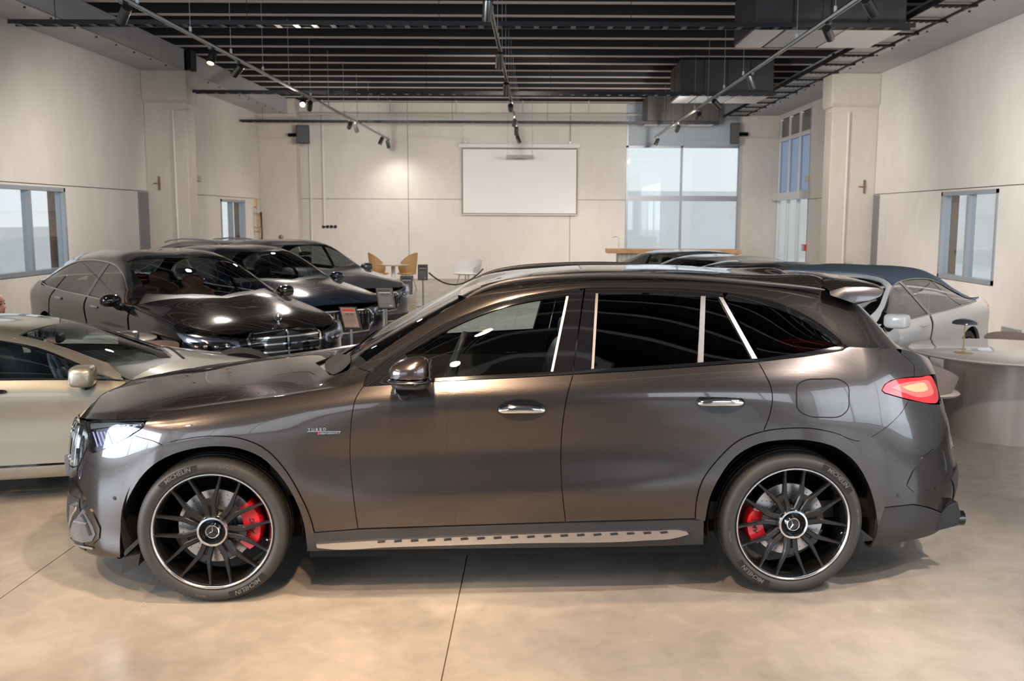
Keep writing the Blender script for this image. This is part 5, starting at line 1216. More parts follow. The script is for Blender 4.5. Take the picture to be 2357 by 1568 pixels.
# ---- wheels
def star_bm(bm, R, M, t=0.002, ring=0.0028):
    tube(bm, [M @ Vector((R * math.cos(a), R * math.sin(a), 0)) for a in np.linspace(0, 2 * PI, 32, endpoint=False)], ring, 6, closed=True)
    for k in range(3):
        a = PI / 2 + k * 2 * PI / 3; d = Vector((math.cos(a), math.sin(a), 0)); n = Vector((-d.y, d.x, 0))
        ps = [M @ (d * R), M @ (n * R * 0.13 - d * 0.0), M @ (-n * R * 0.13), M @ Vector((0, 0, t * 2.2)), M @ Vector((0, 0, -t))]
        vs = [bm.verts.new(p) for p in ps]
        bm.faces.new((vs[0], vs[1], vs[3])); bm.faces.new((vs[0], vs[3], vs[2])); bm.faces.new((vs[0], vs[4], vs[1])); bm.faces.new((vs[0], vs[2], vs[4]))
def main_wheel(x, s, ang0, cal_a, steer=0.0, txt=(118, -62), tag_='wheel'):
    R = 0.365
    base = Matrix(((1, 0, 0, 0), (0, 0, -s, 0), (0, 1, 0, 0), (0, 0, 0, 1))) if s > 0 else Matrix(((-1, 0, 0, 0), (0, 0, 1, 0), (0, 1, 0, 0), (0, 0, 0, 1)))
    M = Matrix.Translation((x, -s * 0.945, R)) @ Matrix.Rotation(steer, 4, 'Z') @ base
    # tyre: z = 0 outer face plane, negative inward
    prof = [(0.292, -0.012), (0.300, -0.002), (0.318, 0.004), (0.335, 0.003), (0.348, -0.006), (0.358, -0.020), (0.3635, -0.040), (0.365, -0.060), (0.365, -0.082), (0.357, -0.084), (0.357, -0.092), (0.3655, -0.094), (0.366, -0.125), (0.357, -0.127), (0.357, -0.137), (0.366, -0.139), (0.3655, -0.170), (0.357, -0.172), (0.357, -0.180), (0.365, -0.182), (0.3635, -0.215), (0.358, -0.235), (0.34, -0.25), (0.30, -0.245), (0.29, -0.235)]
    bm = bmesh.new(); lathe(bm, prof, 96, M); ty = obj('tyre', bm, m_rubber, car, smooth=True)
    bm = bmesh.new()
    for k in range(76):
        a = 2 * PI * k / 76
        q = Matrix.Rotation(a, 4, 'Z')
        for pts in (((0.3660, -0.052), (0.3645, -0.0385), (0.3592, -0.0200)), ((0.3665, -0.095), (0.3665, -0.124)), ((0.3665, -0.14), (0.3665, -0.169))):
            pr = [M @ q @ Vector((r_ + 0.0008, 0, z_)) for r_, z_ in pts]
            w_ = 0.0022
            t_ = (M.to_3x3() @ q.to_3x3() @ Vector((0, 1, 0))) * w_
            for p0, p1 in zip(pr[:-1], pr[1:]):
                v = [bm.verts.new(p0 - t_), bm.verts.new(p0 + t_), bm.verts.new(p1 + t_), bm.verts.new(p1 - t_)]; bm.faces.new(v)
    tag(obj('tread_sipes', bm, m_rubber2, ty), kind='stuff')
    # sidewall lettering
    for k, a in enumerate(txt):
        bm = bmesh.new(); a0 = math.radians(a)
        n = 24; span = 0.62
        vs = [(M @ Vector((r_ * math.cos(a0 + span * (i / n - 0.5)), r_ * math.sin(a0 + span * (i / n - 0.5)), 0.0052 if r_ < 0.33 else 0.0036))) for i in range(n + 1) for r_ in (0.312, 0.342)]
        vv = [bm.verts.new(p) for p in vs]
        for i in range(n): bm.faces.new((vv[2 * i], vv[2 * i + 2], vv[2 * i + 3], vv[2 * i + 1]))
        bd = obj('lettering_band', bm, m_rubber2, ty)
        bm = bmesh.new(); text_bm(bm, 'MICHELIN', 0.031, M @ Matrix.Translation((0, 0, 0.0055)), 0.0006, bend=(0.327, a0, 1), shear=0.15); obj('lettering', bm, m_letter, bd)
    bm = bmesh.new(); text_bm(bm, 'PILOT SPORT', 0.013, M @ Matrix.Translation((0, 0, 0.0052)), 0.0005, bend=(0.329, math.radians(txt[0] - 42), 1)); obj('lettering', bm, m_letter, ty)
    bm = bmesh.new(); text_bm(bm, '265/40 R21', 0.012, M @ Matrix.Translation((0, 0, 0.0052)), 0.0005, bend=(0.327, math.radians(txt[1] - 42), 1)); obj('lettering', bm, m_letter, ty)
    # rim
    bm = bmesh.new(); lathe(bm, [(0.276, -0.014), (0.279, -0.004), (0.284, 0.001), (0.289, 0.001), (0.293, -0.006), (0.293, -0.02)], 96, M); rl = obj('rim_lip', bm, m_lip, car, smooth=True)
    bm = bmesh.new(); lathe(bm, [(0.278, -0.012), (0.270, -0.022), (0.262, -0.05), (0.256, -0.09), (0.25, -0.13), (0.252, -0.2), (0.262, -0.235)], 72, M); obj('rim_barrel', bm, m_rimg, car, smooth=True)
    for k in range(7):
        a = math.radians(ang0) + k * 2 * PI / 7
        bm = bmesh.new(); Q = M @ Matrix.Rotation(a, 4, 'Z')
        def bar(path, w, t):   # path of (r-axis x, lateral y, z)
            prev = None
            for i, (px_, py_, pz_) in enumerate(path):
                a_ = path[max(i - 1, 0)]; b_ = path[min(i + 1, len(path) - 1)]
                d_ = Vector((b_[0] - a_[0], b_[1] - a_[1], 0)).normalized(); n_ = Vector((-d_.y, d_.x, 0))
                ww = w[i]; tt = t[i]; c_ = Vector((px_, py_, pz_))
                ring = [Q @ (c_ + n_ * ww), Q @ (c_ + n_ * ww * 0.62 + Vector((0, 0, 0.007))), Q @ (c_ - n_ * ww * 0.62 + Vector((0, 0, 0.007))), Q @ (c_ - n_ * ww), Q @ (c_ - n_ * ww * 0.8 - Vector((0, 0, tt))), Q @ (c_ + n_ * ww * 0.8 - Vector((0, 0, tt)))]
                ring = [bm.verts.new(p) for p in ring]
                if prev:
                    for j in range(6): bm.faces.new((prev[j], prev[(j + 1) % 6], ring[(j + 1) % 6], ring[j]))
                else: bm.faces.new(ring[::-1])
                prev = ring
            bm.faces.new(prev)
        for sd in (1, -1):
            e = math.radians(15.6) * sd
            bar([(0.055, sd * 0.0165, -0.030), (0.10, sd * 0.0175, -0.024), (0.142, sd * 0.0215, -0.020), (0.158, sd * 0.0285, -0.018), (0.276 * math.cos(e) * 0.8 + 0.158 * 0.2, 0.276 * math.sin(e) * 0.8 + sd * 0.0285 * 0.2, -0.016), (0.279 * math.cos(e), 0.279 * math.sin(e), -0.012)],
                [0.0150, 0.0145, 0.0150, 0.0120, 0.0066, 0.0085], [0.03, 0.03, 0.03, 0.028, 0.022, 0.02])
        bar([(0.128, 0, -0.026), (0.160, 0, -0.022)], [0.020, 0.020], [0.02, 0.02]); bar([(0.06, 0, -0.04), (0.13, 0, -0.036)], [0.012, 0.012], [0.01, 0.01])
        obj('spoke', bm, m_rim, car)
    # hub
    bm = bmesh.new(); lathe(bm, [(0.062, 0.001), (0.064, 0.004), (0.072, 0.003), (0.076, -0.004), (0.078, -0.035)], 48, M); hb_ = obj('hub_ring', bm, m_lip, car, smooth=True)
    bm = bmesh.new(); lathe(bm, [(0, -0.006), (0.034, -0.006), (0.040, -0.012), (0.050, -0.018), (0.060, -0.006), (0.063, 0.001)], 40, M); obj('hub_cap', bm, m_gloss, hb_, smooth=True)
    bm = bmesh.new(); star_bm(bm, 0.031, M @ Matrix.Translation((0, 0, -0.003)) @ Matrix.Rotation(math.radians(0 if ang0 > 90 and x < 1 else 25), 4, 'Z')); obj('star_emblem', bm, m_chrome, hb_)
    bm = bmesh.new(); lathe(bm, [(0.08, -0.03), (0.085, -0.06), (0.085, -0.12)], 30, M); obj('hub_core', bm, m_rimg, car, smooth=True)
    # brake
    bm = bmesh.new(); Rd = 0.185
    lathe(bm, [(0.10, -0.100), (Rd, -0.100), (Rd, -0.128), (0.10, -0.128)], 64, M); dk = obj('brake_disc', bm, m_disc, car)
    bm = bmesh.new(); lathe(bm, [(0.0, -0.085), (0.09, -0.085), (0.104, -0.099), (0.104, -0.12)], 40, M); obj('disc_bell', bm, m_dkm, dk, smooth=True)
    bm = bmesh.new()
    for k in range(24):
        for j in range(3):
            a = 2 * PI * (k + j * 0.33) / 24; r_ = 0.125 + j * 0.02
            lathe(bm, [(0, 0.0), (0.0028, 0.0)], 6, M @ Matrix.Translation((r_ * math.cos(a), r_ * math.sin(a), -0.0995)))
    tag(obj('disc_holes', bm, m_seam, dk), kind='stuff')
    ca = math.radians(cal_a); bm = bmesh.new(); n = 16; sp_ = 0.62 if x < 1 else 0.46
    ringp = []
    for i in range(n + 1):
        a = ca - sp_ + 2 * sp_ * i / n; e = 1 - 0.22 * abs(i / n * 2 - 1) ** 3
        ri, ro = 0.128, 0.128 + 0.105 * e
        ringp.append([bm.verts.new(M @ Vector((r_ * math.cos(a), r_ * math.sin(a), z_))) for r_, z_ in ((ri, -0.095), (ri + 0.01, -0.062), (ro - 0.012, -0.050), (ro, -0.070), (ro, -0.15))])
    for A, B in zip(ringp[:-1], ringp[1:]):
        for j in range(4): bm.faces.new((A[j], A[j + 1], B[j + 1], B[j]))
    bm.faces.new(ringp[0]); bm.faces.new(ringp[-1][::-1])
    cp = obj('brake_caliper', bm, m_red, car, smooth=True)
    bm = bmesh.new(); Mt = M @ Matrix.Translation((0.182 * math.cos(ca), 0.182 * math.sin(ca), -0.054)) @ Matrix.Rotation(ca + PI / 2 if x < 1 else ca - PI / 2, 4, 'Z')
    text_bm(bm, 'AMG', 0.035, Mt, 0.001, shear=0.3); obj('caliper_lettering', bm, m_blackp, cp)
    bm = bmesh.new(); a = math.radians(-12); lathe(bm, [(0, 0.01), (0.005, 0.008), (0.005, -0.01)], 8, M @ Matrix.Translation((0.262 * math.cos(a), 0.262 * math.sin(a), -0.03))); obj('valve', bm, m_chrome, rl)
    return ty
main_wheel(0.0, 1, 96, 2, math.radians(2.5), (118, -60))
main_wheel(WB, 1, 270, 188, 0.0, (48, 232))
main_wheel(0.0, -1, 96, 178, math.radians(2.5), (118, -60))
main_wheel(WB, -1, 270, 0, 0.0, (48, 232))
# emblem standing proud of the nose
bm = bmesh.new(); star_bm(bm, 0.07, Matrix.Translation((-0.905, 0, 0.74)) @ Matrix.Rotation(-PI / 2, 4, 'Y') @ Matrix.Rotation(-PI / 2, 4, 'Z'), 0.006, 0.008); obj('star_emblem', bm, m_chrome, car)
# ------------------------------------------------------------------ the other cars
m_beigep = mat('champagne_metallic_paint', (0.27, 0.265, 0.235), 0.36, 0.6, coat=1.0, coat_rough=0.03)
m_blackcar = mat('black_car_paint', (0.008, 0.008, 0.009), 0.12, 0.0, coat=1.0, coat_rough=0.01)
m_bluecar = mat('midnight_blue_paint', (0.008, 0.013, 0.030), 0.15, 0.1, coat=1.0, coat_rough=0.01)
m_silver = mat('silver_metallic_paint', (0.42, 0.42, 0.43), 0.32, 0.75, coat=1.0, coat_rough=0.02)
m_greycar = mat('steel_grey_paint', (0.12, 0.13, 0.15), 0.3, 0.7, coat=1.0, coat_rough=0.02)
m_whitecar = mat('white_car_paint', (0.86, 0.87, 0.88), 0.3, 0.0, coat=1.0, coat_rough=0.02)
m_top = mat('blue_grey_canvas', (0.13, 0.18, 0.26), 0.9, bump=0.2, bscale=300)
m_tan = mat('tan_leather', (0.30, 0.14, 0.09), 0.5)
m_grint = mat('grey_interior', (0.10, 0.115, 0.12), 0.6)
m_sglass = glass('car_window_glass', (0.30, 0.33, 0.34), 0.16)
m_tred = mat('tail_lamp_red', (0.6, 0.05, 0.06), 0.2, coat=1)
def sideproj(P): return np.asarray(P)[..., [0, 2]]
def frontproj(P): return np.asarray(P)[..., [1, 2]]
def diagproj(P): P = np.asarray(P); return np.stack([P[..., 0] + P[..., 1], P[..., 2]], -1)
BASE = dict(
    k0=dict(z=[(-.8, .20), (0, .21), (3, .21), (4.2, .26)], y=[(-.8, .5), (0, .6), (3.2, .6), (4.2, .5)]),
    k1=dict(z=[(-.8, .19), (0, .21), (3, .21), (4.2, .28)], y=[(-.8, .80), (-.3, .91), (.5, .925), (3, .925), (4.2, .84)]),
    k2=dict(z=[(-.85, .36), (0, .42), (2, .42), (3, .45), (4.25, .48)], y=[(-.8, .86), (-.3, .935), (0, .945), (1.5, .94), (3, .95), (4.2, .88)]),
    k3=dict(z=[(-.86, .55), (-.3, .62), (0, .68), (1.5, .67), (3, .72), (4.25, .72)], y=[(-.8, .87), (-.3, .94), (0, .955), (1.3, .935), (2.2, .94), (3, .96), (4.2, .88)]),
    k4=dict(z=[(-.85, .66), (-.5, .75), (0, .83), (.6, .875), (1.5, .90), (3, .94), (3.8, .95), (4.25, .90)], y=[(-.8, .84), (-.3, .92), (0, .94), (.6, .945), (1.5, .95), (3, .955), (3.8, .91), (4.25, .85)]),
    k5=dict(z=[(-.84, .71), (-.5, .795), (0, .875), (.5, .935), (.75, .965), (1.5, .99), (2.5, 1.01), (3.3, 1.04), (3.8, 1.05), (4.25, 1.00)], y=[(-.8, .76), (-.3, .86), (0, .88), (.5, .90), (.75, .905), (1.5, .91), (3, .90), (3.8, .84), (4.25, .78)]),
    k6=dict(z=[(-.84, .735), (-.5, .825), (0, .905), (.4, .955), (.72, .99), (.95, 1.10), (1.3, 1.27), (1.7, 1.365), (2.2, 1.385), (2.7, 1.36), (3.1, 1.28), (3.4, 1.175), (3.62, 1.085), (3.8, 1.07), (4.25, 1.015)], y=[(-.8, .68), (-.3, .75), (.4, .80), (.72, .85), (.95, .80), (1.3, .715), (1.7, .665), (2.2, .655), (2.7, .66), (3.1, .69), (3.4, .74), (3.62, .80), (3.8, .78), (4.25, .72)]),
    k7=dict(z=[(-.83, .76), (-.5, .86), (0, .94), (.4, .99), (.64, 1.03), (.85, 1.13), (1.1, 1.25), (1.45, 1.385), (1.8, 1.445), (2.3, 1.455), (2.8, 1.425), (3.2, 1.345), (3.55, 1.205), (3.85, 1.085), (4.25, 1.03)], y=[(-.8, .5), (-.3, .55), (.4, .62), (.64, .70), (.85, .685), (1.1, .65), (1.45, .60), (1.8, .575), (2.3, .57), (2.8, .575), (3.2, .60), (3.55, .65), (3.85, .66), (4.25, .60)]),
    k8=dict(z=[(-.83, .775), (-.5, .885), (0, .965), (.3, 1.005), (.42, 1.03), (.7, 1.17), (1.0, 1.305), (1.35, 1.43), (1.7, 1.48), (2.2, 1.50), (2.8, 1.475), (3.2, 1.41), (3.6, 1.25), (3.9, 1.10), (4.25, 1.05)], y=[(-2, 0), (6, 0)]))
SFG = (-.80, -.84, -.87, -.875, -.87, -.865, -.86, -.855, -.85); SRG = (4.15, 4.22, 4.28, 4.30, 4.28, 4.27, 4.26, 4.255, 4.25)
def gen_keys(wb=3.1, wid=1.0, body=1.0, roof=1.0, cab=0.0, rearlen=1.0, nose=0.0):
    out = []
    fx_ = lambda x: x if x < .9 else (.9 + (x - .9) * (wb - .9) / 2.2 if x < 3.1 else wb + (x - 3.1) * rearlen)
    for i in range(9):
        k = BASE['k%d' % i]
        zf = lambda z, x: (z * body if z < 1.0 else body * 1.0 + (z - 1.0) * roof)
        dn = nose * (0, 0, 0, 0, .1, .45, .8, 1, 1.1)[i]
        out.append(dict(z=[(fx_(x) + (cab if .6 < x < 3.9 and i > 5 else 0), zf(z, x) - dn * float(np.interp(x, [-.9, -.6, .0, 1.1], [.3, 1, 1, 0]))) for x, z in k['z']], y=[(fx_(x), y * wid) for x, y in k['y']], xf=SFG[i], xr=fx_(SRG[i]), s=6 if i < 6 else 3))
        out[-1]['z'] = [q for q in out[-1]['z'] if out[-1]['xf'] < q[0] < out[-1]['xr']]
    return out, fx_
def xk(L, pts):
    out = []
    for x, k in pts:
        v = np.interp(k, np.arange(L.nk), L.kv) * (L.NV - 1); v = min(v, L.NV - 1.01); j = int(v); a = v - j
        xs = L.P[:, j, 0] * (1 - a) + L.P[:, j + 1, 0] * a
        out.append((np.interp(x, xs, np.arange(L.NU)), v))
    return np.array(out)
def road_wheel(car_, x, s, R=0.355, hub=0.0, ns=20, m_sp=None, yw=0.93, rimr=0.245, m_t=None):
    M = Matrix.Translation((x, s * yw, R)) @ (Matrix(((1, 0, 0, 0), (0, 0, 1, 0), (0, -1, 0, 0), (0, 0, 0, 1))) if s > 0 else Matrix(((1, 0, 0, 0), (0, 0, -1, 0), (0, 1, 0, 0), (0, 0, 0, 1))))
    bm = bmesh.new(); lathe(bm, [(rimr + .01, -0.015), (rimr + 0.03, 0.0), (R - 0.025, -0.004), (R - 0.003, -0.03), (R, -0.06), (R, -0.19), (R - 0.01, -0.22), (R - 0.04, -0.235), (rimr, -0.23)], 48, M)
    w = obj('wheel', bm, m_rubber, car_, smooth=True)
    bm = bmesh.new(); lathe(bm, [(rimr + 0.013, -0.012), (rimr + 0.008, 0.0), (rimr - 0.005, -0.004), (rimr - 0.012, -0.03), (rimr - 0.015, -0.2)], 48, M)
    obj('rim', bm, m_sp or m_satin, w, smooth=True)
    bm = bmesh.new(); lathe(bm, [(0, -0.005), (0.05, -0.008), (0.065, -0.02), (0.065, -0.05)], 24, M); obj('hub', bm, m_sp or m_satin, w, smooth=True)
    bm = bmesh.new()
    for k in range(ns):
        Q = M @ Matrix.Rotation(2 * PI * k / ns, 4, 'Z'); box(bm, 0.05, rimr - 0.004, -0.0065, 0.0065, -0.035, -0.012, Q)
    obj('rim_spokes', bm, m_sp or m_satin, w)
    bm = bmesh.new(); lathe(bm, [(0, -0.09), (0.17, -0.09), (0.17, -0.12), (0, -0.12)], 32, M); obj('brake_disc', bm, m_disc, w)
    return w
def gen_car(name, label, pos, rz, paint, wb=3.1, wid=1.0, body=1.0, roof=1.0, cab=0.0, rearlen=1.0, style='saloon', seatm=None, glassm=None, group=None, full=True, topm=None, spokem=None, grille='bars', chrome=True, nose=0.0):
    c = empty(name, (pos[0], pos[1], 0), rz); tag(c, label, 'car', group)
    keys, fx_ = gen_keys(wb, wid, body, roof, cab, rearlen, nose)
    L = Loft(keys, -.22, fx_(3.6), 2.4, 2.6); L.vmin = L.kv[1] * (L.NV - 1)
    gl = glassm or m_sglass; ch = m_satin if chrome else m_gloss
    NVm_, NUm_ = L.NV - 1.01, L.NU - 1.01
    X = lambda x: fx_(x) + 0.0
    XC = lambda x: fx_(x) + (cab if .6 < x < 3.9 else 0)
    K_ = lambda pts: xk(L, [(XC(a) if b > 5.5 else X(a), b) for a, b in pts])
    def UVp(nm, uv, m, par=c, **kw):
        kw.setdefault('gap', 0.003); kw.setdefault('cell', 0.09)
        return panel(L, nm, densify(np.asarray(uv, float), 5.0), sideproj, m, par, uvin=True, **kw)
    def arc(cx_, r_, a0, a1, n=16): return [(cx_ + r_ * math.cos(a), 0.345 + r_ * math.sin(a)) for a in np.linspace(a0, a1, n)]
    def Zp(pts, **kw): return L.inv(np.asarray(pts, float), sideproj, **kw)
    ra = 0.395; kneel = 0.30
    a_lo = -0.12
    zb = 0.27
    # fender
    fa = arc(0, ra, PI - 0.9, a_lo)
    uv = np.concatenate([Zp(fa), Zp([(X(.62), zb)]), K_([(.62, 4.95), (.3, 4.97), (0, 4.97), (-.45, 4.97)]), Zp([(-.42, .60)])])
    UVp('front_fender', uv, paint)
    d1 = K_([(.66, 4.95)]); UVp('front_door', np.concatenate([Zp([(X(.66), zb), (X(1.78), zb)]), K_([(1.82, 4.95), (1.2, 4.95), (.66, 4.95)])]), paint)
    rax = wb
    if style != 'coupe':
        UVp('rear_door', np.concatenate([Zp([(X(1.82), zb)] + [(rax - .46, zb)]), Zp(arc(rax, ra, PI - a_lo - .3, PI * .62, 10)), K_([(2.84, 4.95), (2.3, 4.95), (1.86, 4.95)])]), paint)
        qs = K_([(2.88, 4.95)])
        qa = arc(rax, ra, PI * .60, a_lo)
    else:
        qs = K_([(1.88, 4.95)]); qa = [(X(1.84), zb), (rax - .44, zb)] + arc(rax, ra, PI - a_lo, a_lo)
    dl = [(3.46, 5.4), (3.38, 5.9), (3.1, 5.98), (2.7, 5.98), (2.2, 5.98), (1.7, 5.98), (1.3, 5.98), (.95, 5.98), (.74, 5.7)]
    tail_u = xk(L, [(rax + .60, 3.2), (rax + .98, 3.2)])
    # body side with pillars and roof edge
    UVp('quarter_panel', np.concatenate([Zp(qa), xk(L, [(rax + .55, 1.9)]), xk(L, [(rax + .66, 3.0), (rax + .80, 4.2), (rax + .84, 5.0), (rax + .70, 5.9)]), K_([(3.62, 6.0), (3.46, 5.0), (3.2, 4.96)]), qs]), paint)
    if topm is None:
        UVp('roof_side', np.concatenate([K_([(3.62, 5.99), (3.44, 5.15)]), K_(dl), K_([(.68, 5.3), (.70, 6.3), (.80, 7), (1.1, 7), (1.45, 7), (1.8, 7), (2.3, 7), (2.8, 7), (3.2, 7), (3.55, 7), (3.80, 7), (3.80, 6.2)])]), paint, gap=0.001)
        UVp('roof', np.concatenate([K_([(1.47, 7), (1.9, 7), (2.4, 7), (2.8, 7), (3.16, 7), (3.14, 7.5), (3.12, 8), (1.30, 8), (1.38, 7.5)])]), paint, gap=0)
        UVp('rear_window', K_([(3.20, 7), (3.5, 7), (3.76, 7), (3.84, 8), (3.16, 8)]), gl, gap=0, fold=0)
    else:
        UVp('windscreen_frame', np.concatenate([K_([(.72, 5.6), (.95, 5.99), (1.3, 5.99), (1.5, 5.99), (1.52, 7), (1.45, 8), (1.34, 8), (1.42, 7), (1.36, 6.4), (1.05, 6.35), (.80, 6.35), (.68, 6.0)])]), paint, gap=0)
        UVp('soft_top', np.concatenate([K_([(3.62, 5.3), (3.44, 5.12)]), K_([q for q in dl if q[0] > 1.5][0:]), K_([(1.53, 5.98), (1.55, 7), (1.48, 8), (3.78, 8), (3.80, 7), (3.74, 6.2)])]), topm, gap=0, off=0.006)
    UVp('windscreen', K_(([(.78, 6.4), (1.08, 6.4), (1.36, 6.45)] if topm is not None else []) + [(.80, 7)][:0 if topm is not None else 1] + [(1.1, 7)][:0 if topm is not None else 1] + [(1.44, 7), (1.36, 7.5), (1.30, 8), (.45, 8), (.56, 7.5)]), m_wsh, gap=0, fold=0)
    UVp('bonnet', K_([(-.66, 5.0), (-.3, 5.02), (0, 5.02), (.5, 5.02), (.64, 5.2), (.62, 6.2), (.52, 7.2), (.36, 8), (-.80, 8), (-.79, 7.2), (-.74, 6.2)]), paint, gap=0.002, cell=0.07)
    UVp('cowl', K_([(.64, 6.0), (.78, 6.9), (.60, 7.4), (.46, 8), (.36, 8), (.52, 7.2)]), m_blackp, gap=0, off=-0.015, fold=0)
    UVp('boot_lid', K_([(3.80, 6.2), (3.80, 7), (3.88, 8), (4.24, 8), (4.24, 7), (4.22, 6)]), paint, gap=0.002)
    # glazing
    UVp('front_window', K_([(.86, 5.1), (1.0, 5.8), (1.3, 5.93), (1.76, 5.93), (1.82, 5.05), (1.2, 5.03)]), gl, gap=0, fold=0, off=-0.004)
    UVp('window_post', K_([(1.77, 5.95), (1.86, 5.95), (1.90, 5.0), (1.82, 5.0)]), m_gloss, gap=0)
    UVp('rear_side_window', K_([(1.87, 5.93), (2.3, 5.93), (2.72, 5.93), (2.86, 5.04), (2.3, 5.04), (1.90, 5.04)]), gl, gap=0, fold=0, off=-0.004)
    UVp('quarter_window', K_([(2.76, 5.93), (3.08, 5.92), (3.34, 5.72), (3.42, 5.2), (3.2, 5.03), (2.9, 5.03)]), gl, gap=0, fold=0, off=-0.004)
    for nm, ln in (('window_trim', [(.78, 5.0), (1.3, 4.99), (1.9, 4.99), (2.6, 4.99), (3.2, 4.99), (3.44, 5.1)]), ('window_trim', [(.80, 5.3), (.97, 5.93), (1.3, 5.97), (1.7, 5.97), (2.2, 5.97), (2.7, 5.97), (3.1, 5.96), (3.38, 5.8), (3.46, 5.3)])):
        m_ = L.met(densify(K_(ln), 4.0, closed=False)); t_ = np.gradient(m_, axis=0); t_ /= np.linalg.norm(t_, axis=1, keepdims=True); n_ = np.stack([-t_[:, 1], t_[:, 0]], -1)
        panel(L, nm, L.unmet(np.concatenate([m_ + n_ * .008, (m_ - n_ * .008)[::-1]])), sideproj, ch, c, uvin=True, off=0.004, gap=0, fold=0.01, cell=0.5)
    # nose
    HLp = [(-.34, .635), (-.26, .60), (0, .585), (.20, .615), (.40, .70), (.53, .775), (.30, .765), (0, .735), (-.30, .70)]
    hz = lambda pts: [(a * wid, b * body) for a, b in pts]
    hu = L.inv(densify(hz(HLp), 0.02), diagproj, urange=(0, .35))
    top_u = K_([(-.66, 4.97), (-.5, 4.9), (-.45, 4.6)])
    bp = np.concatenate([Zp([(-.42, .60)]), Zp(arc(0, ra, PI - 0.9, PI + 0.05, 10)), xk(L, [(-.42, 1.2)]), np.array([[0, L.kv[1] * (L.NV - 1)]]), np.array([[0, xk(L, [(-.80, 4.97)])[0, 1]]]), K_([(-.66, 4.97), (-.5, 4.97)])])
    UVp('front_bumper', bp, paint, gap=0.002, cell=0.06)
    panel(L, 'headlamp_housing', hu, diagproj, m_refl, c, uvin=True, off=0.003, gap=0, fold=0.01, cell=0.03)
    panel(L, 'headlamp_mask', L.inv(densify(hz([(-.28, .66), (-.20, .63), (.05, .615), (.20, .64), (.33, .70), (.05, .70), (-.2, .69)]), 0.02), diagproj, urange=(0, .35)), diagproj, m_gloss, c, uvin=True, off=0.006, gap=0, fold=0, cell=0.03)
    for a_ in (-.18, -.04, .10, .22):
        q_ = L.inv(np.array(hz([(a_, .655)])), diagproj, urange=(0, .35)); P_ = L.ev(L.P, q_)[0]; N_ = L.ev(L.N, q_)[0]
        for s in (1, -1):
            bm = bmesh.new(); superell(bm, (P_[0] + N_[0] * .008, s * (P_[1] + N_[1] * .008), P_[2]), .026, .026, .02, 2, 12, 8); obj('lamp_unit', bm, m_refl, c, smooth=True)
    panel(L, 'headlamp_lens', hu, diagproj, m_lens, c, uvin=True, off=0.022, gap=0.002, fold=0.02, cell=0.03)
    GR = hz([(0, .775), (.34, .765), (.40, .72), (.385, .62), (.34, .49), (.28, .44), (0, .44)]) if grille == 'bars' else hz([(0, .70), (.36, .69), (.43, .62), (.42, .52), (.34, .42), (0, .41)])
    gu = L.inv(densify(GR, 0.02), frontproj, urange=(0, .22)); gu[:, 0] = np.where(np.abs(densify(GR, 0.02)[:, 0]) < 1e-6, 0.0, gu[:, 0])
    panel(L, 'grille', gu, frontproj, m_gloss, c, uvin=True, off=0.004, gap=0, cell=0.05, fold=0.0)
    ln = GR[1:] if False else GR
    m_ = L.met(L.inv(densify(GR, 0.03, closed=False), frontproj, urange=(0, .22))); t_ = np.gradient(m_, axis=0); t_ /= np.maximum(np.linalg.norm(t_, axis=1, keepdims=True), 1e-6); n_ = np.stack([-t_[:, 1], t_[:, 0]], -1)
    panel(L, 'grille_surround', L.unmet(np.concatenate([m_ + n_ * .012, (m_ - n_ * .012)[::-1]])), frontproj, m_chrome, c, uvin=True, off=0.018, gap=0, fold=0.02, cell=0.5)
    def fbar(nm, y0, y1, z0, z1, m, off=0.014):
        q_ = L.inv(densify(hz([(y0, z0), (y1, z0), (y1, z1), (y0, z1)]), 0.02), frontproj, urange=(0, .22)); panel(L, nm, q_, frontproj, m, c, uvin=True, off=off, gap=0, fold=0.012, cell=0.2)
    if grille == 'bars':
        for zz in (.49, .565, .64, .705): fbar('grille_bar', 0.0, .375 if zz > .5 else .34, zz, zz + .014, m_chrome)
        fbar('grille_rib', 0.0, .010, .45, .77, m_chrome, .02)
        for zz in (.52, .60, .675): fbar('grille_slat', 0.02, .36, zz, zz + .008, m_dkm, .010)
    else:
        for yy in np.linspace(0.03, .39, 8): fbar('grille_bar', yy, yy + .012, .45, .67, m_chrome)
    fbar('lower_intake', 0.0, .80, .24, .345, m_blackp, .004); fbar('intake_strip', 0.0, .78, .235, .25, m_chrome, .01)
    # tail lamps, wheels, mirrors
    tl = xk(L, [(rax + .78, 4.0), (rax + 1.0, 4.1), (rax + 1.12, 4.2), (rax + 1.12, 4.75), (rax + 1.0, 4.8), (rax + .80, 4.7)]) if rearlen >= 0.99 else xk(L, [(rax + .68 * rearlen + .06, 4.0), (rax + .95 * rearlen, 4.1), (rax + 1.08 * rearlen, 4.2), (rax + 1.08 * rearlen, 4.8), (rax + .9 * rearlen, 4.8)])
    UVp('tail_lamp', tl, m_tred, off=0.005, gap=0, cell=0.05)
    UVp('rear_bumper', np.concatenate([xk(L, [(rax + .56, 1.3), (rax + .56, 1.9), (rax + .67, 3.0), (rax + .80, 4.2), (rax + .84, 5.0), (rax + .9 * rearlen + .02, 5.6)]), [[NUm_, L.kv[6] * (L.NV - 1)]], [[NUm_, L.kv[1] * (L.NV - 1)]]]), paint, gap=0.002, cell=0.08)
    UVp('side_sill', np.concatenate([Zp([(.44, .26), (rax - .44, .26)]), xk(L, [(rax - .44, 1.0), (.44, 1.0)])]), m_blackp if style == 'saloon' else paint, gap=0, off=0.004)
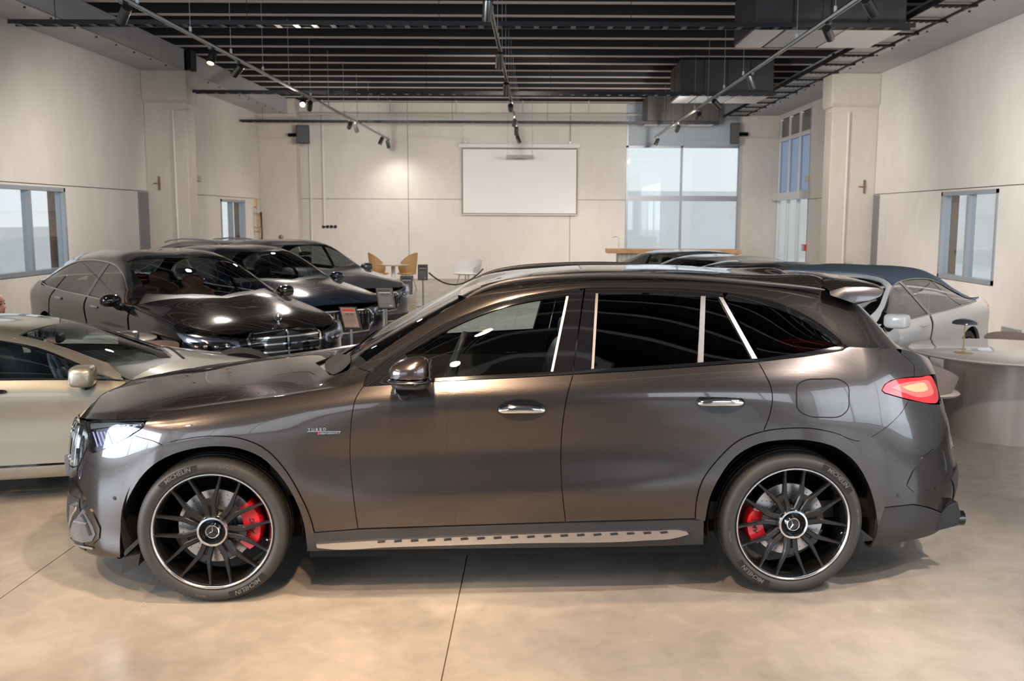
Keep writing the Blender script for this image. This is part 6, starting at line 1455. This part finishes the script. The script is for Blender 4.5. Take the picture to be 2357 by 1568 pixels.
    for s in (1, -1):
        for xx in (0, rax):
            bm = bmesh.new(); lathe(bm, [(0.41, -0.02), (0.40, -0.30), (0, -0.30)], 24, Matrix.Translation((xx, s * .92 * wid, 0.36)) @ (Matrix(((1, 0, 0, 0), (0, 0, 1, 0), (0, -1, 0, 0), (0, 0, 0, 1))) if s > 0 else Matrix(((1, 0, 0, 0), (0, 0, -1, 0), (0, 1, 0, 0), (0, 0, 0, 1)))), a0=(-PI - .3 if s > 0 else -.3), a1=(.3 if s > 0 else PI + .3)); obj('wheel_well', bm, m_seam, c)
            road_wheel(c, xx, s, m_sp=spokem, yw=.925 * wid, ns=20 if style == 'saloon' else 10)
        zm = float(L.ev(L.P, K_([(.86, 5.0)]))[0][2])
        bm = bmesh.new(); superell(bm, (XC(.90), s * (1.02 * wid), zm + .045), .08, .11, .068, 2.4 if style != 'coupe' else 4.0, 20, 12); mi = obj('door_mirror', bm, paint if paint is not m_whitecar else paint, c, smooth=True)
        bm = bmesh.new(); tube(bm, [(XC(.90), s * .93 * wid, zm - .04), (XC(.90), s * .98 * wid, zm + .0)], [.03, .028], 8); obj('mirror_foot', bm, m_blackp, mi)
        for hx in ((1.55, 2.62) if style != 'coupe' else (1.6,)):
            q_ = xk(L, [(X(hx), 4.0)]); P_ = L.ev(L.P, q_)[0]; bm = bmesh.new(); superell(bm, (P_[0], s * (P_[1] + .006), P_[2]), .10, .014, .016, 3, 16, 8); obj('door_handle', bm, ch if paint is not m_whitecar else paint, c, smooth=True)
    # interior
    sm = seatm or m_leather; zb0 = 0
    boxo('cabin_floor', .5, rax - .1, -.80 * wid, .80 * wid, .25, .40, m_int, c)
    boxo('underbody', -.6, rax + .9, -.55, .55, .2, .35, m_seam, c)
    zc_ = float(L.ev(L.P, K_([(.8, 5.0)]))[0][2])
    for s in (1, -1):
        bm = bmesh.new(); box(bm, .5, rax - .15, min(s * .80 * wid, s * .82 * wid), max(s * .80 * wid, s * .82 * wid), .3, zc_ - .02); obj('inner_door_skin', bm, m_int if seatm is None else m_grint, c)
    bm = bmesh.new(); prism(bm, [(.45, .5), (.45, zc_ - .02), (.75, zc_ - .01), (1.0, zc_ - .06), (1.02, zc_ - .25), (.9, .5)], -.78 * wid, .78 * wid); obj('dashboard', bm, m_int if paint is not m_beigep else m_grint, c, bevel=.01)
    for y in (-.38, .38):
        for xx, nm in ((1.60, 'seat'), (2.55, 'rear_seat')):
            if style == 'coupe' and xx > 2: continue
            seat(X(xx), y, nm, -0.10 + (roof - 1) * .1, sm, c, .25)
    stp = Matrix.Translation((1.14 + cab, .38 * (1 if True else -1), zc_ - .03)) @ Matrix.Rotation(math.radians(-66), 4, 'Y')
    bm = bmesh.new(); tube(bm, [stp @ Vector((.185 * math.cos(a), .185 * math.sin(a), 0)) for a in np.linspace(0, 2 * PI, 30, endpoint=False)], .014, 8, closed=True)
    for a in (0, 2.2, 4.1): tube(bm, [stp @ Vector((0, 0, 0)), stp @ Vector((.18 * math.cos(a), .18 * math.sin(a), 0))], .014, 6)
    superell(bm, (0, 0, 0), .06, .06, .03, 2.5, 14, 8, stp)
    obj('steering_wheel', bm, m_leather if paint is not m_beigep else m_grint, c, smooth=True)
    bm = bmesh.new(); superell(bm, (XC(1.30), 0, zc_ + .30 * roof), .02, .12, .035, 3, 14, 8); obj('rear_view_mirror', bm, m_blackp, c, smooth=True)
    return c, L
HS = math.radians(135)
sc_, SL = gen_car('saloon_car', 'glossy black luxury saloon with a star on its bonnet, behind the SUV bonnet', (-3.08, 10.0), HS, m_blackcar, seatm=m_tan, spokem=m_satin)
zst = float(SL.ev(SL.P, xk(SL, [(-.70, 8)]))[0][2])
bm = bmesh.new(); star_bm(bm, 0.042, Matrix.Translation((-.70, 0, zst + .075)) @ Matrix.Rotation(-PI / 2, 4, 'Y') @ Matrix.Rotation(-PI / 2, 4, 'Z'), 0.004, 0.004); tube(bm, [(-.70, 0, zst - .005), (-.70, 0, zst + .035)], [.014, .006], 8); obj('bonnet_star', bm, m_chrome, sc_)
gen_car('saloon_car', 'midnight blue saloon parked directly behind the black saloon', (-3.05, 12.8), HS, m_bluecar, wb=2.95, roof=.93, spokem=m_dkm, grille='v')
gen_car('saloon_car', 'silver grey car, farthest of the left row to show its bonnet', (-3.1, 15.6), HS, m_greycar, wb=2.9, roof=.98, body=1.0, spokem=m_dkm, grille='v')
c4, L4 = gen_car('estate_car', 'pale silver car with roof rails, only its roof showing behind the blue saloon', (-4.6, 18.2), math.radians(150), m_silver, wb=2.8, roof=.86, spokem=m_dkm)
for s in (1, -1):
    bm = bmesh.new(); tube(bm, [(x, s * .56, z) for x, z in ((1.35, 1.34), (1.5, 1.40), (1.9, 1.44), (2.4, 1.445), (2.8, 1.41), (2.95, 1.37))], .015, 8); obj('roof_rail', bm, m_satin, c4, smooth=True)
gen_car('coupe_car', 'champagne coloured coupe cropped by the left edge, beside the SUV', (-2.33, 7.31), math.radians(195), m_beigep, wb=2.68, wid=.97, body=.845, roof=.62, style='coupe', seatm=m_grint, glassm=glass('coupe_glass', (.55, .66, .70), .06), spokem=m_satin, grille='v', chrome=False, nose=.06)
gen_car('convertible_car', 'white convertible with a blue grey soft top behind the SUV tail', (2.12, 8.85), math.radians(47), m_whitecar, wb=2.84, wid=.95, body=.95, roof=.90, style='coupe', topm=m_top, glassm=glass('pale_car_glass', (.5, .55, .58), .12), spokem=m_satin, rearlen=1.0, cab=-.22, chrome=False)
RG_ = [('dark grey coupe roof just behind the white convertible', (1.45, 12.1), m_greycar, .66), ('silver coupe, middle of the right row, its roof edge catching the light', (1.35, 14.5), m_silver, .64), ('blue grey coupe farthest along the right row, in front of the bar counter', (1.1, 17.0), m_greycar, .62)]
for lb, p_, pm, rf in RG_:
    gen_car('coupe_car', lb, p_, math.radians(31), pm, wb=2.7, wid=.96, body=.93, roof=rf + .12, style='coupe', spokem=m_dkm, rearlen=.85, glassm=m_sglass, grille='v', group=None, chrome=False)
# ------------------------------------------------------------------ furniture and small things
m_shell = mat('beige_shell', (0.62, 0.52, 0.47), 0.5)
m_shellw = mat('white_shell', (0.82, 0.82, 0.84), 0.45)
m_tabw = mat('pale_lacquer', (0.66, 0.62, 0.60), 0.16, coat=1.0)
m_tabpost = mat('pearl_pedestal', (0.55, 0.49, 0.46), 0.3, 0.4)
m_brass = mat('brass_wire', (0.72, 0.50, 0.20), 0.35, 1.0)
m_wood = mat('warm_oak', (0.62, 0.36, 0.18), 0.5, noise=0.15, nscale=6)
def round_table(pos, R, rp, label, top_t=0.035, h=0.74, pm=None, n=64, sx=1.0):
    t = empty('round_table', (pos[0], pos[1], 0)); tag(t, label, 'table')
    bm = bmesh.new(); lathe(bm, [(0, h - top_t), (R * 0.93, h - top_t), (R * 0.985, h - top_t * .7), (R, h - top_t * .35), (R * .995, h - .004), (R * .985, h), (0, h)], n); bmesh.ops.scale(bm, vec=(sx, 1, 1), verts=bm.verts); obj('tabletop', bm, m_tabw, t, smooth=True)
    bm = bmesh.new(); lathe(bm, [(rp, 0.0), (rp, h - top_t)], n); lathe(bm, [(0, 0.004), (rp, 0.004)], n); obj('pedestal', bm, pm or m_tabpost, t, smooth=True)
    return t
p = atZ(2380, 806, .74)
TR = round_table((4.22, 8.38), .87, .56, 'large round pale table with a drum pedestal at the right edge')
# table lamp
q = atZ(2217, 812, .74); t = empty('table_lamp', (q[0], q[1], .74)); tag(t, 'small domed table lamp standing on the round table', 'lamp')
bm = bmesh.new(); lathe(bm, [(0, .0), (.075, .0), (.078, .004), (.02, .010), (0, .012)], 28); obj('base', bm, m_brass, t, smooth=True)
bm = bmesh.new(); tube(bm, [(0, 0, .008), (0, 0, .27)], .006, 8); obj('stem', bm, m_brass, t)
bm = bmesh.new(); lathe(bm, [(.105, .252), (.100, .270), (.075, .288), (.035, .297), (0, .299)], 32); lathe(bm, [(.105, .252), (.09, .257), (0, .26)], 32); obj('lamp_shade', bm, mat('smoked_shade', (.16, .17, .20), .15, .6), t, smooth=True)
# chairs with a rounded shell
def shell_chair(pos, rz, m, label, group=None, h=0.78, w=0.30, legm=None, hb=0.36):
    t = empty('shell_chair', (pos[0], pos[1], 0), rz); tag(t, label, 'chair', group)
    bm = bmesh.new(); nu, nv = 26, 12; rows = []
    for j in range(nv + 1):
        v = j / nv; row = []
        for i in range(nu + 1):
            a = math.radians(-120 + 240 * i / nu)        # back centred on -y
            edge = abs(a) / math.radians(120)
            top = h - (h - 0.60) * edge ** 2.2
            z = 0.44 + (top - 0.44) * v
            r = w * (0.80 + 0.22 * v ** 0.8)
            row.append(bm.verts.new((r * math.sin(a), -r * math.cos(a) * 0.95, z)))
        rows.append(row)
    for A, B in zip(rows[:-1], rows[1:]):
        for i in range(nu): bm.faces.new((A[i], A[i + 1], B[i + 1], B[i]))
    bmesh.ops.solidify(bm, geom=bm.faces[:], thickness=0.018)
    obj('back_shell', bm, m, t, smooth=True)
    bm = bmesh.new(); superell(bm, (0, 0.02, .44), w * .86, w * .86, .04, 2.4, 24, 8); obj('seat', bm, m, t, smooth=True)
    for k in range(4):
        a = PI / 4 + k * PI / 2; bm = bmesh.new(); tube(bm, [(w * .45 * math.cos(a), w * .45 * math.sin(a), .42), (w * .85 * math.cos(a), w * .85 * math.sin(a), 0)], [.014, .009], 8); obj('leg', bm, legm or m_satin, t, smooth=True)
    return t
shell_chair((3.28, 8.0), math.radians(-80), m_shell, 'beige shell chair at the large round table, partly behind the SUV tail', h=.76, w=.31)
shell_chair((4.85, 9.55), math.radians(180), m_shell, 'beige shell chair on the far side of the large round table', h=.74, w=.31)
# left meeting table
TL = round_table((-4.13, 8.98), .50, .07, 'round white meeting table between the champagne coupe and the black saloon', pm=m_white, top_t=.03)
bm = bmesh.new(); lathe(bm, [(0, .012), (.22, .012), (.26, .0)], 32); obj('foot_plate', bm, m_white, TL)
pts = atZ(305, 790, .84)
shell_chair((-3.50, 8.42), math.radians(35), m_shell, 'pale pink beige shell chair in front of the meeting table', h=.82, w=.30)
for i, (px, py, w_, d_, z_, mm, lb) in enumerate([(235, 777, .30, .21, .745, m_white, 'white catalogue lying open on the meeting table'), (246, 771, .26, .16, .760, mat('grey_cover', (.35, .36, .38), .3), 'grey brochure on top of the white catalogue')]):
    q = atZ(px, py, .745); t = empty('catalogue', (q[0], q[1], .7405 + (.014 if i else 0)), .25 - .3 * i); tag(t, lb, 'catalogue')
    boxo('pages', -w_ / 2, w_ / 2, -d_ / 2, d_ / 2, 0.001, .012, mat('paper', (.75, .75, .74), .7), t)
    boxo('cover', -w_ / 2 - .004, w_ / 2 + .004, -d_ / 2 - .004, d_ / 2 + .004, 0.012, .0135, mm, t)
# far chairs and table, post and rope
for px, py, lb, mm, rz_ in ((1075, 660, 'white shell chair standing alone near the back wall', m_shellw, 2.6), ):
    q = atZ(px, 668, 0); shell_chair((q[0], q[1]), rz_, mm, lb, h=.80, w=.40)
m_yel = mat('mustard_fabric', (.70, .50, .26), .8)
tq = atY(905, 608, 24.0); FT = round_table((tq[0], 24.0), .40, .05, 'small white round table between two mustard chairs at the back', pm=m_shellw, h=max(.72, min(.8, tq[2])))
bm = bmesh.new(); lathe(bm, [(0, .012), (.2, .012), (.24, 0)], 24); obj('foot_plate', bm, m_shellw, FT)
for px, lb, rz_ in ((872, 'mustard high-backed chair left of the small white table', -1.2), (938, 'mustard high-backed chair right of the small white table', 1.2)):
    q = atY(px, 640, 24.8); shell_chair((q[0], 24.8), rz_, m_yel, lb, h=.98, w=.28)
def info_stand(px, ytop, ybot, w_, Y, label, pole=True, tilt=0.15, m_card=None, red=False, rz=0.0, roll=0.0):
    a = atY(px, ytop, Y); b = atY(px, ybot, Y)
    t = empty('info_stand', (a[0], Y, 0), rz); tag(t, label, 'sign')
    h = a[2] - b[2]; M = Matrix.Translation((0, 0, (a[2] + b[2]) / 2)) @ Matrix(((1, 0, roll, 0), (0, 1, 0, 0), (0, 0, 1, 0), (0, 0, 0, 1))) @ Matrix.Rotation(-tilt, 4, 'X')
    bm = bmesh.new(); box(bm, -w_ / 2, w_ / 2, -.012, .012, -h / 2, h / 2, M); fr = obj('sign_frame', bm, m_dkm, t, bevel=.003)
    bm = bmesh.new(); box(bm, -w_ / 2 + .014, w_ / 2 - .014, -.014, -.0121, -h / 2 + .014, h / 2 - .014, M); cd = obj('printed_card', bm, m_card or mat('grey_print', (.10, .095, .095), .4), t)
    W2 = w_ / 2 - .03; H2 = h / 2 - .03
    def pr(x0, x1, z0, z1, m):
        bm = bmesh.new(); box(bm, x0 * W2, x1 * W2, -.0152, -.0141, z0 * H2, z1 * H2, M); obj('print_block', bm, m, cd)
    mw = mat('pale_print', (.42, .40, .40), .5)
    pr(-1, 1, .72, 1.0, mat('red_print', (.50, .05, .04), .5) if red else mat('dark_print', (.03, .03, .035), .5)); pr(-.95, .95, .58, .66, mw); pr(-.6, .0, .36, .46, mat('dark_print', (.03, .03, .035), .5)); pr(.2, .8, .36, .46, mat('dark_print', (.03, .03, .035), .5)); pr(-1, 1, .24, .27, mat('dark_print', (.03, .03, .035), .5))
    for k in range(6): pr(-.95, .9 - .2 * (k % 2), .10 - k * .13, .13 - k * .13, mat('mid_print', (.18, .17, .17), .5))
    pr(.45, .95, -.95, -.86, mw)
    if pole:
        bm = bmesh.new(); tube(bm, [(0, .02, .01), (0, .02, b[2] + .04)], .016, 10); obj('pole', bm, m_satin, t, smooth=True)
        bm = bmesh.new(); lathe(bm, [(0, .014), (.14, .012), (.155, 0)], 28, Matrix.Translation((0, .02, 0))); obj('base_plate', bm, m_satin, t, smooth=True)
    return t
info_stand(806, 705, 759, .185, 9.9, 'tilted price sign with a red heading beside the black saloon grille', tilt=.45, m_card=mat('warm_card', (.30, .20, .16), .4), red=True, rz=-.1, roll=-.40)
info_stand(887, 661, 712, .225, 12.5, 'dark price sign in front of the silver grey car headlamp', tilt=.4, rz=-.05, roll=-.24)
info_stand(935, 635, 678, .22, 17.0, 'grey price sign behind the silver grey car nose', tilt=.2)
info_stand(973, 609, 645, .21, 20.3, 'small price sign on a steel pole at the end of the rope', tilt=.1)
# rope barrier
Pq = atZ(1122, 690, 0); a = atY(1122, 604, 21.0)
t = empty('rope_post', (a[0], 21.0, 0)); tag(t, 'slim white barrier post behind the SUV roof', 'post')
bm = bmesh.new(); tube(bm, [(0, 0, .01), (0, 0, a[2])], .022, 12); obj('pole', bm, m_white, t, smooth=True)
bm = bmesh.new(); lathe(bm, [(0, .016), (.15, .012), (.17, 0)], 28); obj('base_plate', bm, m_satin, t, smooth=True)
L0 = atY(987, 628, 20.3); L1 = atY(1112, 619, 20.98); bm = bmesh.new(); pts = []
for i in range(25):
    f = i / 24; x = L0[0] + (L1[0] - L0[0]) * f; zc_ = L0[2] + (L1[2] - L0[2]) * f - 1.3 * f * (1 - f) * (L0[2] - atY(1050, 657, 20.6)[2] + .02) * 3.0
    pts.append((x, L0[1] + (L1[1] - L0[1]) * f, zc_))
tube(bm, pts, .016, 8); tag(obj('barrier_rope', bm, m_black, None, smooth=True), 'black rope sagging between the sign pole and the white post', 'rope')
# bar counter
x0, z1 = ptY(1398, 574, 21.5); x1, z0 = ptY(1580, 588, 21.5)
t = empty('bar_counter', (0, 21.5, 0)); tag(t, 'bar counter with a warm wooden top and ribbed white front', 'counter')
boxo('counter_top', x0, x0 + 3.0, -.05, .65, z1 - .09, z1, m_wood, t, bevel=.005)
boxo('counter_body', x0 + .25, x0 + 2.95, .06, .6, 0, z1 - .09, mat('counter_white', (.66, .62, .58), .6), t)
r0 = None
for k in range(26):
    if r0 is None:
        bm = bmesh.new(); tube(bm, [(0, .06, .05), (0, .06, z1 - .10)], .035, 8); r0 = obj('front_rib', bm, mat('counter_white'), t, smooth=True); r0.location = (x0 + .3, 0, 0)
    else: c = r0.copy(); COL.objects.link(c); c.location = (x0 + .3 + k * .10, 0, 0)
q = ptY(1425, 574, 21.7); bm = bmesh.new(); tube(bm, [(q[0], 21.8, z1), (q[0], 21.8, z1 + .25), (q[0] - .06, 21.8, z1 + .29), (q[0] - .14, 21.8, z1 + .27)], .018, 8); tag(obj('beer_tap', bm, m_white, None, smooth=True), 'curved white tap standing on the bar counter', 'tap')
# brass rack with cards on the left wall
ra_, rb_ = atX(583, 500, XL), atX(621, 500, XL)
y0, y1 = ra_[1], min(rb_[1], YC2 - .05); zt2, zb2 = atX(600, 477, XL)[2], atX(600, 553, XL)[2]
t = empty('wire_rack', (XL, (y0 + y1) / 2, zb2)); tag(t, 'brass wire wall rack beside the far left window', 'rack')
hy, hz2 = (y1 - y0) / 2, zt2 - zb2
bm = bmesh.new()
for yy in (-hy, -hy * .2, hy * .35, hy): tube(bm, [(.03, yy, 0), (.03, yy, hz2 if yy < 0 else hz2 * .8)], .008, 6)
for f in (0, .27, .40, .8, 1.0): tube(bm, [(.03, -hy, hz2 * f), (.03, hy if f < .9 else -hy * .2, hz2 * f)], .008, 6)
tube(bm, [(.03, hy * (.55 + .3 * math.sin(a)), hz2 * (.40 + .38 * math.cos(a))) for a in np.linspace(0, 2 * PI, 24, endpoint=False)], .008, 6, closed=True)
tube(bm, [(.03, hy * (-.05 + .2 * math.sin(a)), hz2 * (.55 + .26 * math.cos(a))) for a in np.linspace(-PI / 2, PI / 2, 12)], .008, 6)
obj('wire_grid', bm, m_brass, t, smooth=True)
boxo('side_rail', .0, .05, hy - .01, hy + .03, -.02, hz2 * .85, m_dkm, t)
for cc, f, lb in (((.85, .62, .15), -.6, 'orange yellow note pinned above the brass rack'), ((.90, .30, .42), .0, 'pink note pinned above the brass rack'), ((.45, .75, .35), .55, 'green note pinned above the brass rack')):
    yc = (y0 + y1) / 2 + f * hy; z_ = atX(600, 462, XL)[2]
    bm = bmesh.new(); box(bm, XL, XL + .004, yc - hy * .22, yc + hy * .22, z_ - .16 - (.1 if f == 0 else 0), z_ + .06); tag(obj('paper_note', bm, mat('note_%d' % int(cc[0] * 100), cc, .7)), lb, 'note', 'coloured notes on the left wall')
# small wall fittings
def wallbox(X, pa, pb, sg, name, label, cat, m, dep=.06):
    a_, b_ = atX(*pa, X), atX(*pb, X)
    t = empty(name, (X, (a_[1] + b_[1]) / 2, min(a_[2], b_[2]))); tag(t, label, cat); hy_ = abs(b_[1] - a_[1]) / 2; hz_ = abs(a_[2] - b_[2])
    boxo('casing', 0, sg * dep, -hy_, hy_, 0, hz_, m, t, bevel=.005); boxo('cover', sg * dep, sg * (dep + .008), -hy_ * .8, hy_ * .8, hz_ * .1, hz_ * .9, m_galv if m is not m_galv else m_alu, t); return t
wallbox(XR, (2352, 760), (2311, 782), -1, 'floor_vent', 'grey vent box low on the right wall at the picture edge', 'vent', m_alu)
wallbox(XR, (1862, 405), (1858, 418), -1, 'junction_box', 'small beige junction box on the right wall above the entrance', 'box', mat('beige_box', (.5, .46, .40), .6))
wallbox(XL, (453, 405), (459, 418), 1, 'junction_box', 'small beige junction box on the left wall behind the near column', 'box', mat('beige_box', (.5, .46, .40), .6))
wallbox(XR, (1850, 562), (1856, 578), -1, 'alarm_button', 'red call point beside the entrance doors', 'button', mat('call_red', (.7, .05, .04), .4))
# ------------------------------------------------------------------ the seated person at the left edge
m_skin = mat('skin', (0.62, 0.33, 0.23), 0.55); m_hair = mat('auburn_hair', (0.30, 0.11, 0.05), 0.6); m_cloth = mat('dark_jacket', (0.03, 0.035, 0.05), 0.8)
fp = atY(4, 702, 8.45)
per = empty('person', (fp[0] - .08, 8.45, 0)); tag(per, 'seated person with tied auburn hair in profile at the left edge', 'person')
def skin_mesh(name, verts, edges, radii, m, parent, sub=2):
    me = bpy.data.meshes.new(name); me.from_pydata(verts, edges, []); o = link(name, me, m, parent)
    md = o.modifiers.new('s', 'SKIN'); 
    for i, r in enumerate(radii):
        me.skin_vertices[0].data[i].radius = (r, r) if not isinstance(r, tuple) else r
    me.skin_vertices[0].data[0].use_root = True
    sb = o.modifiers.new('u', 'SUBSURF'); sb.levels = sub; sb.render_levels = sub
    return o
zh = fp[2] + .0    # eye height
hb0 = zh - .13
# body: facing +x, seated
V = [(0, 0, .56), (.0, 0, .75), (.01, 0, .90), (.0, 0, hb0 - .10), (.0, 0, hb0 - .02), (.01, 0, hb0 + .05),
     (.02, -.19, hb0 - .11), (.05, -.24, .80), (.26, -.19, .76), (.34, -.17, .76), (.02, .19, hb0 - .11), (.05, .24, .80), (.26, .19, .76), (.34, .17, .76),
     (.02, -.10, .54), (.40, -.12, .54), (.42, -.12, .12), (.02, .10, .54), (.40, .12, .54), (.42, .12, .12), (.52, -.12, .05), (.52, .12, .05)]
Ed = [(0, 1), (1, 2), (2, 3), (3, 4), (4, 5), (3, 6), (6, 7), (7, 8), (8, 9), (3, 10), (10, 11), (11, 12), (12, 13), (0, 14), (14, 15), (15, 16), (0, 17), (17, 18), (18, 19), (16, 20), (19, 21)]
Rr = [(.15, .12), (.14, .11), (.15, .11), (.11, .08), .05, .048, .06, .045, .035, .028, .06, .045, .035, .028, .09, .065, .045, .09, .065, .045, .035, .035]
skin_mesh('body', V, Ed, Rr, m_cloth, per)
# head with face
bm = bmesh.new(); superell(bm, (.0, 0, zh + .0), .095, .075, .125, 2.15, 28, 20)
for v in bm.verts:
    dx, dz = v.co.x, v.co.z - zh
    if dz < -.02: v.co.x += .018 * min(1, (-dz - .02) / .08); v.co.y *= 1 - .35 * min(1, (-dz - .02) / .10)
    if dx > .04 and abs(v.co.y) < .03:
        v.co.x += .022 * math.exp(-((dz + .02) / .018) ** 2) * (1 - abs(v.co.y) / .03)       # nose
        v.co.x -= .006 * math.exp(-((dz - .015) / .012) ** 2)
        v.co.x += .007 * math.exp(-((dz + .055) / .010) ** 2)                                    # lips
hd = obj('head', bm, m_skin, per, smooth=True)
bm = bmesh.new(); superell(bm, (.103, 0, zh - .022), .012, .009, .018, 2, 12, 8); obj('nose', bm, m_skin, hd, smooth=True)
bm = bmesh.new(); superell(bm, (.094, 0, zh - .060), .010, .022, .007, 2, 12, 8); obj('mouth', bm, mat('lips', (.55, .18, .16), .4), hd, smooth=True)
for s in (1, -1):
    bm = bmesh.new(); superell(bm, (.083, s * .030, zh + .008), .011, .013, .008, 2, 12, 8); obj('eye', bm, mat('eye_dark', (.05, .03, .02), .2), hd, smooth=True)
    bm = bmesh.new(); superell(bm, (-.005, s * .074, zh - .01), .018, .008, .030, 2, 12, 8); obj('ear', bm, m_skin, hd, smooth=True)
    bm = bmesh.new(); tube(bm, [(.092, s * .015, zh + .030), (.088, s * .035, zh + .036), (.075, s * .050, zh + .030)], .004, 6); obj('eyebrow', bm, m_hair, hd)
bm = bmesh.new(); superell(bm, (-.022, 0, zh + .030), .098, .084, .118, 2.2, 28, 18)
for v in bm.verts:
    if v.co.x > .030 and v.co.z < zh + .085: v.co.x = .030 + (v.co.x - .03) * .1
    if v.co.z < zh - .05: v.co.x -= .01
obj('hair', bm, m_hair, per, smooth=True)
bm = bmesh.new(); superell(bm, (-.135, 0, zh + .05), .045, .04, .045, 2, 16, 10); obj('hair_bun', bm, m_hair, per, smooth=True)
# hands resting on the lap
for s in (1, -1):
    hx, hy_, hz_ = .36, s * .17, .755
    hv = [(hx, hy_, hz_), (hx + .05, hy_, hz_)]; he = [(0, 1)]; hr = [(.022, .030), (.020, .034)]
    o = skin_mesh('hand', hv, he, hr, m_skin, per, 1)
    for f in range(5):
        off = (-.030 + f * .0165) if f < 4 else -.034 * s
        if f < 4: vv = [(hx + .045, hy_ + off, hz_), (hx + .085, hy_ + off, hz_ + .004), (hx + .11, hy_ + off, hz_ - .012), (hx + .122 + (.006 if f in (1, 2) else 0), hy_ + off, hz_ - .028)]
        else: vv = [(hx + .0, hy_ + off, hz_), (hx + .03, hy_ + off * 1.5, hz_ - .004), (hx + .06, hy_ + off * 1.5, hz_ - .012)]
        skin_mesh('finger', vv, [(i, i + 1) for i in range(len(vv) - 1)], [.0095] * (len(vv) - 1) + [.007], m_skin, o, 1)
# chair under the person
shell_chair((fp[0] - .10, 8.45), -PI / 2, m_shellw, 'white shell chair under the seated person, hidden past the left edge', h=.80, w=.30)
